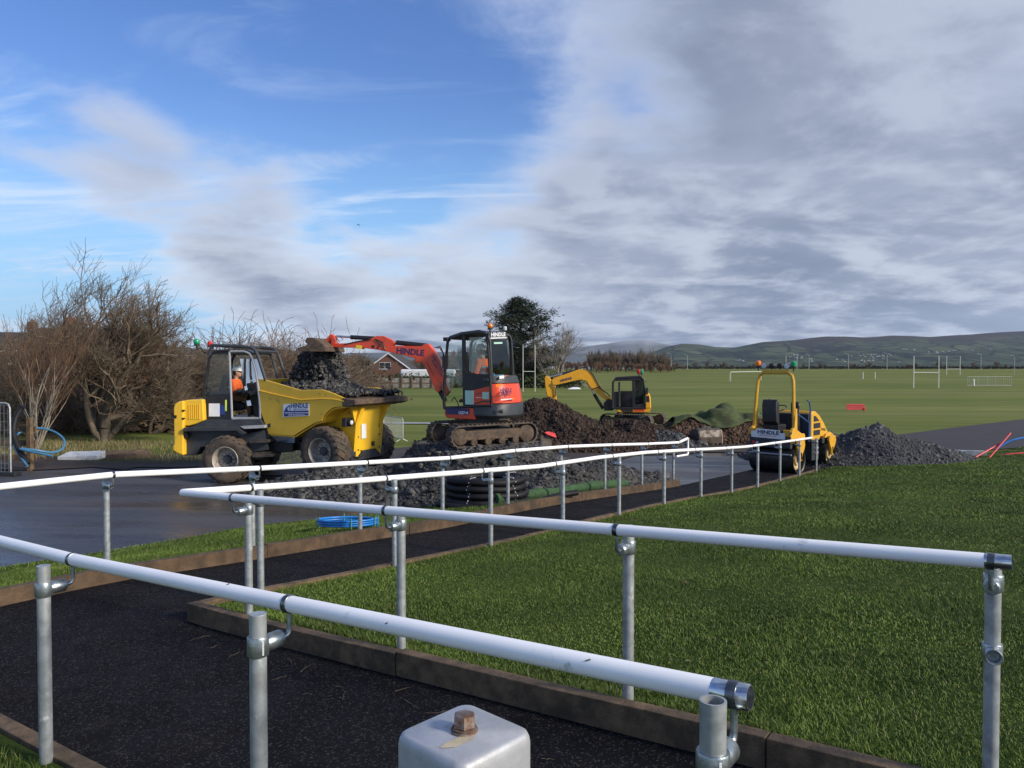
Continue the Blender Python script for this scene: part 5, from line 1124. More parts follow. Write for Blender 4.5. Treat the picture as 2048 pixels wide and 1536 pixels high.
# bonnet
MB().b2((.90, -.50, .80), (1.08, .50, 1.60)).build('firewall', mat('dark blue panel', (.02, .03, .06), .5), rol, bevel=.01)
bnt = [(1.06, .80), (1.06, 1.60), (1.14, 1.68), (1.36, 1.66), (1.66, 1.52), (2.0, 1.26), (2.24, 1.02), (2.26, .92), (1.7, .90), (1.6, .80)]
bon = MB().prism(bnt, -.52, .52).build('bonnet', m_dyel, rol, bevel=.035)
for (z0, z1, xa, xb, xc, xd) in ((.97, 1.12, 1.20, 1.64, 1.66, 1.20), (1.17, 1.32, 1.20, 1.68, 1.66, 1.20), (1.37, 1.53, 1.20, 1.60, 1.34, 1.20)):
    g = MB().prism([(xa, z0), (xb, z0), (xc, z1), (xd, z1)], -.525, -.5205).build('grille', m_black, bon); mbl = MB()
    for k in range(3): MB().box(((xa + xb) / 2 - .03 * k, -.528, z0 + .025 + k * .03), ((xb - xa) * .8 - .10 * k, .006, .012)).build('grille_slat', m_dgrey, g)
p0, p1 = (1.70, -.522, 1.10), (2.04, -.522, 1.06); place_text('XCMG', p0, p1, (0, 0, 1), m_black, bon, 'lettering', .8, .003)
p = rf.p(*Z5(605, 975), -.61); MB().prism([(p[0] - .02, p[1] - .02), (p[0] + .22, p[1] - .02), (p[0] + .22, p[1] + .05), (p[0] - .02, p[1] + .05)], -.6135, -.6105).build('number_plate', m_black, rol)
MB().prism([(WB - .30, .86), (WB + .30, .86), (WB + .30, .94), (WB + .10, 1.02), (WB - .20, .98)], -.60, .60).build('front_guard', m_dyel, rol, bevel=.02)

# ------------------------------------------------------------------ yellow excavator in the field
Z4 = ZM(1030, 710, 4.096)
yo = at(1268, 846, 38.0); yz = yo.z - .12
yf = FR((yo.x, 38.6, yz), R(172)); yx = empty('excavator', 'yellow tracked excavator with black cab standing by the dug soil', 'excavator', yf.M)
YS = .80
def yp(pts, y0, y1, name, m, bevel=.02, frm=yf, I=None, parent=None, src=YS): return MB(I).prism(frm.poly(Z4, pts, src), y0, y1).build(name, m, parent or yx, bevel=bevel)
yp([(820, 440), (1112, 440), (1104, 470), (850, 470)], YS, -YS, 'base_skirt', m_jyel); yp([(866, 446), (966, 446), (966, 466), (880, 466)], YS + .01, YS - .02, 'skirt_panel', m_black, .004)
yp([(985, 444), (1060, 444), (1060, 462), (970, 462)], YS + .01, YS - .02, 'skirt_decal', m_orange, .0)
yp([(1062, 312), (1096, 308), (1110, 340), (1116, 440), (1062, 440)], YS, -YS, 'counterweight', m_jyel, .06); yp([(1075, 335), (1098, 335), (1104, 385), (1075, 385)], YS + .008, YS - .02, 'grille', m_black, 0)
cabp = yf.poly(Z4, [(800, 436), (802, 225), (826, 190), (1030, 178), (1052, 200), (1064, 300), (1070, 436)], YS); CYb = -.15
for off in (YS, CYb): MB().tube([Vector((x, off, z)) for x, z in cabp] + [Vector((cabp[0][0], off, cabp[0][1]))], .055, 8).build('cab_frame', m_black, yx)
yp([(805, 215), (826, 183), (1032, 172), (1056, 200), (1050, 208), (830, 214)], YS + .02, CYb - .02, 'cab_roof', m_black); yp([(958, 212), (980, 205), (984, 436), (962, 436)], YS, YS - .06, 'door_post', m_black, .01)
yp([(845, 222), (862, 220), (858, 430), (846, 430)], YS, YS - .05, 'door_post', m_black, .01); yp([(984, 212), (1040, 205), (1056, 300), (1062, 400), (990, 405)], YS - .01, YS - .02, 'side_window', m_tglass, 0); yp([(984, 405), (1064, 400), (1068, 436), (984, 436)], YS, YS - .05, 'cab_lower', m_black, .01)
yp([(806, 300), (846, 300), (846, 436), (806, 436)], YS - .05, YS - .08, 'cab_lower', m_black, .01)
MB().prism(yf.poly(Z4, [(984, 212), (1040, 205), (1056, 300), (1062, 436), (984, 436)], YS), CYb + .02, CYb + .06).build('cab_wall', m_black, yx); MB().prism(yf.poly(Z4, [(862, 300), (984, 300), (984, 436), (862, 436)], YS), CYb + .02, CYb + .06).build('cab_wall', m_black, yx)
x_, z_ = yf.p(*Z4(925, 430), .4); MB().prism([(x_ - .35, z_), (x_ + .1, z_), (x_ + .1, z_ + .42), (x_ - .2, z_ + .5), (x_ - .26, z_ + 1.05), (x_ - .4, z_ + 1.0)], .1, .6).build('driver_seat', m_black, yx, bevel=.05)
yp([(722, 400), (760, 360), (800, 375), (806, 460), (728, 462)], .25, -.35, 'boom_mount', m_black, .03)
for zx, mm in ((1016, m_red), (1038, m_grn)):
    x_, z_ = yf.p(*Z4(zx, 135), .3); beacon((x_, .3, z_), .10, mm, yx, .35)
MB().tube([Vector((x_, .3, z_ - .45)), Vector((x_ - .2, .3, z_ - .5))], .03, 8).build('beacon_bracket', m_black, yx)
x_, z_ = yf.p(*Z4(1072, 290), .5); MB().box((x_ - .05, YS + .1, z_), (.1, .22, .32)).build('mirror', m_black, yx, bevel=.03)
ybf = FR((yf.M @ Vector((yf.p(*Z4(770, 380), 0)[0], 0, 0))), R(175)); YB = yf.I @ ybf.M
def yb(pts, w, name, m, bevel=.02, y=0., parent=None): return MB(YB).prism(ybf.poly(Z4, pts, 0), y - w / 2, y + w / 2).build(name, m, parent or yx, bevel=bevel)
ybm = yb([(792, 350), (745, 330), (650, 170), (605, 128), (530, 115), (460, 140), (330, 185), (300, 205), (310, 242), (335, 246), (470, 215), (545, 200), (585, 212), (615, 262), (720, 352), (770, 385)], .34, 'boom', m_jyel)
yb([(244, 190), (252, 172), (272, 172), (330, 245), (338, 330), (350, 420), (364, 480), (366, 524), (344, 524), (300, 440), (264, 330), (250, 260)], .28, 'dipper_arm', m_jyel)
LY_ = lambda pts: [Vector((a, 0, b)) for a, b in ybf.poly(Z4, pts, 0)]
a, b = LY_([(540, 122), (272, 182)]); ram(yx, a, b, .55, .07, YB); a, b = LY_([(722, 440), (585, 220)]); ram(yx, a, b, .55, .085, YB); a, b = LY_([(262, 300), (318, 480)]); ram(yx, a, b, .6, .06, YB)
for pts in ([(530, 108), (570, 100), (610, 125), (640, 160), (700, 265)], [(300, 230), (330, 270), (335, 330), (310, 350)], [(630, 280), (680, 262), (750, 310), (780, 340)]): MB(YB).tube([(v.x, .19, v.z) for v in LY_(pts)], .026, 8).build('hose', m_hose, yx)
bq = LY_([(300, 505), (345, 515), (366, 545), (352, 590), (310, 612), (280, 600), (272, 560)]); MB(YB).prism([(v.x, v.z) for v in bq], -.45, .45).build('bucket', m_mudpaint, yx, bevel=.04)
for off in (-.16,):
    q0, q1 = ybf.p(*Z4(374, 222), .18), ybf.p(*Z4(468, 196), .18); place_text('HINDLE', YB @ Vector((q0[0], .18, q0[1])), YB @ Vector((q1[0], .18, q1[1])), (0, 0, 1), m_navy, ybm, 'lettering', 1., .004)
undercarriage(yx, yf.I @ Matrix.Translation((yo.x + .05, 38.5, yz - .06)) @ Matrix.Rotation(R(-32), 4, 'Z'), 2.7, 1.75, .42, .62, True, 44)

# ------------------------------------------------------------------ loose things on the site
def at_ground(px, py, off=0.): p = hit(px, py); return Vector((p.x, p.y, p.z + off))
# spare bucket lying on its back
sb = at_ground(1412, 889); bM = Matrix.Translation((sb.x - .12, sb.y - .55, sb.z + .05)) @ Matrix.Rotation(R(20), 4, 'Z')
bkt = empty('digger_bucket', 'loose dark steel digger bucket with pale worn side resting on the tarmac', 'digger bucket', bM)
pr = [(.40, .02), (.42, .30), (.36, .46), (.20, .58), (-.05, .62), (-.25, .56), (-.34, .30), (-.30, .05), (-.10, -.0)]
shell = MB()
for a, b in zip(pr, pr[1:] + pr[:1]):
    if a == pr[-1]: continue
    bar(shell, (a[0] * .9, 0, a[1]), (b[0] * .9, 0, b[1]), .03, 1.0)
# bucket axis across the view: sides at y = +-.5
shell.v = [Vector((v.y, v.x, v.z)) for v in shell.v]; shell.build('shell', m_worn, bkt, bevel=.01)
for s in (-1, 1): MB().add([(s * .5, x * .9, z) for x, z in pr] + [(s * .53, x * .9, z) for x, z in pr], [tuple(range(9)), tuple(range(17, 8, -1))] + [(i, (i + 1) % 9, (i + 1) % 9 + 9, i + 9) for i in range(9)]).build('side_plate', mat('worn pale bucket side', (.42, .36, .28), .6, var=.2, dirt=(.2, .15, .1), dirt_amt=.2) if s > 0 else m_worn, bkt, bevel=.01)
for k in range(5): MB().box((-.40 + k * .2, -.37, .05), (.07, .16, .05)).build('tooth', m_worn, bkt, bevel=.01)
for x in (-.12, .12): MB().prism([(-.12, .56), (.16, .54), (.10, .70), (-.06, .70)], x - .02, x + .02).build('hanger', m_worn, bkt, bevel=.008)
# green matting over the reddish heap
m_matg = mat('green matting', (.044, .060, .016), .9, var=.35, vscale=5, bump=.5, bscale=60, dirt=(.05, .045, .025), dirt_amt=.3, dscale=3)
m_matg2 = mat('green artificial turf roll', (.028, .070, .024), .9, var=.3, vscale=12, bump=.6, bscale=120)
nx_, ny_ = 46, 26; gx_ = np.linspace(0, 1, nx_); gy_ = np.linspace(0, 1, ny_); A_, B_ = np.meshgrid(gx_, gy_)
mx_ = 6.3 + 3.7 * A_ + .25 * np.sin(B_ * 5 + A_ * 3); my_ = 30.5 + 1.9 * B_ + .25 * np.sin(A_ * 9)
mz_ = np.maximum(h_turf(mx_, my_), zf(mx_, my_) + .1) + .10 + .16 * np.abs(np.sin(A_ * 11 + B_ * 4)) * (.4 + B_) + .30 * np.exp(-((A_ - .62) / .22) ** 2) * sm(B_ * 1.6)
ii = np.arange(nx_ * ny_).reshape(ny_, nx_); qq = np.stack([ii[:-1, :-1], ii[:-1, 1:], ii[1:, 1:], ii[1:, :-1]], -1).reshape(-1, 4)
o = link('ground_matting', mesh_np('ground_matting', np.stack([mx_, my_, mz_], -1).reshape(-1, 3), qq), m_matg, None, 80); tag(o, 'crumpled green matting thrown over the reddish soil heap', 'matting')
sl = o.modifiers.new('thick', 'SOLIDIFY'); sl.thickness = .03
# roll of green turf along the kerb
r0, r1 = l3(6.9, -.42), l3(11.6, -.36); z0, z1 = float(zverge(r0.x, r0.y)), float(zverge(r1.x, r1.y))
mb = MB(); pts = [Vector((r0.x + (r1.x - r0.x) * t + .05 * math.sin(t * 7), r0.y + (r1.y - r0.y) * t, z0 + (z1 - z0) * t + .10 + .015 * math.sin(t * 11))) for t in np.linspace(0, 1, 16)]; mb.tube(pts, [.10 + .014 * math.sin(i * 1.9) for i in range(16)], 16)
tag(mb.build('turf_roll', m_matg2, smooth=60), 'rolled green artificial turf lying against the brown timber edging', 'turf roll')
# coils of pipe
def coil(name, label, c, Rr, r, turns, m, mstrap, group=None, tilt=0., sq=1., layers=1):
    root = empty(name, label, 'pipe coil', Matrix.Translation(c) @ Matrix.Rotation(tilt, 4, 'X'), group)
    pts = []; N_ = turns * 40
    for i in range(N_ + 1):
        a = 2 * math.pi * i / 40; tt = i / 40; rr = Rr * (1 - .05 * math.sin(tt * 2.3) ** 2); pts.append((rr * math.cos(a), rr * math.sin(a) * sq, r + tt * 2 * r * .98))
    MB().tube(pts, r, 8).build('pipe', m, root, smooth=60)
    for a in (.4, 1.9, 3.5, 5.0, 5.9):
        c_, s_ = math.cos(a), math.sin(a) * sq; w = r * 1.25; h = r * 2 * (turns + .98)
        MB().tube([(c_ * (Rr - w), s_ * (Rr - w), -.005), (c_ * (Rr + w), s_ * (Rr + w), -.0), (c_ * (Rr + w), s_ * (Rr + w), h + .012), (c_ * (Rr - w), s_ * (Rr - w), h + .012), (c_ * (Rr - w), s_ * (Rr - w), -.005)], .007, 6).build('strap', mstrap, root)
    return root
m_bluep = mat('blue water pipe', (.015, .17, .52), .4, var=.15, vscale=5); m_blackp = mat('black corrugated pipe', (.009, .009, .011), .6, var=.3, vscale=5, spec=.3); m_strapg = mat('green strap', (.10, .26, .16), .6); m_strapw = mat('white cable tie', (.6, .6, .6), .5)
p = at(693, 1062, 10.75); zv = float(zverge(p.x, p.y)); coil('blue_pipe_coil', 'tied coil of bright blue water pipe lying on the grass bank', (p.x, p.y + .1, zv + .03), .42, .0165, 3, m_bluep, m_strapg, tilt=R(-5), sq=.9)
cb = at(972, 985, 13.9); zc0 = float(zverge(cb.x, cb.y)); cb.z = zc0
for k, (lab, Rr, dx) in enumerate((('black drainage pipe coil, bottom of the stack beside the slate heap', .74, 0), ('black drainage pipe coil, second up in the stack beside the slate heap', .71, .02), ('black drainage pipe coil, third up in the stack beside the slate heap', .70, -.02), ('black drainage pipe coil, topmost of the stack beside the slate heap', .68, .01))):
    root = empty('black_pipe_coil', lab, 'pipe coil', Matrix.Translation((cb.x + dx, cb.y + .12, zc0 + .02 + k * .122)), 'stacked black pipe coils')
    for j, (R_, rr, zz1) in enumerate(((Rr, .062, .062), (Rr - .115, .060, .066), (Rr - .225, .058, .06))):
        nseg = 120; pts = [(R_ * math.cos(2 * math.pi * i / nseg), R_ * .8 * math.sin(2 * math.pi * i / nseg), zz1 + .006 * math.sin(i * .21 + k)) for i in range(nseg + 1)]
        MB().tube(pts, [rr * (1.0 if i % 2 else .90) for i in range(nseg + 1)], 12).build('pipe', m_blackp, root, smooth=60)
    for a in (.7, 2.4, 4.3, 5.5):
        c_, s_ = math.cos(a), math.sin(a) * .8
        MB().tube([(c_ * (Rr - .29), s_ * (Rr - .29), .06), (c_ * (Rr - .2), s_ * (Rr - .2), .135), (c_ * Rr, s_ * Rr, .135), (c_ * (Rr + .07), s_ * (Rr + .07), .065), (c_ * Rr, s_ * Rr, -.005)], .006, 6).build('strap', m_strapw, root)
mbp = [cb + Vector(v) for v in ((-.85, -.25, .05), (-.4, -.55, .05), (.3, -.5, .05), (.9, -.1, .06), (1.35, .35, .10), (1.7, .55, .12))]
tag(MB().tube(curve_pts(mbp), .055, 12).build('drainage_pipe', m_blackp, smooth=60), 'loose length of black pipe trailing from the coil stack', 'pipe')
# pipes standing up by the mesh fence on the left
f0 = at(30, 960, 19.0); z0 = float(zf(f0.x, f0.y))
arc = [at(x, y, 19.0 + d) for x, y, d in ((55, 928, 0), (42, 905, .1), (30, 880, .2), (27, 860, .3), (31, 838, .4), (42, 818, .5), (46, 812, .5))]
tag(MB().tube(curve_pts(arc), .07, 12).build('bent_pipe', m_blackp, smooth=60), 'thick black pipe curving up beside the mesh fence', 'pipe')
lp_ = [at(x, y, Y) for x, y, Y in ((55, 932, 18.8), (35, 905, 19.2), (28, 885, 19.6), (38, 866, 20.0), (70, 856, 20.3), (105, 862, 20.4), (127, 878, 20.2), (126, 896, 19.8), (105, 905, 19.4), (70, 900, 19.1), (40, 898, 19.0))]
tag(MB().tube(curve_pts(lp_ + [at(105, 912, 18.9)]), .028, 10).build('looped_blue_pipe', mat('dull blue pipe', (.05, .17, .30), .45, var=.15), smooth=60), 'loose loop of blue pipe springing from the verge by the mesh fence', 'pipe')
# mesh site fence panel, left edge
hfp = at(22, 962, 18.6); zfz = float(zf(hfp.x, hfp.y)); fence = empty('mesh_fence', 'galvanised temporary mesh fence panel in front of the roadside bushes', 'site fence', Matrix.Translation((hfp.x, hfp.y, zfz)) @ Matrix.Rotation(R(172), 4, 'Z'))
H_ = at(22, 806, 18.6).z - zfz
MB().tube([(0, 0, 0), (0, 0, H_ - .12), (.04, 0, H_ - .03), (.13, 0, H_), (3.3, 0, H_), (3.4, 0, H_ - .05), (3.45, 0, H_ - .15), (3.45, 0, 0)], .021, 8).build('frame', m_galv, fence)
for k in range(34): MB().cyl((.06 + k * .1, 0, .08), (.06 + k * .1, 0, H_ - .02), .003, n=4).build('wire', m_galv, fence)
for k in range(9): MB().cyl((0, 0, .1 + k * (H_ - .15) / 8), (3.45, 0, .1 + k * (H_ - .15) / 8), .003, n=4).build('wire', m_galv, fence)
MB().b2((-.2, -.12, 0), (.3, .12, .10)).build('foot_block', m_black, fence, bevel=.02)
wf = empty('timber_fence', 'old timber post and rail fence behind the mesh panel', 'fence', Matrix.Translation((hfp.x + .0, hfp.y + .9, zfz)) @ Matrix.Rotation(R(172), 4, 'Z'))
for x in (.1, 1.9, 3.6): MB().b2((x - .06, -.06, -.1), (x + .06, .06, 1.35)).build('post', m_timber, wf, bevel=.01)
for z in (.25, .62, .98): MB().b2((0, -.11, z), (3.8, -.065, z + .15)).build('rail', m_timber, wf, bevel=.008)
# white slab and timbers on the verge
sl_ = at_ground(155, 922); slab = MB(Matrix.Translation((sl_.x, sl_.y + .2, sl_.z)) @ Matrix.Rotation(R(4), 4, 'Z')).add([(-.55, -.22, 0), (.52, -.22, .02), (.55, .25, .02), (-.48, .25, 0), (-.55, -.22, .12), (.52, -.22, .15), (.55, .25, .24), (-.46, .25, .22)], [(3, 2, 1, 0), (4, 5, 6, 7), (0, 1, 5, 4), (1, 2, 6, 5), (2, 3, 7, 6), (3, 0, 4, 7)]).build('concrete_slab', mat('pale concrete', (.50, .52, .52), .8, var=.15, bump=.3, dirt=(.3, .28, .24), dirt_amt=.1), bevel=.015); tag(slab, 'pale concrete slab lying on the muddy verge', 'slab')
for i, (x0_, x1_, y_, lab) in enumerate(((205, 300, 914, 'dark muddy beam lying behind the pale slab'), (215, 298, 922, 'short dark beam end beside the pale slab'))):
    a, b = at_ground(x0_, y_), at_ground(x1_, y_ - 4); mb = MB(); bar(mb, (a.x, a.y, a.z + .09), (b.x, b.y, b.z + .09), .17, .2); tag(mb.build('timber_beam', m_mudpaint, bevel=.015), lab, 'beam', None)
# stone and stake by the excavator
p = at(1092, 882, 18.9); tag(MB(Matrix.Translation((p.x, p.y, p.z - .05))).prism([(-.12, -.25), (.10, -.28), (.14, .0), (.10, .22), (.02, .25), (-.02, .10), (-.08, .20), (-.14, .16)], -.05, .05).build('split_timber', mat('grey split timber', (.16, .13, .10), .9, var=.3, bump=.5, bscale=30), bevel=.01), 'split timber stump sticking out of the slate by the tracks', 'timber')
p = at(1102, 868, 18.85); tag(MB(Matrix.Translation(p)).add([(-.16, 0, .04), (-.05, .05, .06), (.10, 0, .02), (.14, -.03, -.09), (.06, -.06, -.06), (-.08, -.06, -.01), (-.14, 0, .02), (-.05, .06, .04), (.1, .02, .0), (.13, 0, -.11), (.05, -.04, -.08), (-.08, -.04, -.03)], [(0, 1, 2, 3, 4, 5), (11, 10, 9, 8, 7, 6)] + [(i, (i + 1) % 6, (i + 1) % 6 + 6, i + 6) for i in range(6)]).build('red_cloth', mat('red plastic scrap', (.62, .06, .06), .6, var=.2)), 'crumpled scrap of red plastic on the split timber', 'plastic scrap')
# steel pedestrian barrier behind the dumper
b1 = hit(806, 884); zb = b1.z
m_barr = mat('galvanised barrier', (.50, .52, .50), .45, metal=.4, var=.1)
br = empty('crowd_barrier', 'pale steel pedestrian barrier with upright bars standing on the grass behind the dumper', 'barrier', Matrix.Translation((b1.x, b1.y, zb)) @ Matrix.Rotation(R(122), 4, 'Z')); Lb, Hb = 2.0, .95
MB().tube([(0, 0, .12), (0, 0, Hb - .06), (.06, 0, Hb), (Lb - .06, 0, Hb), (Lb, 0, Hb - .06), (Lb, 0, .12), (0, 0, .12)], .019, 8).build('frame', m_barr, br)
for k in range(1, 18): MB().cyl((k * Lb / 18, 0, .12), (k * Lb / 18, 0, Hb), .009, n=6).build('bar', m_barr, br)
for x in (.12, Lb - .12): MB().tube([(x, -.25, .0), (x, -.2, .03), (x, 0, .12), (x, .2, .03), (x, .25, 0)], .015, 6).build('foot', m_barr, br)
# edging kerb stones, conduit and pipe at the end of the tarmac path
k0 = at(1880, 898, 25.4); k1 = at(1972, 905, 25.0); zz0 = float(zf(k0.x, k0.y)) ; mb = MB(); bar(mb, (k0.x - .3, k0.y, zz0 + .10), (k1.x, k1.y, zz0 + .10), .26, .14); tag(mb.build('kerb_stone', mat('pale kerb concrete', (.34, .36, .38), .8, var=.12, bump=.2), bevel=.01), 'pale concrete kerb stone between the gravel heap and the red conduits', 'kerb stone')
m_redp = mat('red conduit', (.45, .02, .03), .4, var=.15)
for (a, b), lab in ((((1952, 914), (2005, 884)), 'red conduit pipe propped at a low angle against its twin'), (((1978, 916), (2021, 866)), 'red conduit pipe rising steeply with a pale cut end')):
    pa, pb = at(*a, 24.2), at(*b, 24.6); tag(MB().tube([pa + (pa - pb) * .2, pa, pb], .032, 10).build('red_conduit', m_redp, smooth=60), lab, 'conduit')
tag(MB().tube(curve_pts([at(x, y, 24.4) for x, y in ((1978, 918), (1990, 902), (2008, 888), (2030, 879), (2055, 876), (2085, 884), (2110, 905))]), .028, 10).build('blue_conduit', m_bluep, smooth=60), 'blue pipe arching beside the red conduits', 'pipe')
tag(MB().tube([at(x, y, 25.2) for x, y in ((2000, 911), (2030, 907), (2060, 906), (2090, 908))], .03, 10).build('red_conduit', m_redp, smooth=60), 'red conduit lying flat along the lawn edge', 'conduit')
# red barrier lying in the field, white sheet, red barrier panels
p = at_ground(1710, 822); rbM = Matrix.Translation((p.x, p.y, p.z + .02)) @ Matrix.Rotation(R(-6), 4, 'Z'); rbar = empty('red_barrier', 'red plastic barrier lying on its side out on the grass field', 'barrier', rbM)
Lr = .034 * p.y * .62; 
for z, h in ((.06, .10), (.40, .10)): MB().b2((-Lr / 2, -.04, z), (Lr / 2, .04, z + h)).build('rail', mat('red barrier plastic', (.62, .06, .07), .5, var=.15), rbar, bevel=.02)
for k in range(9): MB().b2((-Lr / 2 + k * Lr / 8.2, -.03, .10), (-Lr / 2 + k * Lr / 8.2 + Lr / 10, .03, .44)).build('slat', MATS['red barrier plastic'], rbar, bevel=.01)
MB().b2((Lr / 2, -.1, .0), (Lr / 2 + .12, .1, .22)).build('foot', MATS['red barrier plastic'], rbar, bevel=.02)
p = at_ground(1148, 779); tag(MB(Matrix.Translation((p.x, p.y, p.z + .05))).add([(-1.1, -.6, 0), (1.2, -.5, .02), (1.0, .7, .25), (-.4, .8, .30), (-.9, .5, .1), (.1, .1, .35)], [(0, 1, 5), (1, 2, 5), (2, 3, 5), (3, 4, 5), (4, 0, 5)]).build('white_sheet', mat('white plastic sheet', (.72, .73, .72), .6, var=.1), smooth=None), 'crumpled white sheet lying out on the grass field', 'sheet')
# ------------------------------------------------------------------ trees
def bark(name, c, var=.35): return mat(name, c, .9, var=var, vscale=3, bump=.4, bscale=20)
m_bark = bark('grey brown bark', (.105, .082, .060)); m_twig = bark('brown twigs', (.150, .110, .074)); m_twigd = bark('dark twigs', (.080, .060, .046)); m_twigr = bark('russet twigs', (.155, .088, .052)); m_twigp = bark('pale bark', (.20, .175, .14))
class TB:
    """fast tapered three-sided tubes"""
    def __init__(s): s.P = []; s.Q = []; s.a = []; s.b = []
    def seg(s, p, q, a, b): s.P.append(tuple(p)); s.Q.append(tuple(q)); s.a.append(a); s.b.append(b)
    def mesh(s, name, n=3):
        P = np.array(s.P); Q = np.array(s.Q); a = np.array(s.a)[:, None]; b = np.array(s.b)[:, None]; d = Q - P; d /= np.linalg.norm(d, axis=1, keepdims=True) + 1e-9
        up = np.where(np.abs(d[:, 2:3]) > .9, [[1., 0, 0]], [[0, 0, 1.]]); u = np.cross(d, up); u /= np.linalg.norm(u, axis=1, keepdims=True) + 1e-9; w = np.cross(d, u); V = []
        for R_, c in ((a, P), (b, Q)):
            for j in range(n): an = 2 * math.pi * j / n; V.append(c + R_ * (u * math.cos(an) + w * math.sin(an)))
        V = np.stack(V, 1); k = len(P); base = (np.arange(k) * 2 * n)[:, None, None]
        f = np.array([[j, (j + 1) % n, n + (j + 1) % n] for j in range(n)] + [[j, n + (j + 1) % n, n + j] for j in range(n)])
        return mesh_np(name, V.reshape(-1, 3), (f[None] + base).reshape(-1, 3))
def grow(trunk, twigs, p, d, length, rad, lvl, maxl, r, wind=Vector((0, 0, 0)), up=.15, spread=.65, kids=(3, 5), rmin=.006, wig=.22, taper=.62, lr=(.55, .8)):
    steps = 4 if lvl < 2 else 3; q = Vector(p); d = Vector(d).normalized(); pts = [(q.copy(), rad)]; tb = trunk if lvl < 2 else twigs
    for i in range(steps):
        d = (d + Vector((r.gauss(0, wig), r.gauss(0, wig), r.gauss(0, wig) + up * .3)) + wind * (.12 * (lvl + 1))).normalized(); nq = q + d * (length / steps)
        ra = max(rmin, rad * (1 - (1 - taper) * i / steps)); rb = max(rmin * .8, rad * (1 - (1 - taper) * (i + 1) / steps)); tb.seg(q, nq, ra, rb); q = nq; pts.append((q.copy(), rb))
    if lvl >= maxl: return
    for k in range(r.randint(*kids)):
        t = r.uniform(.3, 1.); i = min(int(t * steps), steps - 1); base = pts[i][0].lerp(pts[i + 1][0], t * steps - i); rr = pts[i + 1][1]
        ax = Vector((r.gauss(0, 1), r.gauss(0, 1), r.gauss(0, .6))); ax = (ax - d * ax.dot(d)).normalized(); nd = (d * (1 - spread * .6) + ax * spread * r.uniform(.6, 1.1) + Vector((0, 0, up)) + wind * .25).normalized()
        grow(trunk, twigs, base, nd, length * r.uniform(*lr), max(rmin, rr * r.uniform(.5, .72)), lvl + 1, maxl, r, wind, up, spread, kids, rmin, wig, taper, lr)
    grow(trunk, twigs, q, d, length * r.uniform(*lr), pts[-1][1], lvl + 1, maxl, r, wind, up, spread, kids, rmin, wig, taper, lr)
def bare_tree(name, label, base, stems, seed, maxl, m1, m2, group=None, cat='tree', **kw):
    r = random.Random(seed); T = TB(); W = TB()
    for (d, ln, rad) in stems: grow(T, W, (r.gauss(0, .04), r.gauss(0, .04), -.1), d, ln, rad, 0, maxl, r, **kw)
    root = empty(name, label, cat, Matrix.Translation(base), group); link('trunk', T.mesh('trunk', 6), m1, root, 60); link('crown', W.mesh('crown', 3), m2, root); return root
V = Vector; WIND = V((.75, 0, .05))
g = lambda px, Y: V((at(px, 800, Y).x, Y, float(zf(at(px, 800, Y).x, Y))))
# the big wind-shaped tree left
bt = bare_tree('bare_tree', 'tall leafless tree with a twisted trunk and windswept crown over the verge', g(208, 27.5), [(V((.06, 0, 1)), 2.25, .20), (V((-.9, .1, .75)), 2.4, .13), (V((-.3, -.2, 1)), 2.15, .12), (V((.75, -.1, .7)), 2.3, .12)], 15, 5, m_bark, m_twig, 'bare trees by the verge', wind=V((.12, 0, .02)), up=.20, spread=.74, kids=(3, 5), rmin=.0065, wig=.20, lr=(.55, .80))
bare_tree('bare_tree', 'leaning leafless tree swept toward the dumper with a fan of long twigs', g(300, 31), [(V((.55, 0, .7)), 2.0, .11), (V((.2, 0, 1)), 1.8, .09), (V((.8, .1, .5)), 2.2, .10)], 22, 5, m_bark, m_twig, 'bare trees by the verge', wind=V((.38, 0, .05)), up=.12, spread=.62, kids=(3, 4), rmin=.006, wig=.14)
bare_tree('bare_tree', 'slender many-stemmed sapling clump beside the mesh fence', g(75, 24.5), [(V((random.uniform(-.35, .35), random.uniform(-.2, .2), 1)), random.uniform(1.5, 2.1), .032) for _ in range(11)], 31, 3, m_twigp, m_twigr, 'bare trees by the verge', wind=V((.1, 0, .05)), up=.25, spread=.42, kids=(2, 4), rmin=.005, wig=.10)
bare_tree('bare_tree', 'thin leafless tree at the far end of the mesh fence with drooping twigs', g(20, 30), [(V((-.1, 0, 1)), 2.2, .10), (V((.3, 0, 1)), 2.0, .08), (V((-.5, .1, .9)), 1.9, .07)], 35, 5, m_bark, m_twig, 'bare trees by the verge', wind=V((.15, 0, 0)), up=.08, spread=.6, kids=(3, 4), rmin=.006)
bare_tree('bare_tree', 'leafless tree in front of the terrace chimneys with an open fan of branches', g(110, 33), [(V((.1, 0, 1)), 2.2, .10), (V((-.45, 0, 1)), 2.0, .08), (V((.5, .1, .9)), 1.9, .07)], 44, 5, m_bark, m_twig, 'bare trees by the verge', wind=V((.15, 0, 0)), up=.14, spread=.66, kids=(3, 4), rmin=.0065)
bare_tree('bare_tree', 'leafless tree standing before the dark terrace end', g(-25, 36), [(V((.25, 0, 1)), 2.4, .10), (V((-.3, 0, 1)), 2.0, .08)], 47, 5, m_bark, m_twig, 'bare trees by the verge', wind=V((.15, 0, 0)), up=.14, spread=.66, kids=(3, 4), rmin=.0065)
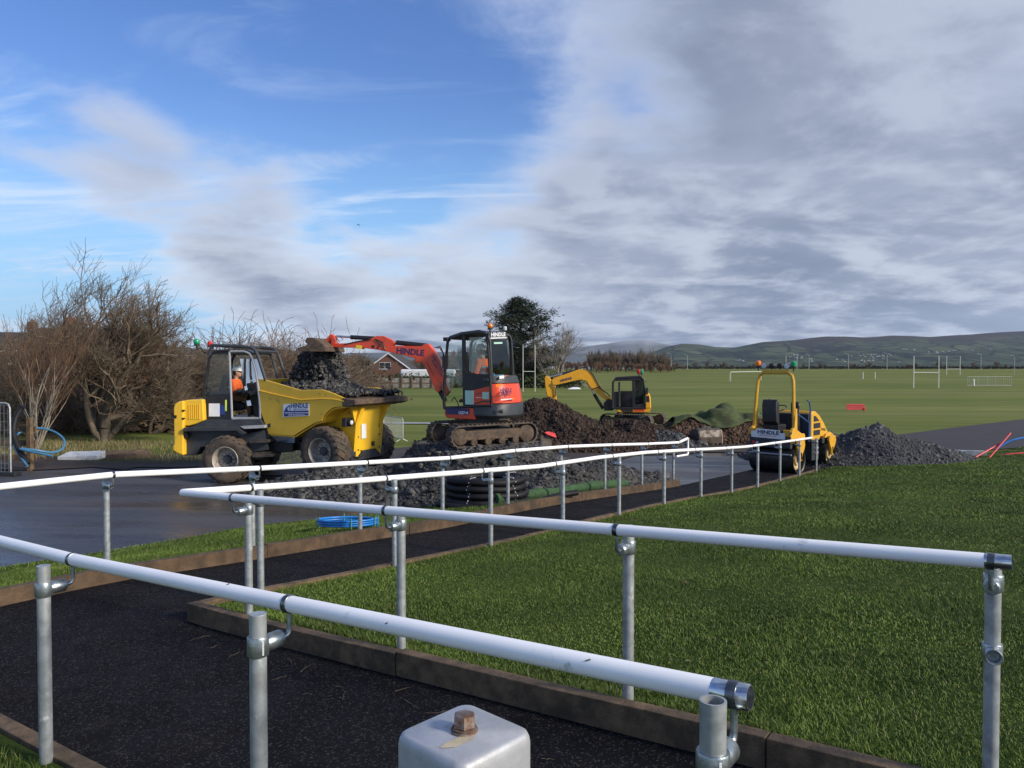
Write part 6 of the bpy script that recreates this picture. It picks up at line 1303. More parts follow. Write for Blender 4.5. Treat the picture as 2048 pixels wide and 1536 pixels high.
# thicket of tangled shrubs: two shared shapes, many plants
def shrub_shape(seed, n, h, rmin=.005, r0=.022):
    r = random.Random(seed); T = TB(); W = TB()
    for k in range(n):
        a = r.uniform(0, 6.28); rr = r.uniform(0, .5) ; d = V((math.cos(a) * r.uniform(.2, 1.0) + .25, math.sin(a) * r.uniform(.2, .9), r.uniform(.5, 1.2))); grow(T, W, (math.cos(a) * rr, math.sin(a) * rr, -.05), d, h * r.uniform(.35, .6), r0, 1, 3, r, wind=V((.2, 0, -.05)), up=.0, spread=.75, kids=(3, 5), rmin=rmin, wig=.26)
    return W.mesh('stems', 3) if not T.P else None or W.mesh('stems', 3)
sh_m = [shrub_shape(50 + i, 13, 2.3) for i in range(4)]
def shrub(me, m, base, s, rot, label, group):
    o = bpy.data.objects.new('bush', me); col.objects.link(o); o.matrix_world = Matrix.Translation(base) @ Matrix.Rotation(rot, 4, 'Z') @ Matrix.Diagonal((s[0], s[1], s[2], 1)); tag(o, label, 'bush', group)
    o.material_slots[0].link = 'OBJECT'; o.material_slots[0].material = m; return o
sh_b = [shrub_shape(70 + i, 26, 2.7, .0075, .013) for i in range(3)]
for me in sh_m + sh_b: me.materials.append(m_twig)
r = random.Random(5)
for k in range(46):
    px = r.uniform(-40, 600); Y = r.uniform(29.5, 37) if px < 420 else r.uniform(30, 42); b = g(px, Y); sc = r.uniform(.5, .95)
    if px > 340: sc *= 1.5
    q_ = r.randrange(3); shrub(sh_m[k % 4], (m_twig, m_twigr, m_twigd)[q_], b, (sc * 1.15, sc, sc * r.uniform(.75, 1.15)), r.uniform(-.8, .8), ('tangled brown leafless bush', 'russet leafless bush', 'dark leafless bush')[q_] + (' in the low thicket round the big bare tree' if px <= 340 else ' in the tall thicket behind the dumper cab'), 'thicket bushes along the verge')
for k in range(56):
    px = r.uniform(430, 705); Y = r.uniform(48, 80); b = g(px, Y); sc = r.uniform(1.4, 2.1) * (1 - .25 * max(0, (px - 600) / 100))
    q_ = r.randrange(3); shrub(sh_b[k % 3], (m_twigr, m_twig, m_twigd)[q_], b, (sc * 1.1, sc, sc * r.uniform(.9, 1.2)), r.uniform(0, 6), ('tall russet', 'tall brown', 'tall dark')[q_] + ' leafless bush beyond the dumper and its load', 'tall bushes behind the dumper')
# bank of rough grass under the thicket
ps = np.array([(r.uniform(-30, -8), r.uniform(21.5, 27)) for _ in range(16000)]); k = (ps[:, 0] / ps[:, 1] > -.78) & (ps[:, 0] / ps[:, 1] < -.36); ps = ps[k]; rr_ = np.random.default_rng(6)
blades('verge_grass', 'tufted straw and green grass on the verge under the thicket', ps[:, 0], ps[:, 1], zf(ps[:, 0], ps[:, 1]), rr_.uniform(.08, .26, len(ps)), np.full(len(ps), .02), m_straw, .7, 25)
ps = np.array([(r.uniform(-12, -6), r.uniform(21, 28)) for _ in range(14000)])
blades('verge_grass', 'short green grass on the verge behind the dumper', ps[:, 0], ps[:, 1], zf(ps[:, 0], ps[:, 1]), rr_.uniform(.05, .13, len(ps)), np.full(len(ps), .018), m_blade, .8, 26)
# pine with bare trees beside it, across the field
m_needle = grass_mat('pine needles', (.008, .014, .008), (.014, .025, .012), (.028, .042, .020))
def pine(base, H, seed):
    r = random.Random(seed); T = TB(); root = empty('pine_tree', 'dark evergreen pine with a ragged crown beyond the rugby posts', 'tree', Matrix.Translation(base)); NP = []; NS = []
    q = V((0, 0, -.2)); n = 14
    for i in range(n):
        nq = V((r.gauss(0, .12) - .04 * i, r.gauss(0, .12), H * (i + 1) / n)); T.seg(q, nq, .42 * (1 - i / n * .85), .42 * (1 - (i + 1) / n * .85)); q = nq
        if i < 1: continue
        for k in range(r.randint(11, 14)):
            a = r.uniform(0, 6.28); prof = float(np.interp((i + 1) / n, [0, .15, .4, .62, .78, .9, 1], [.4, .85, 1.12, 1.05, .78, .42, .12])) * (1.12 if i % 3 == 0 else .88); ln = H * .45 * prof * r.uniform(.6, 1.12); d = V((math.cos(a), math.sin(a) * .9, r.uniform(-.05, .35))).normalized(); p0 = nq + V((0, 0, -r.uniform(0, H / n))); prev = p0
            for j in range(5):
                d = (d + V((r.gauss(0, .12), r.gauss(0, .12), r.gauss(.04, .08)))).normalized(); c = prev + d * (ln / 5); T.seg(prev, c, .10 * (1 - j / 6), .10 * (1 - (j + 1) / 6)); prev = c
                if j > 0:
                    for _ in range(5): NP.append(tuple(c + V((r.gauss(0, .5), r.gauss(0, .5), r.gauss(.08, .22))))); NS.append(r.uniform(.45, .95))
    link('trunk', T.mesh('trunk', 5), m_bark, root); P = np.array(NP); S = np.array(NS); g_ = np.random.default_rng(seed); nn = 13; P2 = np.repeat(P, nn, 0) + g_.normal(0, 1, (len(P) * nn, 3)) * np.repeat(S, nn)[:, None] * [.5, .5, .26]; L_ = np.repeat(S, nn) * g_.uniform(.35, .8, len(P2))
    d = g_.normal(0, 1, (len(P2), 3)) * [1, 1, .5]; d /= np.linalg.norm(d, axis=1, keepdims=True); u = np.cross(d, g_.normal(0, 1, (len(P2), 3))); u /= np.linalg.norm(u, axis=1, keepdims=True)
    Vv = np.stack([P2 - u * (L_ * .16)[:, None], P2 + u * (L_ * .16)[:, None], P2 + d * L_[:, None]], 1).reshape(-1, 3)
    link('crown', mesh_np('crown', Vv, np.arange(len(Vv)).reshape(-1, 3), np.repeat(g_.uniform(0, .95, len(P2)), 3)), m_needle, root)
pine(g(1045, 150), 17.0, 3)
for i, (px, Y, s, lab) in enumerate(((1112, 146, 1., 'tall leafless tree standing in front of the pine on its open side'), (1066, 157, .85, 'leafless tree rising between the rugby posts'), (930, 152, .8, 'leafless tree behind the excavator cab'), (985, 162, .8, 'leafless tree close to the pine trunk'))):
    bare_tree('bare_tree', lab, g(px, Y), [(V((.1, 0, 1)), 5.2 * s, .26 * s), (V((.45, 0, 1)), 4.8 * s, .18 * s), (V((-.4, .2, 1)), 4.6 * s, .18 * s)], 60 + i, 4, m_twigp, m_twig if i else m_twigp, 'bare trees round the pine', up=.16, spread=.62, kids=(3, 4), rmin=.022, wig=.13, lr=(.55, .78))
# two shared bare tree shapes for the far copse and the treelines
def far_shape(seed, rmin):
    r = random.Random(seed); T = TB(); W = TB()
    for d, ln, rad in ((V((0, 0, 1)), 3.2, .18), (V((.3, .1, 1)), 2.8, .12), (V((-.3, -.1, 1)), 2.7, .12)): grow(T, W, (0, 0, -.2), d, ln, rad, 0, 3, r, up=.3, spread=.5, kids=(4, 6), rmin=rmin, wig=.12, lr=(.5, .75))
    return T.mesh('trunk', 4), W.mesh('crown', 3)
fs = [far_shape(80 + i, .036) for i in range(5)]
for a, b in fs: a.materials.append(m_bark); b.materials.append(m_twig)
m_fd = bark('far dark twigs', (.11, .080, .056)); m_fr = bark('far russet twigs', (.15, .088, .056)); m_fb = bark('far grey twigs', (.14, .11, .085))
def far_tree(base, s, rot, k, m, label, group, sx=1.):
    root = empty('bare_tree', label, 'tree', Matrix.Translation(base) @ Matrix.Rotation(rot, 4, 'Z') @ Matrix.Diagonal((s * sx, s * sx, s, 1)), group)
    for nm, me in zip(('trunk', 'crown'), fs[k]):
        o = bpy.data.objects.new(nm, me); col.objects.link(o); o.parent = root; o.material_slots[0].link = 'OBJECT'; o.material_slots[0].material = m
r = random.Random(17)
def gf(px, Y): x = at(px, 735, Y).x; return V((x, Y, float(zf(x, Y))))
for k in range(84):
    px = r.uniform(1178, 1340); Y = r.uniform(325, 375); far_tree(gf(px, Y), r.uniform(.8, 1.45) * (1 - .35 * max(0, (px - 1320) / 20)), r.uniform(0, 6), k % 4, (m_fd, m_fd, m_fb)[k % 3], ('dark brown', 'dark brown', 'greyish')[k % 3] + ' leafless tree in the dense copse behind the football goal', 'copse trees behind the goal', .75)
for k in range(44):
    px = r.uniform(1110, 1330) if k < 34 else r.uniform(1320, 1368); Y = r.uniform(300, 330); far_tree(gf(px, Y), r.uniform(.5, .78) * (.8 if px > 1300 else 1), r.uniform(0, 6), k % 4, m_fr, 'russet leafless bush at the edge of the copse', 'russet bushes at the copse edge', 1.1)
for k in range(64):
    px = r.uniform(540, 740) if k < 34 else r.uniform(820, 1020); Y = r.uniform(165, 230); far_tree(gf(px, Y), r.uniform(.7, 1.15), r.uniform(0, 6), k % 4, (m_fd, m_fb)[k % 2], ('dark', 'greyish')[k % 2] + (' leafless tree in the treeline left of the gabled house' if px < 760 else ' leafless tree in the treeline behind the excavator cab').replace('left of', 'beside'), 'treeline beyond the fence')
for k in range(14):
    px = r.uniform(420, 640); Y = r.uniform(85, 130); far_tree(gf(px, Y), r.uniform(.45, .62), r.uniform(0, 6), k % 4, (m_fr, m_fd)[k % 2], 'small leafless tree behind the thicket', 'small trees behind the thicket', 1.1)
for k in range(22):
    px = r.uniform(1350, 2060); Y = r.uniform(430, 520); far_tree(gf(px, Y), r.uniform(.35, .75), r.uniform(0, 6), k % 4, (m_fd, m_fb)[k % 2], 'small leafless tree on the far field boundary', 'trees on the far boundary', 1.3)
# low hedge along the far edge and by the houses
def hedge(name, label, pts, h, w, m, n, seed, leaf=.5):
    g_ = np.random.default_rng(seed); P = np.array([tuple(p) for p in pts]); t = g_.uniform(0, len(P) - 1.001, n); i = t.astype(int); f = (t - i)[:, None]; C = P[i] * (1 - f) + P[i + 1] * f
    bumpy = .65 + .35 * np.sin(t * 9.1) * np.sin(t * 23.7 + 1); C = C + np.stack([g_.normal(0, w, n), g_.normal(0, w, n), np.abs(g_.uniform(0, 1, n)) ** .8 * h * bumpy], -1)
    d = g_.normal(0, 1, (n, 3)) + [0, 0, .6]; d /= np.linalg.norm(d, axis=1, keepdims=True); u = np.cross(d, g_.normal(0, 1, (n, 3))); u /= np.linalg.norm(u, axis=1, keepdims=True); s = leaf * g_.uniform(.5, 1.2, (n, 1))
    V_ = np.stack([C - u * s * .3, C + u * s * .3, C + d * s], 1).reshape(-1, 3); o = link(name, mesh_np(name, V_, np.arange(3 * n).reshape(-1, 3), np.repeat(g_.uniform(0, .95, n), 3)), m); tag(o, label, 'hedge', kind='stuff'); return o
m_hedge = grass_mat('dark hedge', (.014, .014, .009), (.030, .028, .016), (.050, .044, .026)); m_hedge2 = grass_mat('evergreen hedge', (.012, .022, .008), (.024, .040, .014), (.045, .062, .022))
hedge('far_hedge', 'dark low hedge along the far edge of the playing field', [gf(px, 420) for px in range(1340, 2120, 30)], 1.5, 1.2, m_hedge, 7000, 1, 1.0)
hedge('field_hedge', 'dark hedge behind the timber fence by the brick house', [gf(px, 146) for px in range(640, 1180, 20)], 3.0, .7, m_hedge2, 9000, 2, .5)
hedge('scrub_belt', 'dense dark brown scrub filling the gaps behind the dumper', [g(px, 62) for px in range(400, 720, 16)], 4.0, 1.6, mat('dark scrub', (.075, .050, .033), .95, var=.5, vscale=2), 15000, 14, .42)
hedge('roadside_hedge', 'low trimmed hedge in front of the brick terrace', [gf(px, 62) for px in range(-60, 460, 20)], 1.5, .35, m_hedge, 9000, 3, .22)
hedge('thicket_base', 'dense dead undergrowth at the foot of the thicket', [g(px, 33) for px in range(-60, 640, 20)], 1.5, 1.0, mat('dead undergrowth', (.085, .058, .036), .95, var=.5, vscale=2), 16000, 4, .28)

# ------------------------------------------------------------------ houses
def brick_mat(name, c1, c2):
    m = bpy.data.materials.new(name); m.use_nodes = True; nt = m.node_tree; N = nt.nodes.new; L = nt.links.new; b = nt.nodes['Principled BSDF']; tc = N('ShaderNodeTexCoord'); nz = N('ShaderNodeTexNoise'); L(tc.outputs['Object'], nz.inputs['Vector']); nz.inputs['Scale'].default_value = 6; nz.inputs['Detail'].default_value = 8
    mx = N('ShaderNodeMix'); mx.data_type = 'RGBA'; L(nz.outputs[0], mx.inputs[0]); mx.inputs[6].default_value = (*c1, 1); mx.inputs[7].default_value = (*c2, 1); L(mx.outputs[2], b.inputs['Base Color']); b.inputs['Roughness'].default_value = .9; return m
m_brick = brick_mat('brown brick', (.11, .050, .034), (.20, .095, .065)); m_brick2 = brick_mat('red brick', (.17, .045, .028), (.30, .095, .06)); m_roof = mat('dark roof tiles', (.045, .042, .042), .8, var=.25, vscale=3); m_upvc = mat('white window frame', (.70, .71, .72), .5, var=.05); m_pane = mat('window pane', (.03, .04, .05), .08, var=.2, spec=.8); m_curt = mat('pale curtain', (.42, .42, .40), .8)
def window(root, x, z, w, h, y, n=2):
    f = MB().b2((x - w / 2, y - .03, z - h / 2), (x + w / 2, y + .05, z + h / 2)).build('window', m_upvc, root)
    for k in range(n): MB().b2((x - w / 2 + .07 + k * w / n, y - .045, z - h / 2 + .08), (x - w / 2 + (k + 1) * w / n - .05, y - .028, z + h / 2 - .08)).build('pane', m_pane, f)
    MB().b2((x - w / 2 - .06, y - .10, z - h / 2 - .08), (x + w / 2 + .06, y + .02, z - h / 2 - .002)).build('sill', m_upvc, f)
def house(name, label, c, rot, W, D, H, rise, mw, gable=True, wins=(), chim=(), group=None):
    root = empty(name, label, 'house', Matrix.Translation(c) @ Matrix.Rotation(rot, 4, 'Z'), group)
    if gable: MB().prism([(-W / 2, 0), (W / 2, 0), (W / 2, H), (0, H + rise), (-W / 2, H)], 0, D).build('wall', mw, root)
    else:
        MB().b2((-W / 2, 0, 0), (W / 2, D, H)).build('wall', mw, root)
    if gable:
        rf_ = MB()
        for s in (-1, 1): rf_.add([(s * (W / 2 + .45), -.25, H - rise * .9 / W), (0, -.25, H + rise), (0, D + .25, H + rise), (s * (W / 2 + .45), D + .25, H - rise * .9 / W), (s * (W / 2 + .45), -.25, H - rise * .9 / W + .22), (0, -.25, H + rise + .22), (0, D + .25, H + rise + .22), (s * (W / 2 + .45), D + .25, H - rise * .9 / W + .22)], [(0, 1, 2, 3), (4, 5, 6, 7), (0, 1, 5, 4), (1, 2, 6, 5), (2, 3, 7, 6), (3, 0, 4, 7)])
        ro_ = rf_.build('roof', m_roof, root)
        for s in (-1, 1): mb = MB(); bar(mb, (s * (W / 2 + .45), -.28, H - rise * .9 / W + .06), (0, -.28, H + rise + .08), .24, .05); mb.build('bargeboard', m_upvc, ro_)
    else:
        ro_ = MB().prism([(-.4, H - .1), (D / 2, H + rise), (D + .4, H - .1), (D + .4, H + .1), (D / 2, H + rise + .2), (-.4, H + .1)], -W / 2 - .3, W / 2 + .3); ro_.v = [V((v.y, v.x, v.z)) for v in ro_.v]; ro_ = ro_.build('roof', m_roof, root); MB().b2((-W / 2 - .3, -.5, H - .18), (W / 2 + .3, -.4, H - .02)).build('gutter', m_upvc, root)
    for x in chim: MB().b2((x - .45, D / 2 - .4, H + rise * .6), (x + .45, D / 2 + .4, H + rise + 1.5)).build('chimney', mw, ro_); MB().cyl((x, D / 2, H + rise + 1.5), (x, D / 2, H + rise + 1.9), .16, .12, 10).build('chimney_pot', mw, ro_)
    for wv in wins: window(root, *wv, 0)
    return root
c = at(777, 748, 172); house('brick_house', 'brown brick house gable with white bargeboards beyond the timber fence', V((c.x, 172, -1.4)), R(-4), 9.0, 11, 3.4, 3.2, m_brick, True, [(.2 - 1.0, 3.9, 2.6, 1.5)])
c = at(745, 748, 173); house('garage', 'low brick wing with sloping roof joined to the gabled house', V((c.x - .6, 173, -1.4)), R(-4), 5, 6, 2.2, 2.0, m_brick, True)
c = at(855, 744, 168); o = MB(Matrix.Translation((c.x, 168, -1.4))).b2((-6, 0, 1.4), (6, 3, 3.1)).build('caravan', mat('white caravan', (.66, .67, .68), .5, var=.06), bevel=.4); tag(o, 'long white caravan parked beside the gabled house', 'caravan')
c = at(160, 770, 88); house('brick_house', 'red brick terrace with chimneys seen through the bare branches', V((c.x, 88, -.4)), R(3), 13.5, 7.5, 5.0, 2.2, m_brick2, False, [(-4.5, 3.9, 1.3, 1.1), (-2.0, 3.9, 1.2, 1.1), (2.2, 3.9, 1.3, 1.2), (4.6, 3.9, 1.6, 1.2), (-4.5, 1.3, 1.6, 1.3), (3.0, 1.3, 1.8, 1.3)], (-2.9, 3.9))
c = at(20, 770, 96); house('brick_house', 'dark brick terrace end at the edge of the estate', V((c.x - 2, 96, -.5)), R(8), 11, 7.5, 5.0, 2.2, m_brick, False, [(-2.0, 3.9, 1.3, 1.1), (2.6, 3.9, 1.6, 1.2)], (2.9,))
c = at(610, 720, 230); house('brick_house', 'distant grey roofed house behind the treeline', V((c.x, 230, -1.5)), R(20), 12, 8, 3.2, 3.0, m_brick, False, [(-2, 1.8, 1.4, 1.2), (2, 1.8, 1.4, 1.2)], (2,))
c = at(880, 720, 215); house('brick_house', 'low dark roofed house behind the excavator boom', V((c.x, 215, -1.5)), R(-10), 16, 8, 3.0, 3.4, m_brick, False, [(-3, 1.8, 1.4, 1.2)], (3,))
# timber fence by the house: each post and panel of boards
tf = empty('panel_fence', 'long pale timber panel fence at the edge of the playing field', 'fence', Matrix.Translation(gf(640, 140))); f0, f1 = gf(640, 140), gf(905, 140); Lf = (f1 - f0).length; nb = 13; If = tf.matrix_world.inverted()
m_fen = mat('pale weathered boards', (.24, .215, .185), .9, var=.35, vscale=1.5)
for k in range(nb + 1): q = f0.lerp(f1, k / nb); MB(If).b2((q.x - .12, q.y - .2, q.z - .2), (q.x + .12, q.y + .1, q.z + 2.1)).build('post', m_timber, tf)
for k in range(nb):
    a, b = f0.lerp(f1, k / nb), f0.lerp(f1, (k + 1) / nb)
    for j in range(9): x0_ = a.x + (b.x - a.x) * (j + .06) / 9; x1_ = a.x + (b.x - a.x) * (j + .94) / 9; zj = a.z + .05 * random.uniform(-1, 1); MB(If).b2((x0_, a.y, zj + .1), (x1_, a.y + .05, zj + 1.85)).build('board', m_fen, tf)
for k in range(nb): a, b = f0.lerp(f1, k / nb), f0.lerp(f1, (k + 1) / nb); MB(If).b2((a.x, a.y - .08, a.z + .9), (b.x, b.y - .005, b.z + 1.05)).build('rail', m_timber, tf)
fb0, fb1 = gf(905, 150), gf(1175, 150); lf_ = empty('post_fence', 'low grey fence beneath the pine and bare trees', 'fence', Matrix.Translation(fb0)); Il = lf_.matrix_world.inverted()
for k in range(15): q = fb0.lerp(fb1, k / 14); MB(Il).b2((q.x - .1, q.y - .1, q.z - .2), (q.x + .1, q.y + .1, q.z + 1.3)).build('post', m_fen, lf_)
for z in (.4, .9): MB(Il).b2((fb0.x, fb0.y - .05, fb0.z + z), (fb1.x, fb1.y + .05, fb1.z + z + .16)).build('rail', m_fen, lf_)

# ------------------------------------------------------------------ goals and posts
m_gw = mat('white goal paint', (.55, .55, .48), .5, var=.08)
def goal(label, a, b, htop, group='football goals', r=.06, depth=1.2):
    """a, b: pixel feet; htop: pixel row of the crossbar"""
    pa, pb = hit(*a), hit(*b); h = at(a[0], htop, pa.y).z - pa.z; root = empty('football_goal', label, 'goal', Matrix.Translation(pa), group); I = root.matrix_world.inverted()
    MB(I).tube([pa - V((0, 0, .2)), pa + V((0, 0, h))], r, 8).build('goal_post', m_gw, root); MB(I).tube([pb - V((0, 0, .2)), pb + V((0, 0, h))], r, 8).build('goal_post', m_gw, root); MB(I).tube([pa + V((0, 0, h)), pb + V((0, 0, h))], r, 8).build('crossbar', m_gw, root)
    for p in (pa, pb): MB(I).tube([p + V((0, 0, h)), p + V((0, .8, h * .9)), p + V((0, depth, 0))], r * .4, 6).build('net_stay', m_gw, root)
goal('white football goal in front of the copse', (1218, 742), (1256, 742), 732, r=.09); goal('white football goal standing behind the roller hoop', (1461, 763), (1522, 761), 744, r=.09)
def rugby(label, a, b, top, bar_, r=.09, Y=None):
    pa, pb = (hit(*a), hit(*b)) if Y is None else (at(*a, Y), at(*b, Y)); h = at(a[0], top, pa.y).z - pa.z; hb = at(a[0], bar_, pa.y).z - pa.z; root = empty('rugby_posts', label, 'rugby posts', Matrix.Translation(pa), 'rugby posts on the field'); I = root.matrix_world.inverted()
    for p in (pa, pb): MB(I).tube([p - V((0, 0, .2)), p + V((0, 0, h))], [r, r * .8], 8).build('upright', m_gw, root)
    MB(I).tube([pa + V((0, 0, hb)), pb + V((0, 0, hb))], r * .8, 8).build('crossbar', m_gw, root)
rugby('tall white rugby posts in front of the bare trees', (1046, 783), (1070, 783), 690, 743, .065); rugby('tall cream rugby posts standing alone on the open field', (1827, 776), (1877, 776), 712, 745, .10); rugby('slim rugby posts beyond the open field near the shore hedge', (1893, 749), (1920, 749), 712, 738, .10, 235.); rugby('far thin rugby posts by the boundary lamp posts', (1572, 737), (1594, 737), 711, 726, .12, 380.)
p = hit(1726, 758); q = hit(1750, 758); gt = empty('short_posts', 'pair of short cream posts standing on the worn turf', 'posts', Matrix.Translation(p)); 
for w in (p, q): MB(gt.matrix_world.inverted()).tube([w - V((0, 0, .2)), w + V((0, 0, at(1726, 744, p.y).z - p.z))], .12, 8).build('post', m_gw, gt)
# small mesh cage at the right edge of the field
p = hit(1935, 771); s_ = p.y / FPX; cg = empty('practice_cage', 'low wire practice cage near the right edge of the field', 'cage', Matrix.Translation(p)); w_, h_ = 88 * s_, 17 * s_
for x in (0, .25, .45, .62, .82, 1.): MB().cyl((x * w_, 0, 0), (x * w_, 0, h_), .05, n=6).build('pole', m_galv, cg)
for z in (.0, 1.): MB().cyl((0, 0, z * h_ + .02), (w_, 0, z * h_ + .02), .04, n=6).build('rail', m_galv, cg)
for k in range(24): MB().cyl((k * w_ / 23, .02, 0), (k * w_ / 23, .02, h_), .012, n=4).build('wire', m_galv, cg)
p = hit(1947, 772); tag(MB(Matrix.Translation(p)).lathe([(.02, 0), (.25, .02), (.18, .9), (.2, 1.2), (.05, 1.5)], (0, 0, 0), (0, 0, 1), 10).build('corner_marker', m_gw), 'small white marker standing in front of the wire cage', 'marker')
# lamp posts
m_lp = mat('lamp post grey', (.34, .345, .34), .6, var=.1)
def lamp_post(px, top, Y, label, side=-1):
    b = gf(px, Y); h = at(px, top, Y).z - b.z; root = empty('street_lamp', label, 'street lamp', Matrix.Translation(b), 'lamp posts along the field boundary'); k = Y / 400
    MB().tube([(0, 0, -.2), (0, 0, h * .55), (0, 0, h * .96), (side * .3, 0, h)], [.16 * k, .13 * k, .10 * k, .08 * k], 8).build('pole', m_lp, root); MB().tube([(side * .2, 0, h), (side * h * .16, 0, h + .3)], .08 * k, 6).build('arm', m_lp, root); MB().box((side * h * .20, 0, h + .34), (h * .10, .5 * k, .18 * k)).build('lantern', m_lp, root)
for px, top, Y, sd_ in ((1127, 713, 260, -1), (1342, 708, 330, -1), (1375, 711, 400, -1), (1618, 709, 400, -1), (1697, 708, 400, -1), (1774, 707, 390, -1), (1962, 709, 370, -1), (2029, 713, 280, -1)):
    lamp_post(px, top, Y, 'slim grey lamp post with one arm on the field boundary', sd_)
for px in (72, 107): 
    Y = 55 if px == 72 else 44; b = gf(px, Y); h = at(px, 690, Y).z - b.z; root = empty('street_lamp', ('pale lamp column in front of the red brick terrace' if px == 72 else 'thicker grey lamp column beside the sapling clump'), 'street lamp', Matrix.Translation(b), 'lamp columns by the estate')
    MB().tube([(0, 0, -.2), (0, 0, h * .3), (0, 0, h)], [.09, .06, .05], 8).build('pole', m_lp, root); MB().tube([(0, 0, h), (.3, 0, h + .12), (.9, 0, h + .2)], .035, 8).build('arm', m_lp, root); MB().box((1.1, 0, h + .2), (.45, .16, .1)).build('lantern', m_lp, root)
# bird
bd_ = at(717, 450, 70); bird = MB().add([(-.17, 0, .0), (-.08, .02, .06), (.0, .0, .07), (.0, -.03, .02), (.05, 0, .02), (.13, .02, -.14), (.09, .02, -.01), (-.05, -.03, .05), (.06, -.02, .08)], [(0, 1, 7), (1, 2, 7), (2, 3, 7), (2, 6, 3), (6, 4, 3), (6, 5, 4), (2, 8, 6)]); bo = bird.build('bird', m_black, smooth=None); bo.location = bd_; so_ = bo.modifiers.new('thick', 'SOLIDIFY'); so_.thickness = .04; tag(bo, 'small dark bird gliding against the clouds', 'bird')

# puddled strip on the field edge and a few fallen leaves on the lawn
m_pud = mat('standing water', (.10, .11, .12), .06, var=.1, spec=.8)
pc = hit(800, 848); pr_ = random.Random(4); pl = [(pc.x + 7.0 * math.cos(a) * (1 + .25 * math.sin(3 * a + 1)), pc.y + .55 * math.sin(a) * (1 + .4 * math.sin(5 * a))) for a in np.linspace(0, 2 * math.pi, 40)[:-1]]
pud = sheet('puddle', pl, lambda x, y: zf(x, y) + .035, 1.5, m_pud)
lv = np.array([(r_.uniform(-1.5, 9), r_.uniform(4, 13)) for _ in range(90)]); lv = lv[in_poly(lv[:, 0], lv[:, 1], lawn_poly)]; n = len(lv); lz = zlawn(lv[:, 0], lv[:, 1]) + .03
an = r_.uniform(0, 6.28, n); sz = r_.uniform(.012, .03, n); LVv = np.stack([np.stack([lv[:, 0] + sz * c * np.cos(an) - sz * d * np.sin(an), lv[:, 1] + sz * c * np.sin(an) + sz * d * np.cos(an), lz + e * sz], -1) for c, d, e in ((-1, 0, .1), (0, -.55, .4), (1, 0, 0), (0, .55, .5))], 1).reshape(-1, 3)
o = link('fallen_leaves', mesh_np('fallen_leaves', LVv, (np.array([[0, 1, 2, 3]])[None] + (np.arange(n) * 4)[:, None, None]).reshape(-1, 4), np.repeat(r_.uniform(0, .9, n), 4)), m_straw); tag(o, 'scattered dead leaves lying on the lawn', 'leaves', kind='stuff')

# ------------------------------------------------------------------ estuary and hills
m_water = mat('estuary water', (.10, .13, .15), .25, var=.1, vscale=.002)
w_ = MB().add([(-9000, 1300, -11), (12000, 1300, -11), (12000, 9000, -11), (-9000, 9000, -11)], [(0, 1, 2, 3)]).build('water', m_water, smooth=None); w_['kind'] = 'structure'
def hill_mat(name, c_field, c_field2, c_hedge, c_moor, zlo, zhi, scale):
    m = bpy.data.materials.new(name); m.use_nodes = True; nt = m.node_tree; N = nt.nodes.new; L = nt.links.new; b = nt.nodes['Principled BSDF']; g_ = N('ShaderNodeNewGeometry'); mp = N('ShaderNodeMapping'); L(g_.outputs['Position'], mp.inputs[0]); mp.inputs['Scale'].default_value = (1, .75, 1.8)
    nd = N('ShaderNodeTexNoise'); L(mp.outputs[0], nd.inputs['Vector']); nd.inputs['Scale'].default_value = scale * .7; nd.inputs['Detail'].default_value = 4
    vm = N('ShaderNodeVectorMath'); vm.operation = 'MULTIPLY_ADD'; L(nd.outputs['Color'], vm.inputs[0]); vm.inputs[1].default_value = (.6 / scale,) * 3; L(mp.outputs[0], vm.inputs[2])
    vo = N('ShaderNodeTexVoronoi'); L(vm.outputs[0], vo.inputs['Vector']); vo.inputs['Scale'].default_value = scale; sp = N('ShaderNodeSeparateColor'); L(vo.outputs['Color'], sp.inputs[0])
    ve = N('ShaderNodeTexVoronoi'); ve.feature = 'DISTANCE_TO_EDGE'; L(vm.outputs[0], ve.inputs['Vector']); ve.inputs['Scale'].default_value = scale
    def mix(f, a, c):
        n = N('ShaderNodeMix'); n.data_type = 'RGBA'; L(f, n.inputs[0])
        for s_, v in ((6, a), (7, c)):
            if isinstance(v, tuple): n.inputs[s_].default_value = (*v, 1)
            else: L(v, n.inputs[s_])
        return n.outputs[2]
    def rg(v, a, c):
        n = N('ShaderNodeMapRange'); n.interpolation_type = 'SMOOTHSTEP'; L(v, n.inputs[0]); n.inputs[1].default_value = a; n.inputs[2].default_value = c; return n.outputs[0]
    f = mix(sp.outputs[0], c_field, c_field2); inv = N('ShaderNodeMath'); inv.operation = 'SUBTRACT'; inv.inputs[0].default_value = 1; L(rg(ve.outputs['Distance'], .03, .09), inv.inputs[1]); f = mix(inv.outputs[0], f, c_hedge)
    wd = N('ShaderNodeTexNoise'); L(mp.outputs[0], wd.inputs['Vector']); wd.inputs['Scale'].default_value = scale * .45; wd.inputs['Detail'].default_value = 8; wd.inputs['Roughness'].default_value = .65; f = mix(rg(wd.outputs[0], .53, .60), f, c_hedge)
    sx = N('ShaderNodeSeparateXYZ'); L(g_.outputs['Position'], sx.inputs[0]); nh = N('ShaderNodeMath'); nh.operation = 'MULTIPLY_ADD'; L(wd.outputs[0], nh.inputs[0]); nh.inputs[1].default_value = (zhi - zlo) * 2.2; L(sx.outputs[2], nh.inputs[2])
    f = mix(rg(nh.outputs[0], zlo + (zhi - zlo) * 1.1, zhi + (zhi - zlo) * 1.1), f, c_moor); L(f, b.inputs['Base Color']); b.inputs['Roughness'].default_value = 1; b.inputs['Specular IOR Level'].default_value = 0; return m
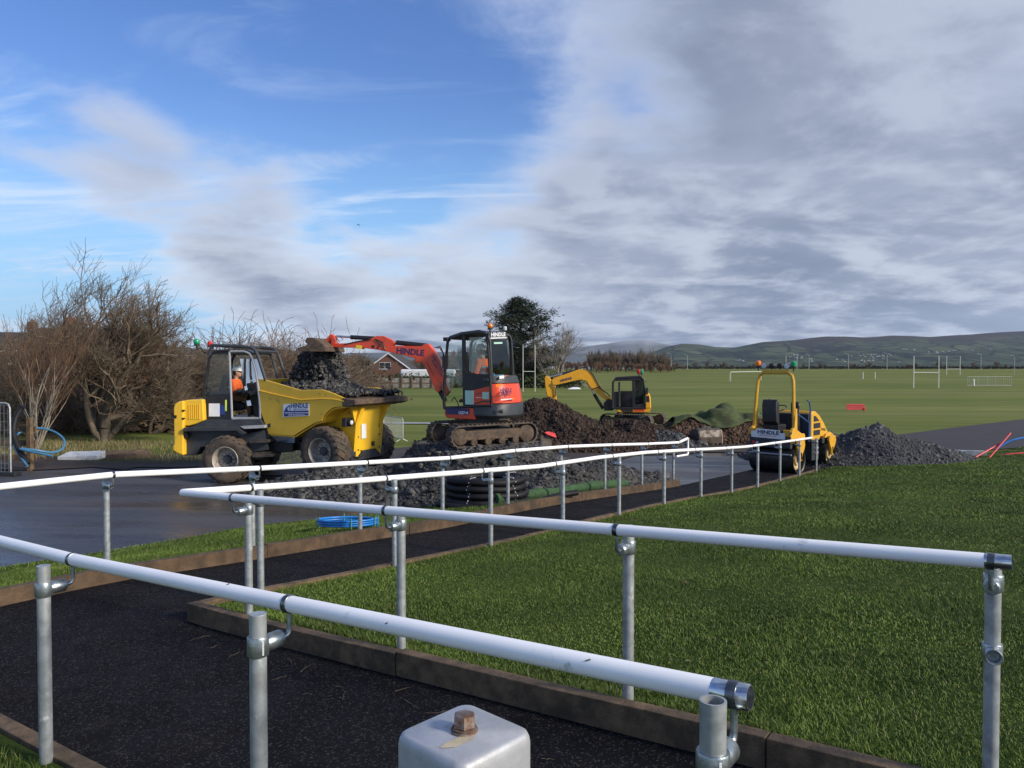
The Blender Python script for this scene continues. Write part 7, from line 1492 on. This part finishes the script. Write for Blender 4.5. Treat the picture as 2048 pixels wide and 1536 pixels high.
def hills(name, sil, Yr, Yf, m, seed, base=-14, rows=26, rough=.06):
    """silhouette pixels -> ridge at distance Yr; front slopes fall to Yf"""
    xs = np.array([at(px, py, Yr).x for px, py in sil]); zs_ = np.array([at(px, py, Yr).z for px, py in sil]); X = np.linspace(xs[0], xs[-1], 240); Zr = np.interp(X, xs, zs_); g_ = np.random.default_rng(seed); V_ = []
    for j in range(rows + 8):
        t = min(1., j / (rows - 1)); Y = Yf + (Yr - Yf) * t if j < rows else Yr + (j - rows + 1) * (Yr - Yf) * .08
        sh = np.interp(t, [0, .25, .6, .85, 1], [0, .13, .48, .86, 1]); fold = 1 + .28 * fbm(X / 420. + 3, np.full_like(X, Y / 520.), seed, 4, 1.) * t * (1 - t) * 4 * .6
        z = base + (Zr - base) * sh * fold if j < rows else base + (Zr - base) * (1 - .10 * (j - rows + 1)); V_.append(np.stack([X * (Y / Yr), np.full_like(X, Y), z], -1))
    V_ = np.array(V_); n = len(X); k = len(V_); ii = np.arange(n * k).reshape(k, n); qq = np.stack([ii[:-1, :-1], ii[:-1, 1:], ii[1:, 1:], ii[1:, :-1]], -1).reshape(-1, 4)
    o = link(name, mesh_np(name, V_.reshape(-1, 3), qq), m, None, 180); o['kind'] = 'structure'; return V_
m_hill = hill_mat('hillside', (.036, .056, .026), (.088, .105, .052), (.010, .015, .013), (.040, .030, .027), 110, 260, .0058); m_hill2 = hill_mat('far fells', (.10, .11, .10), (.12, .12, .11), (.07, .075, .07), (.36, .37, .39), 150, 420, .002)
main_sil = [(1180, 728), (1260, 722), (1300, 706), (1335, 693), (1365, 687), (1400, 689), (1430, 694), (1470, 695), (1500, 689), (1525, 684), (1560, 682), (1590, 680), (1620, 676), (1650, 673), (1690, 673), (1730, 675), (1760, 673), (1785, 671), (1825, 672), (1860, 674), (1900, 671), (1940, 669), (1990, 665), (2030, 663), (2100, 660), (2300, 655), (2600, 662), (3000, 690)]
HV = hills('hills', main_sil, 6400, 3900, m_hill, 3)
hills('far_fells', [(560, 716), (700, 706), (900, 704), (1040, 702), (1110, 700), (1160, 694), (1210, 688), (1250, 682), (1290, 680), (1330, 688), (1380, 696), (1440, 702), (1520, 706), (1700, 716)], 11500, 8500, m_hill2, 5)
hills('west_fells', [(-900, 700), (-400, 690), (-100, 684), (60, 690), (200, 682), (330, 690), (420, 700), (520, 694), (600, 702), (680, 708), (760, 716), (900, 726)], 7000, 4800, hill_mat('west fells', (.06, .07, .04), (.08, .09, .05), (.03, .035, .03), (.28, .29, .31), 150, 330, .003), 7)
# scattered white farmhouses and villages on the slopes
hm = MB().b2((-6, 0, 0), (6, 8, 5)).build('wall', mat('white render', (.50, .50, .49), .7, var=.05)); hmesh = hm.data; bpy.data.objects.remove(hm); hr_ = MB().prism([(-.5, 5), (4, 8.5), (8.5, 5)], -6.4, 6.4); hr_.v = [V((v.y, v.x, v.z)) for v in hr_.v]; hr_ = hr_.build('roof', m_roof); hrm = hr_.data; bpy.data.objects.remove(hr_)
r = random.Random(9)
clusters = [(1745, 712, 26, 40, 6), (1600, 716, 10, 30, 4), (1810, 700, 8, 14, 2), (1870, 705, 10, 30, 4), (1590, 711, 6, 8, 1.5), (1480, 722, 6, 30, 2), (1950, 702, 5, 40, 6), (1700, 722, 14, 90, 4)]
RX = HV[:, :, 0]; RYY = HV[:, :, 1]; RZ = HV[:, :, 2]; PXm = 1024 + FPX * RX / RYY; PYm = HZ + (CH - RZ) * FPX / RYY
for cx_, cy_, n, sx_, sy_ in clusters:
    for k in range(n):
        px, py = r.gauss(cx_, sx_ * .5), r.gauss(cy_, sy_ * .5); d = (PXm - px) ** 2 + ((PYm - py) * 3) ** 2; d[27:] = 1e9; j = np.unravel_index(np.argmin(d), d.shape); x = (px - 1024) / FPX * RYY[j]
        root = empty('farmhouse', 'tiny white house in the village scattered over the far hillside', 'house', Matrix.Translation((x, RYY[j] - 10, RZ[j] + r.uniform(0, 4))) @ Matrix.Rotation(r.uniform(-.5, .5), 4, 'Z') @ Matrix.Scale(r.uniform(.4, .85), 4), 'far hillside houses')
        for nm, me in (('wall', hmesh), ('roof', hrm)): o = bpy.data.objects.new(nm, me); col.objects.link(o); o.parent = root
# wind turbines on the ridge
for px, py in ((1664, 674), (1669, 673), (1674, 674), (1679, 674), (1713, 676), (1738, 675)):
    Y = 6380; b = at(px, py + 1.5, Y); root = empty('wind_turbine', 'tiny white wind turbine on the far ridge', 'wind turbine', Matrix.Translation(b), 'wind turbines on the ridge')
    MB().tube([(0, 0, -5), (0, 0, 24)], [1.6, 1.1], 6).build('tower', m_upvc, root); MB().box((0, 0, 24.5), (1.6, 4, 1.8)).build('nacelle', m_upvc, root); a0 = r.uniform(0, 2)
    for k in range(3): a = a0 + k * 2.094; MB().tube([(0, -2.2, 24.5), (math.cos(a) * 11, -2.2, 24.5 + math.sin(a) * 11)], [1.0, .35], 4).build('blade', m_upvc, root)
# ------------------------------------------------------------------ air between here and the hills
hz_ = MB().b2((-9500, -60, -18), (12500, 14000, 900)).build('haze', None, smooth=None); hz_['kind'] = 'stuff'; tag(hz_, 'pale damp air over the fields and estuary', 'haze')
hm_ = bpy.data.materials.new('haze'); hm_.use_nodes = True; nt = hm_.node_tree; nt.nodes.clear(); pv = nt.nodes.new('ShaderNodeVolumePrincipled'); pv.inputs['Color'].default_value = (.62, .74, .92, 1); pv.inputs['Density'].default_value = 3.6e-5; pv.inputs['Anisotropy'].default_value = .2; oo = nt.nodes.new('ShaderNodeOutputMaterial'); nt.links.new(pv.outputs[0], oo.inputs['Volume']); hz_.data.materials.clear(); hz_.data.materials.append(hm_)
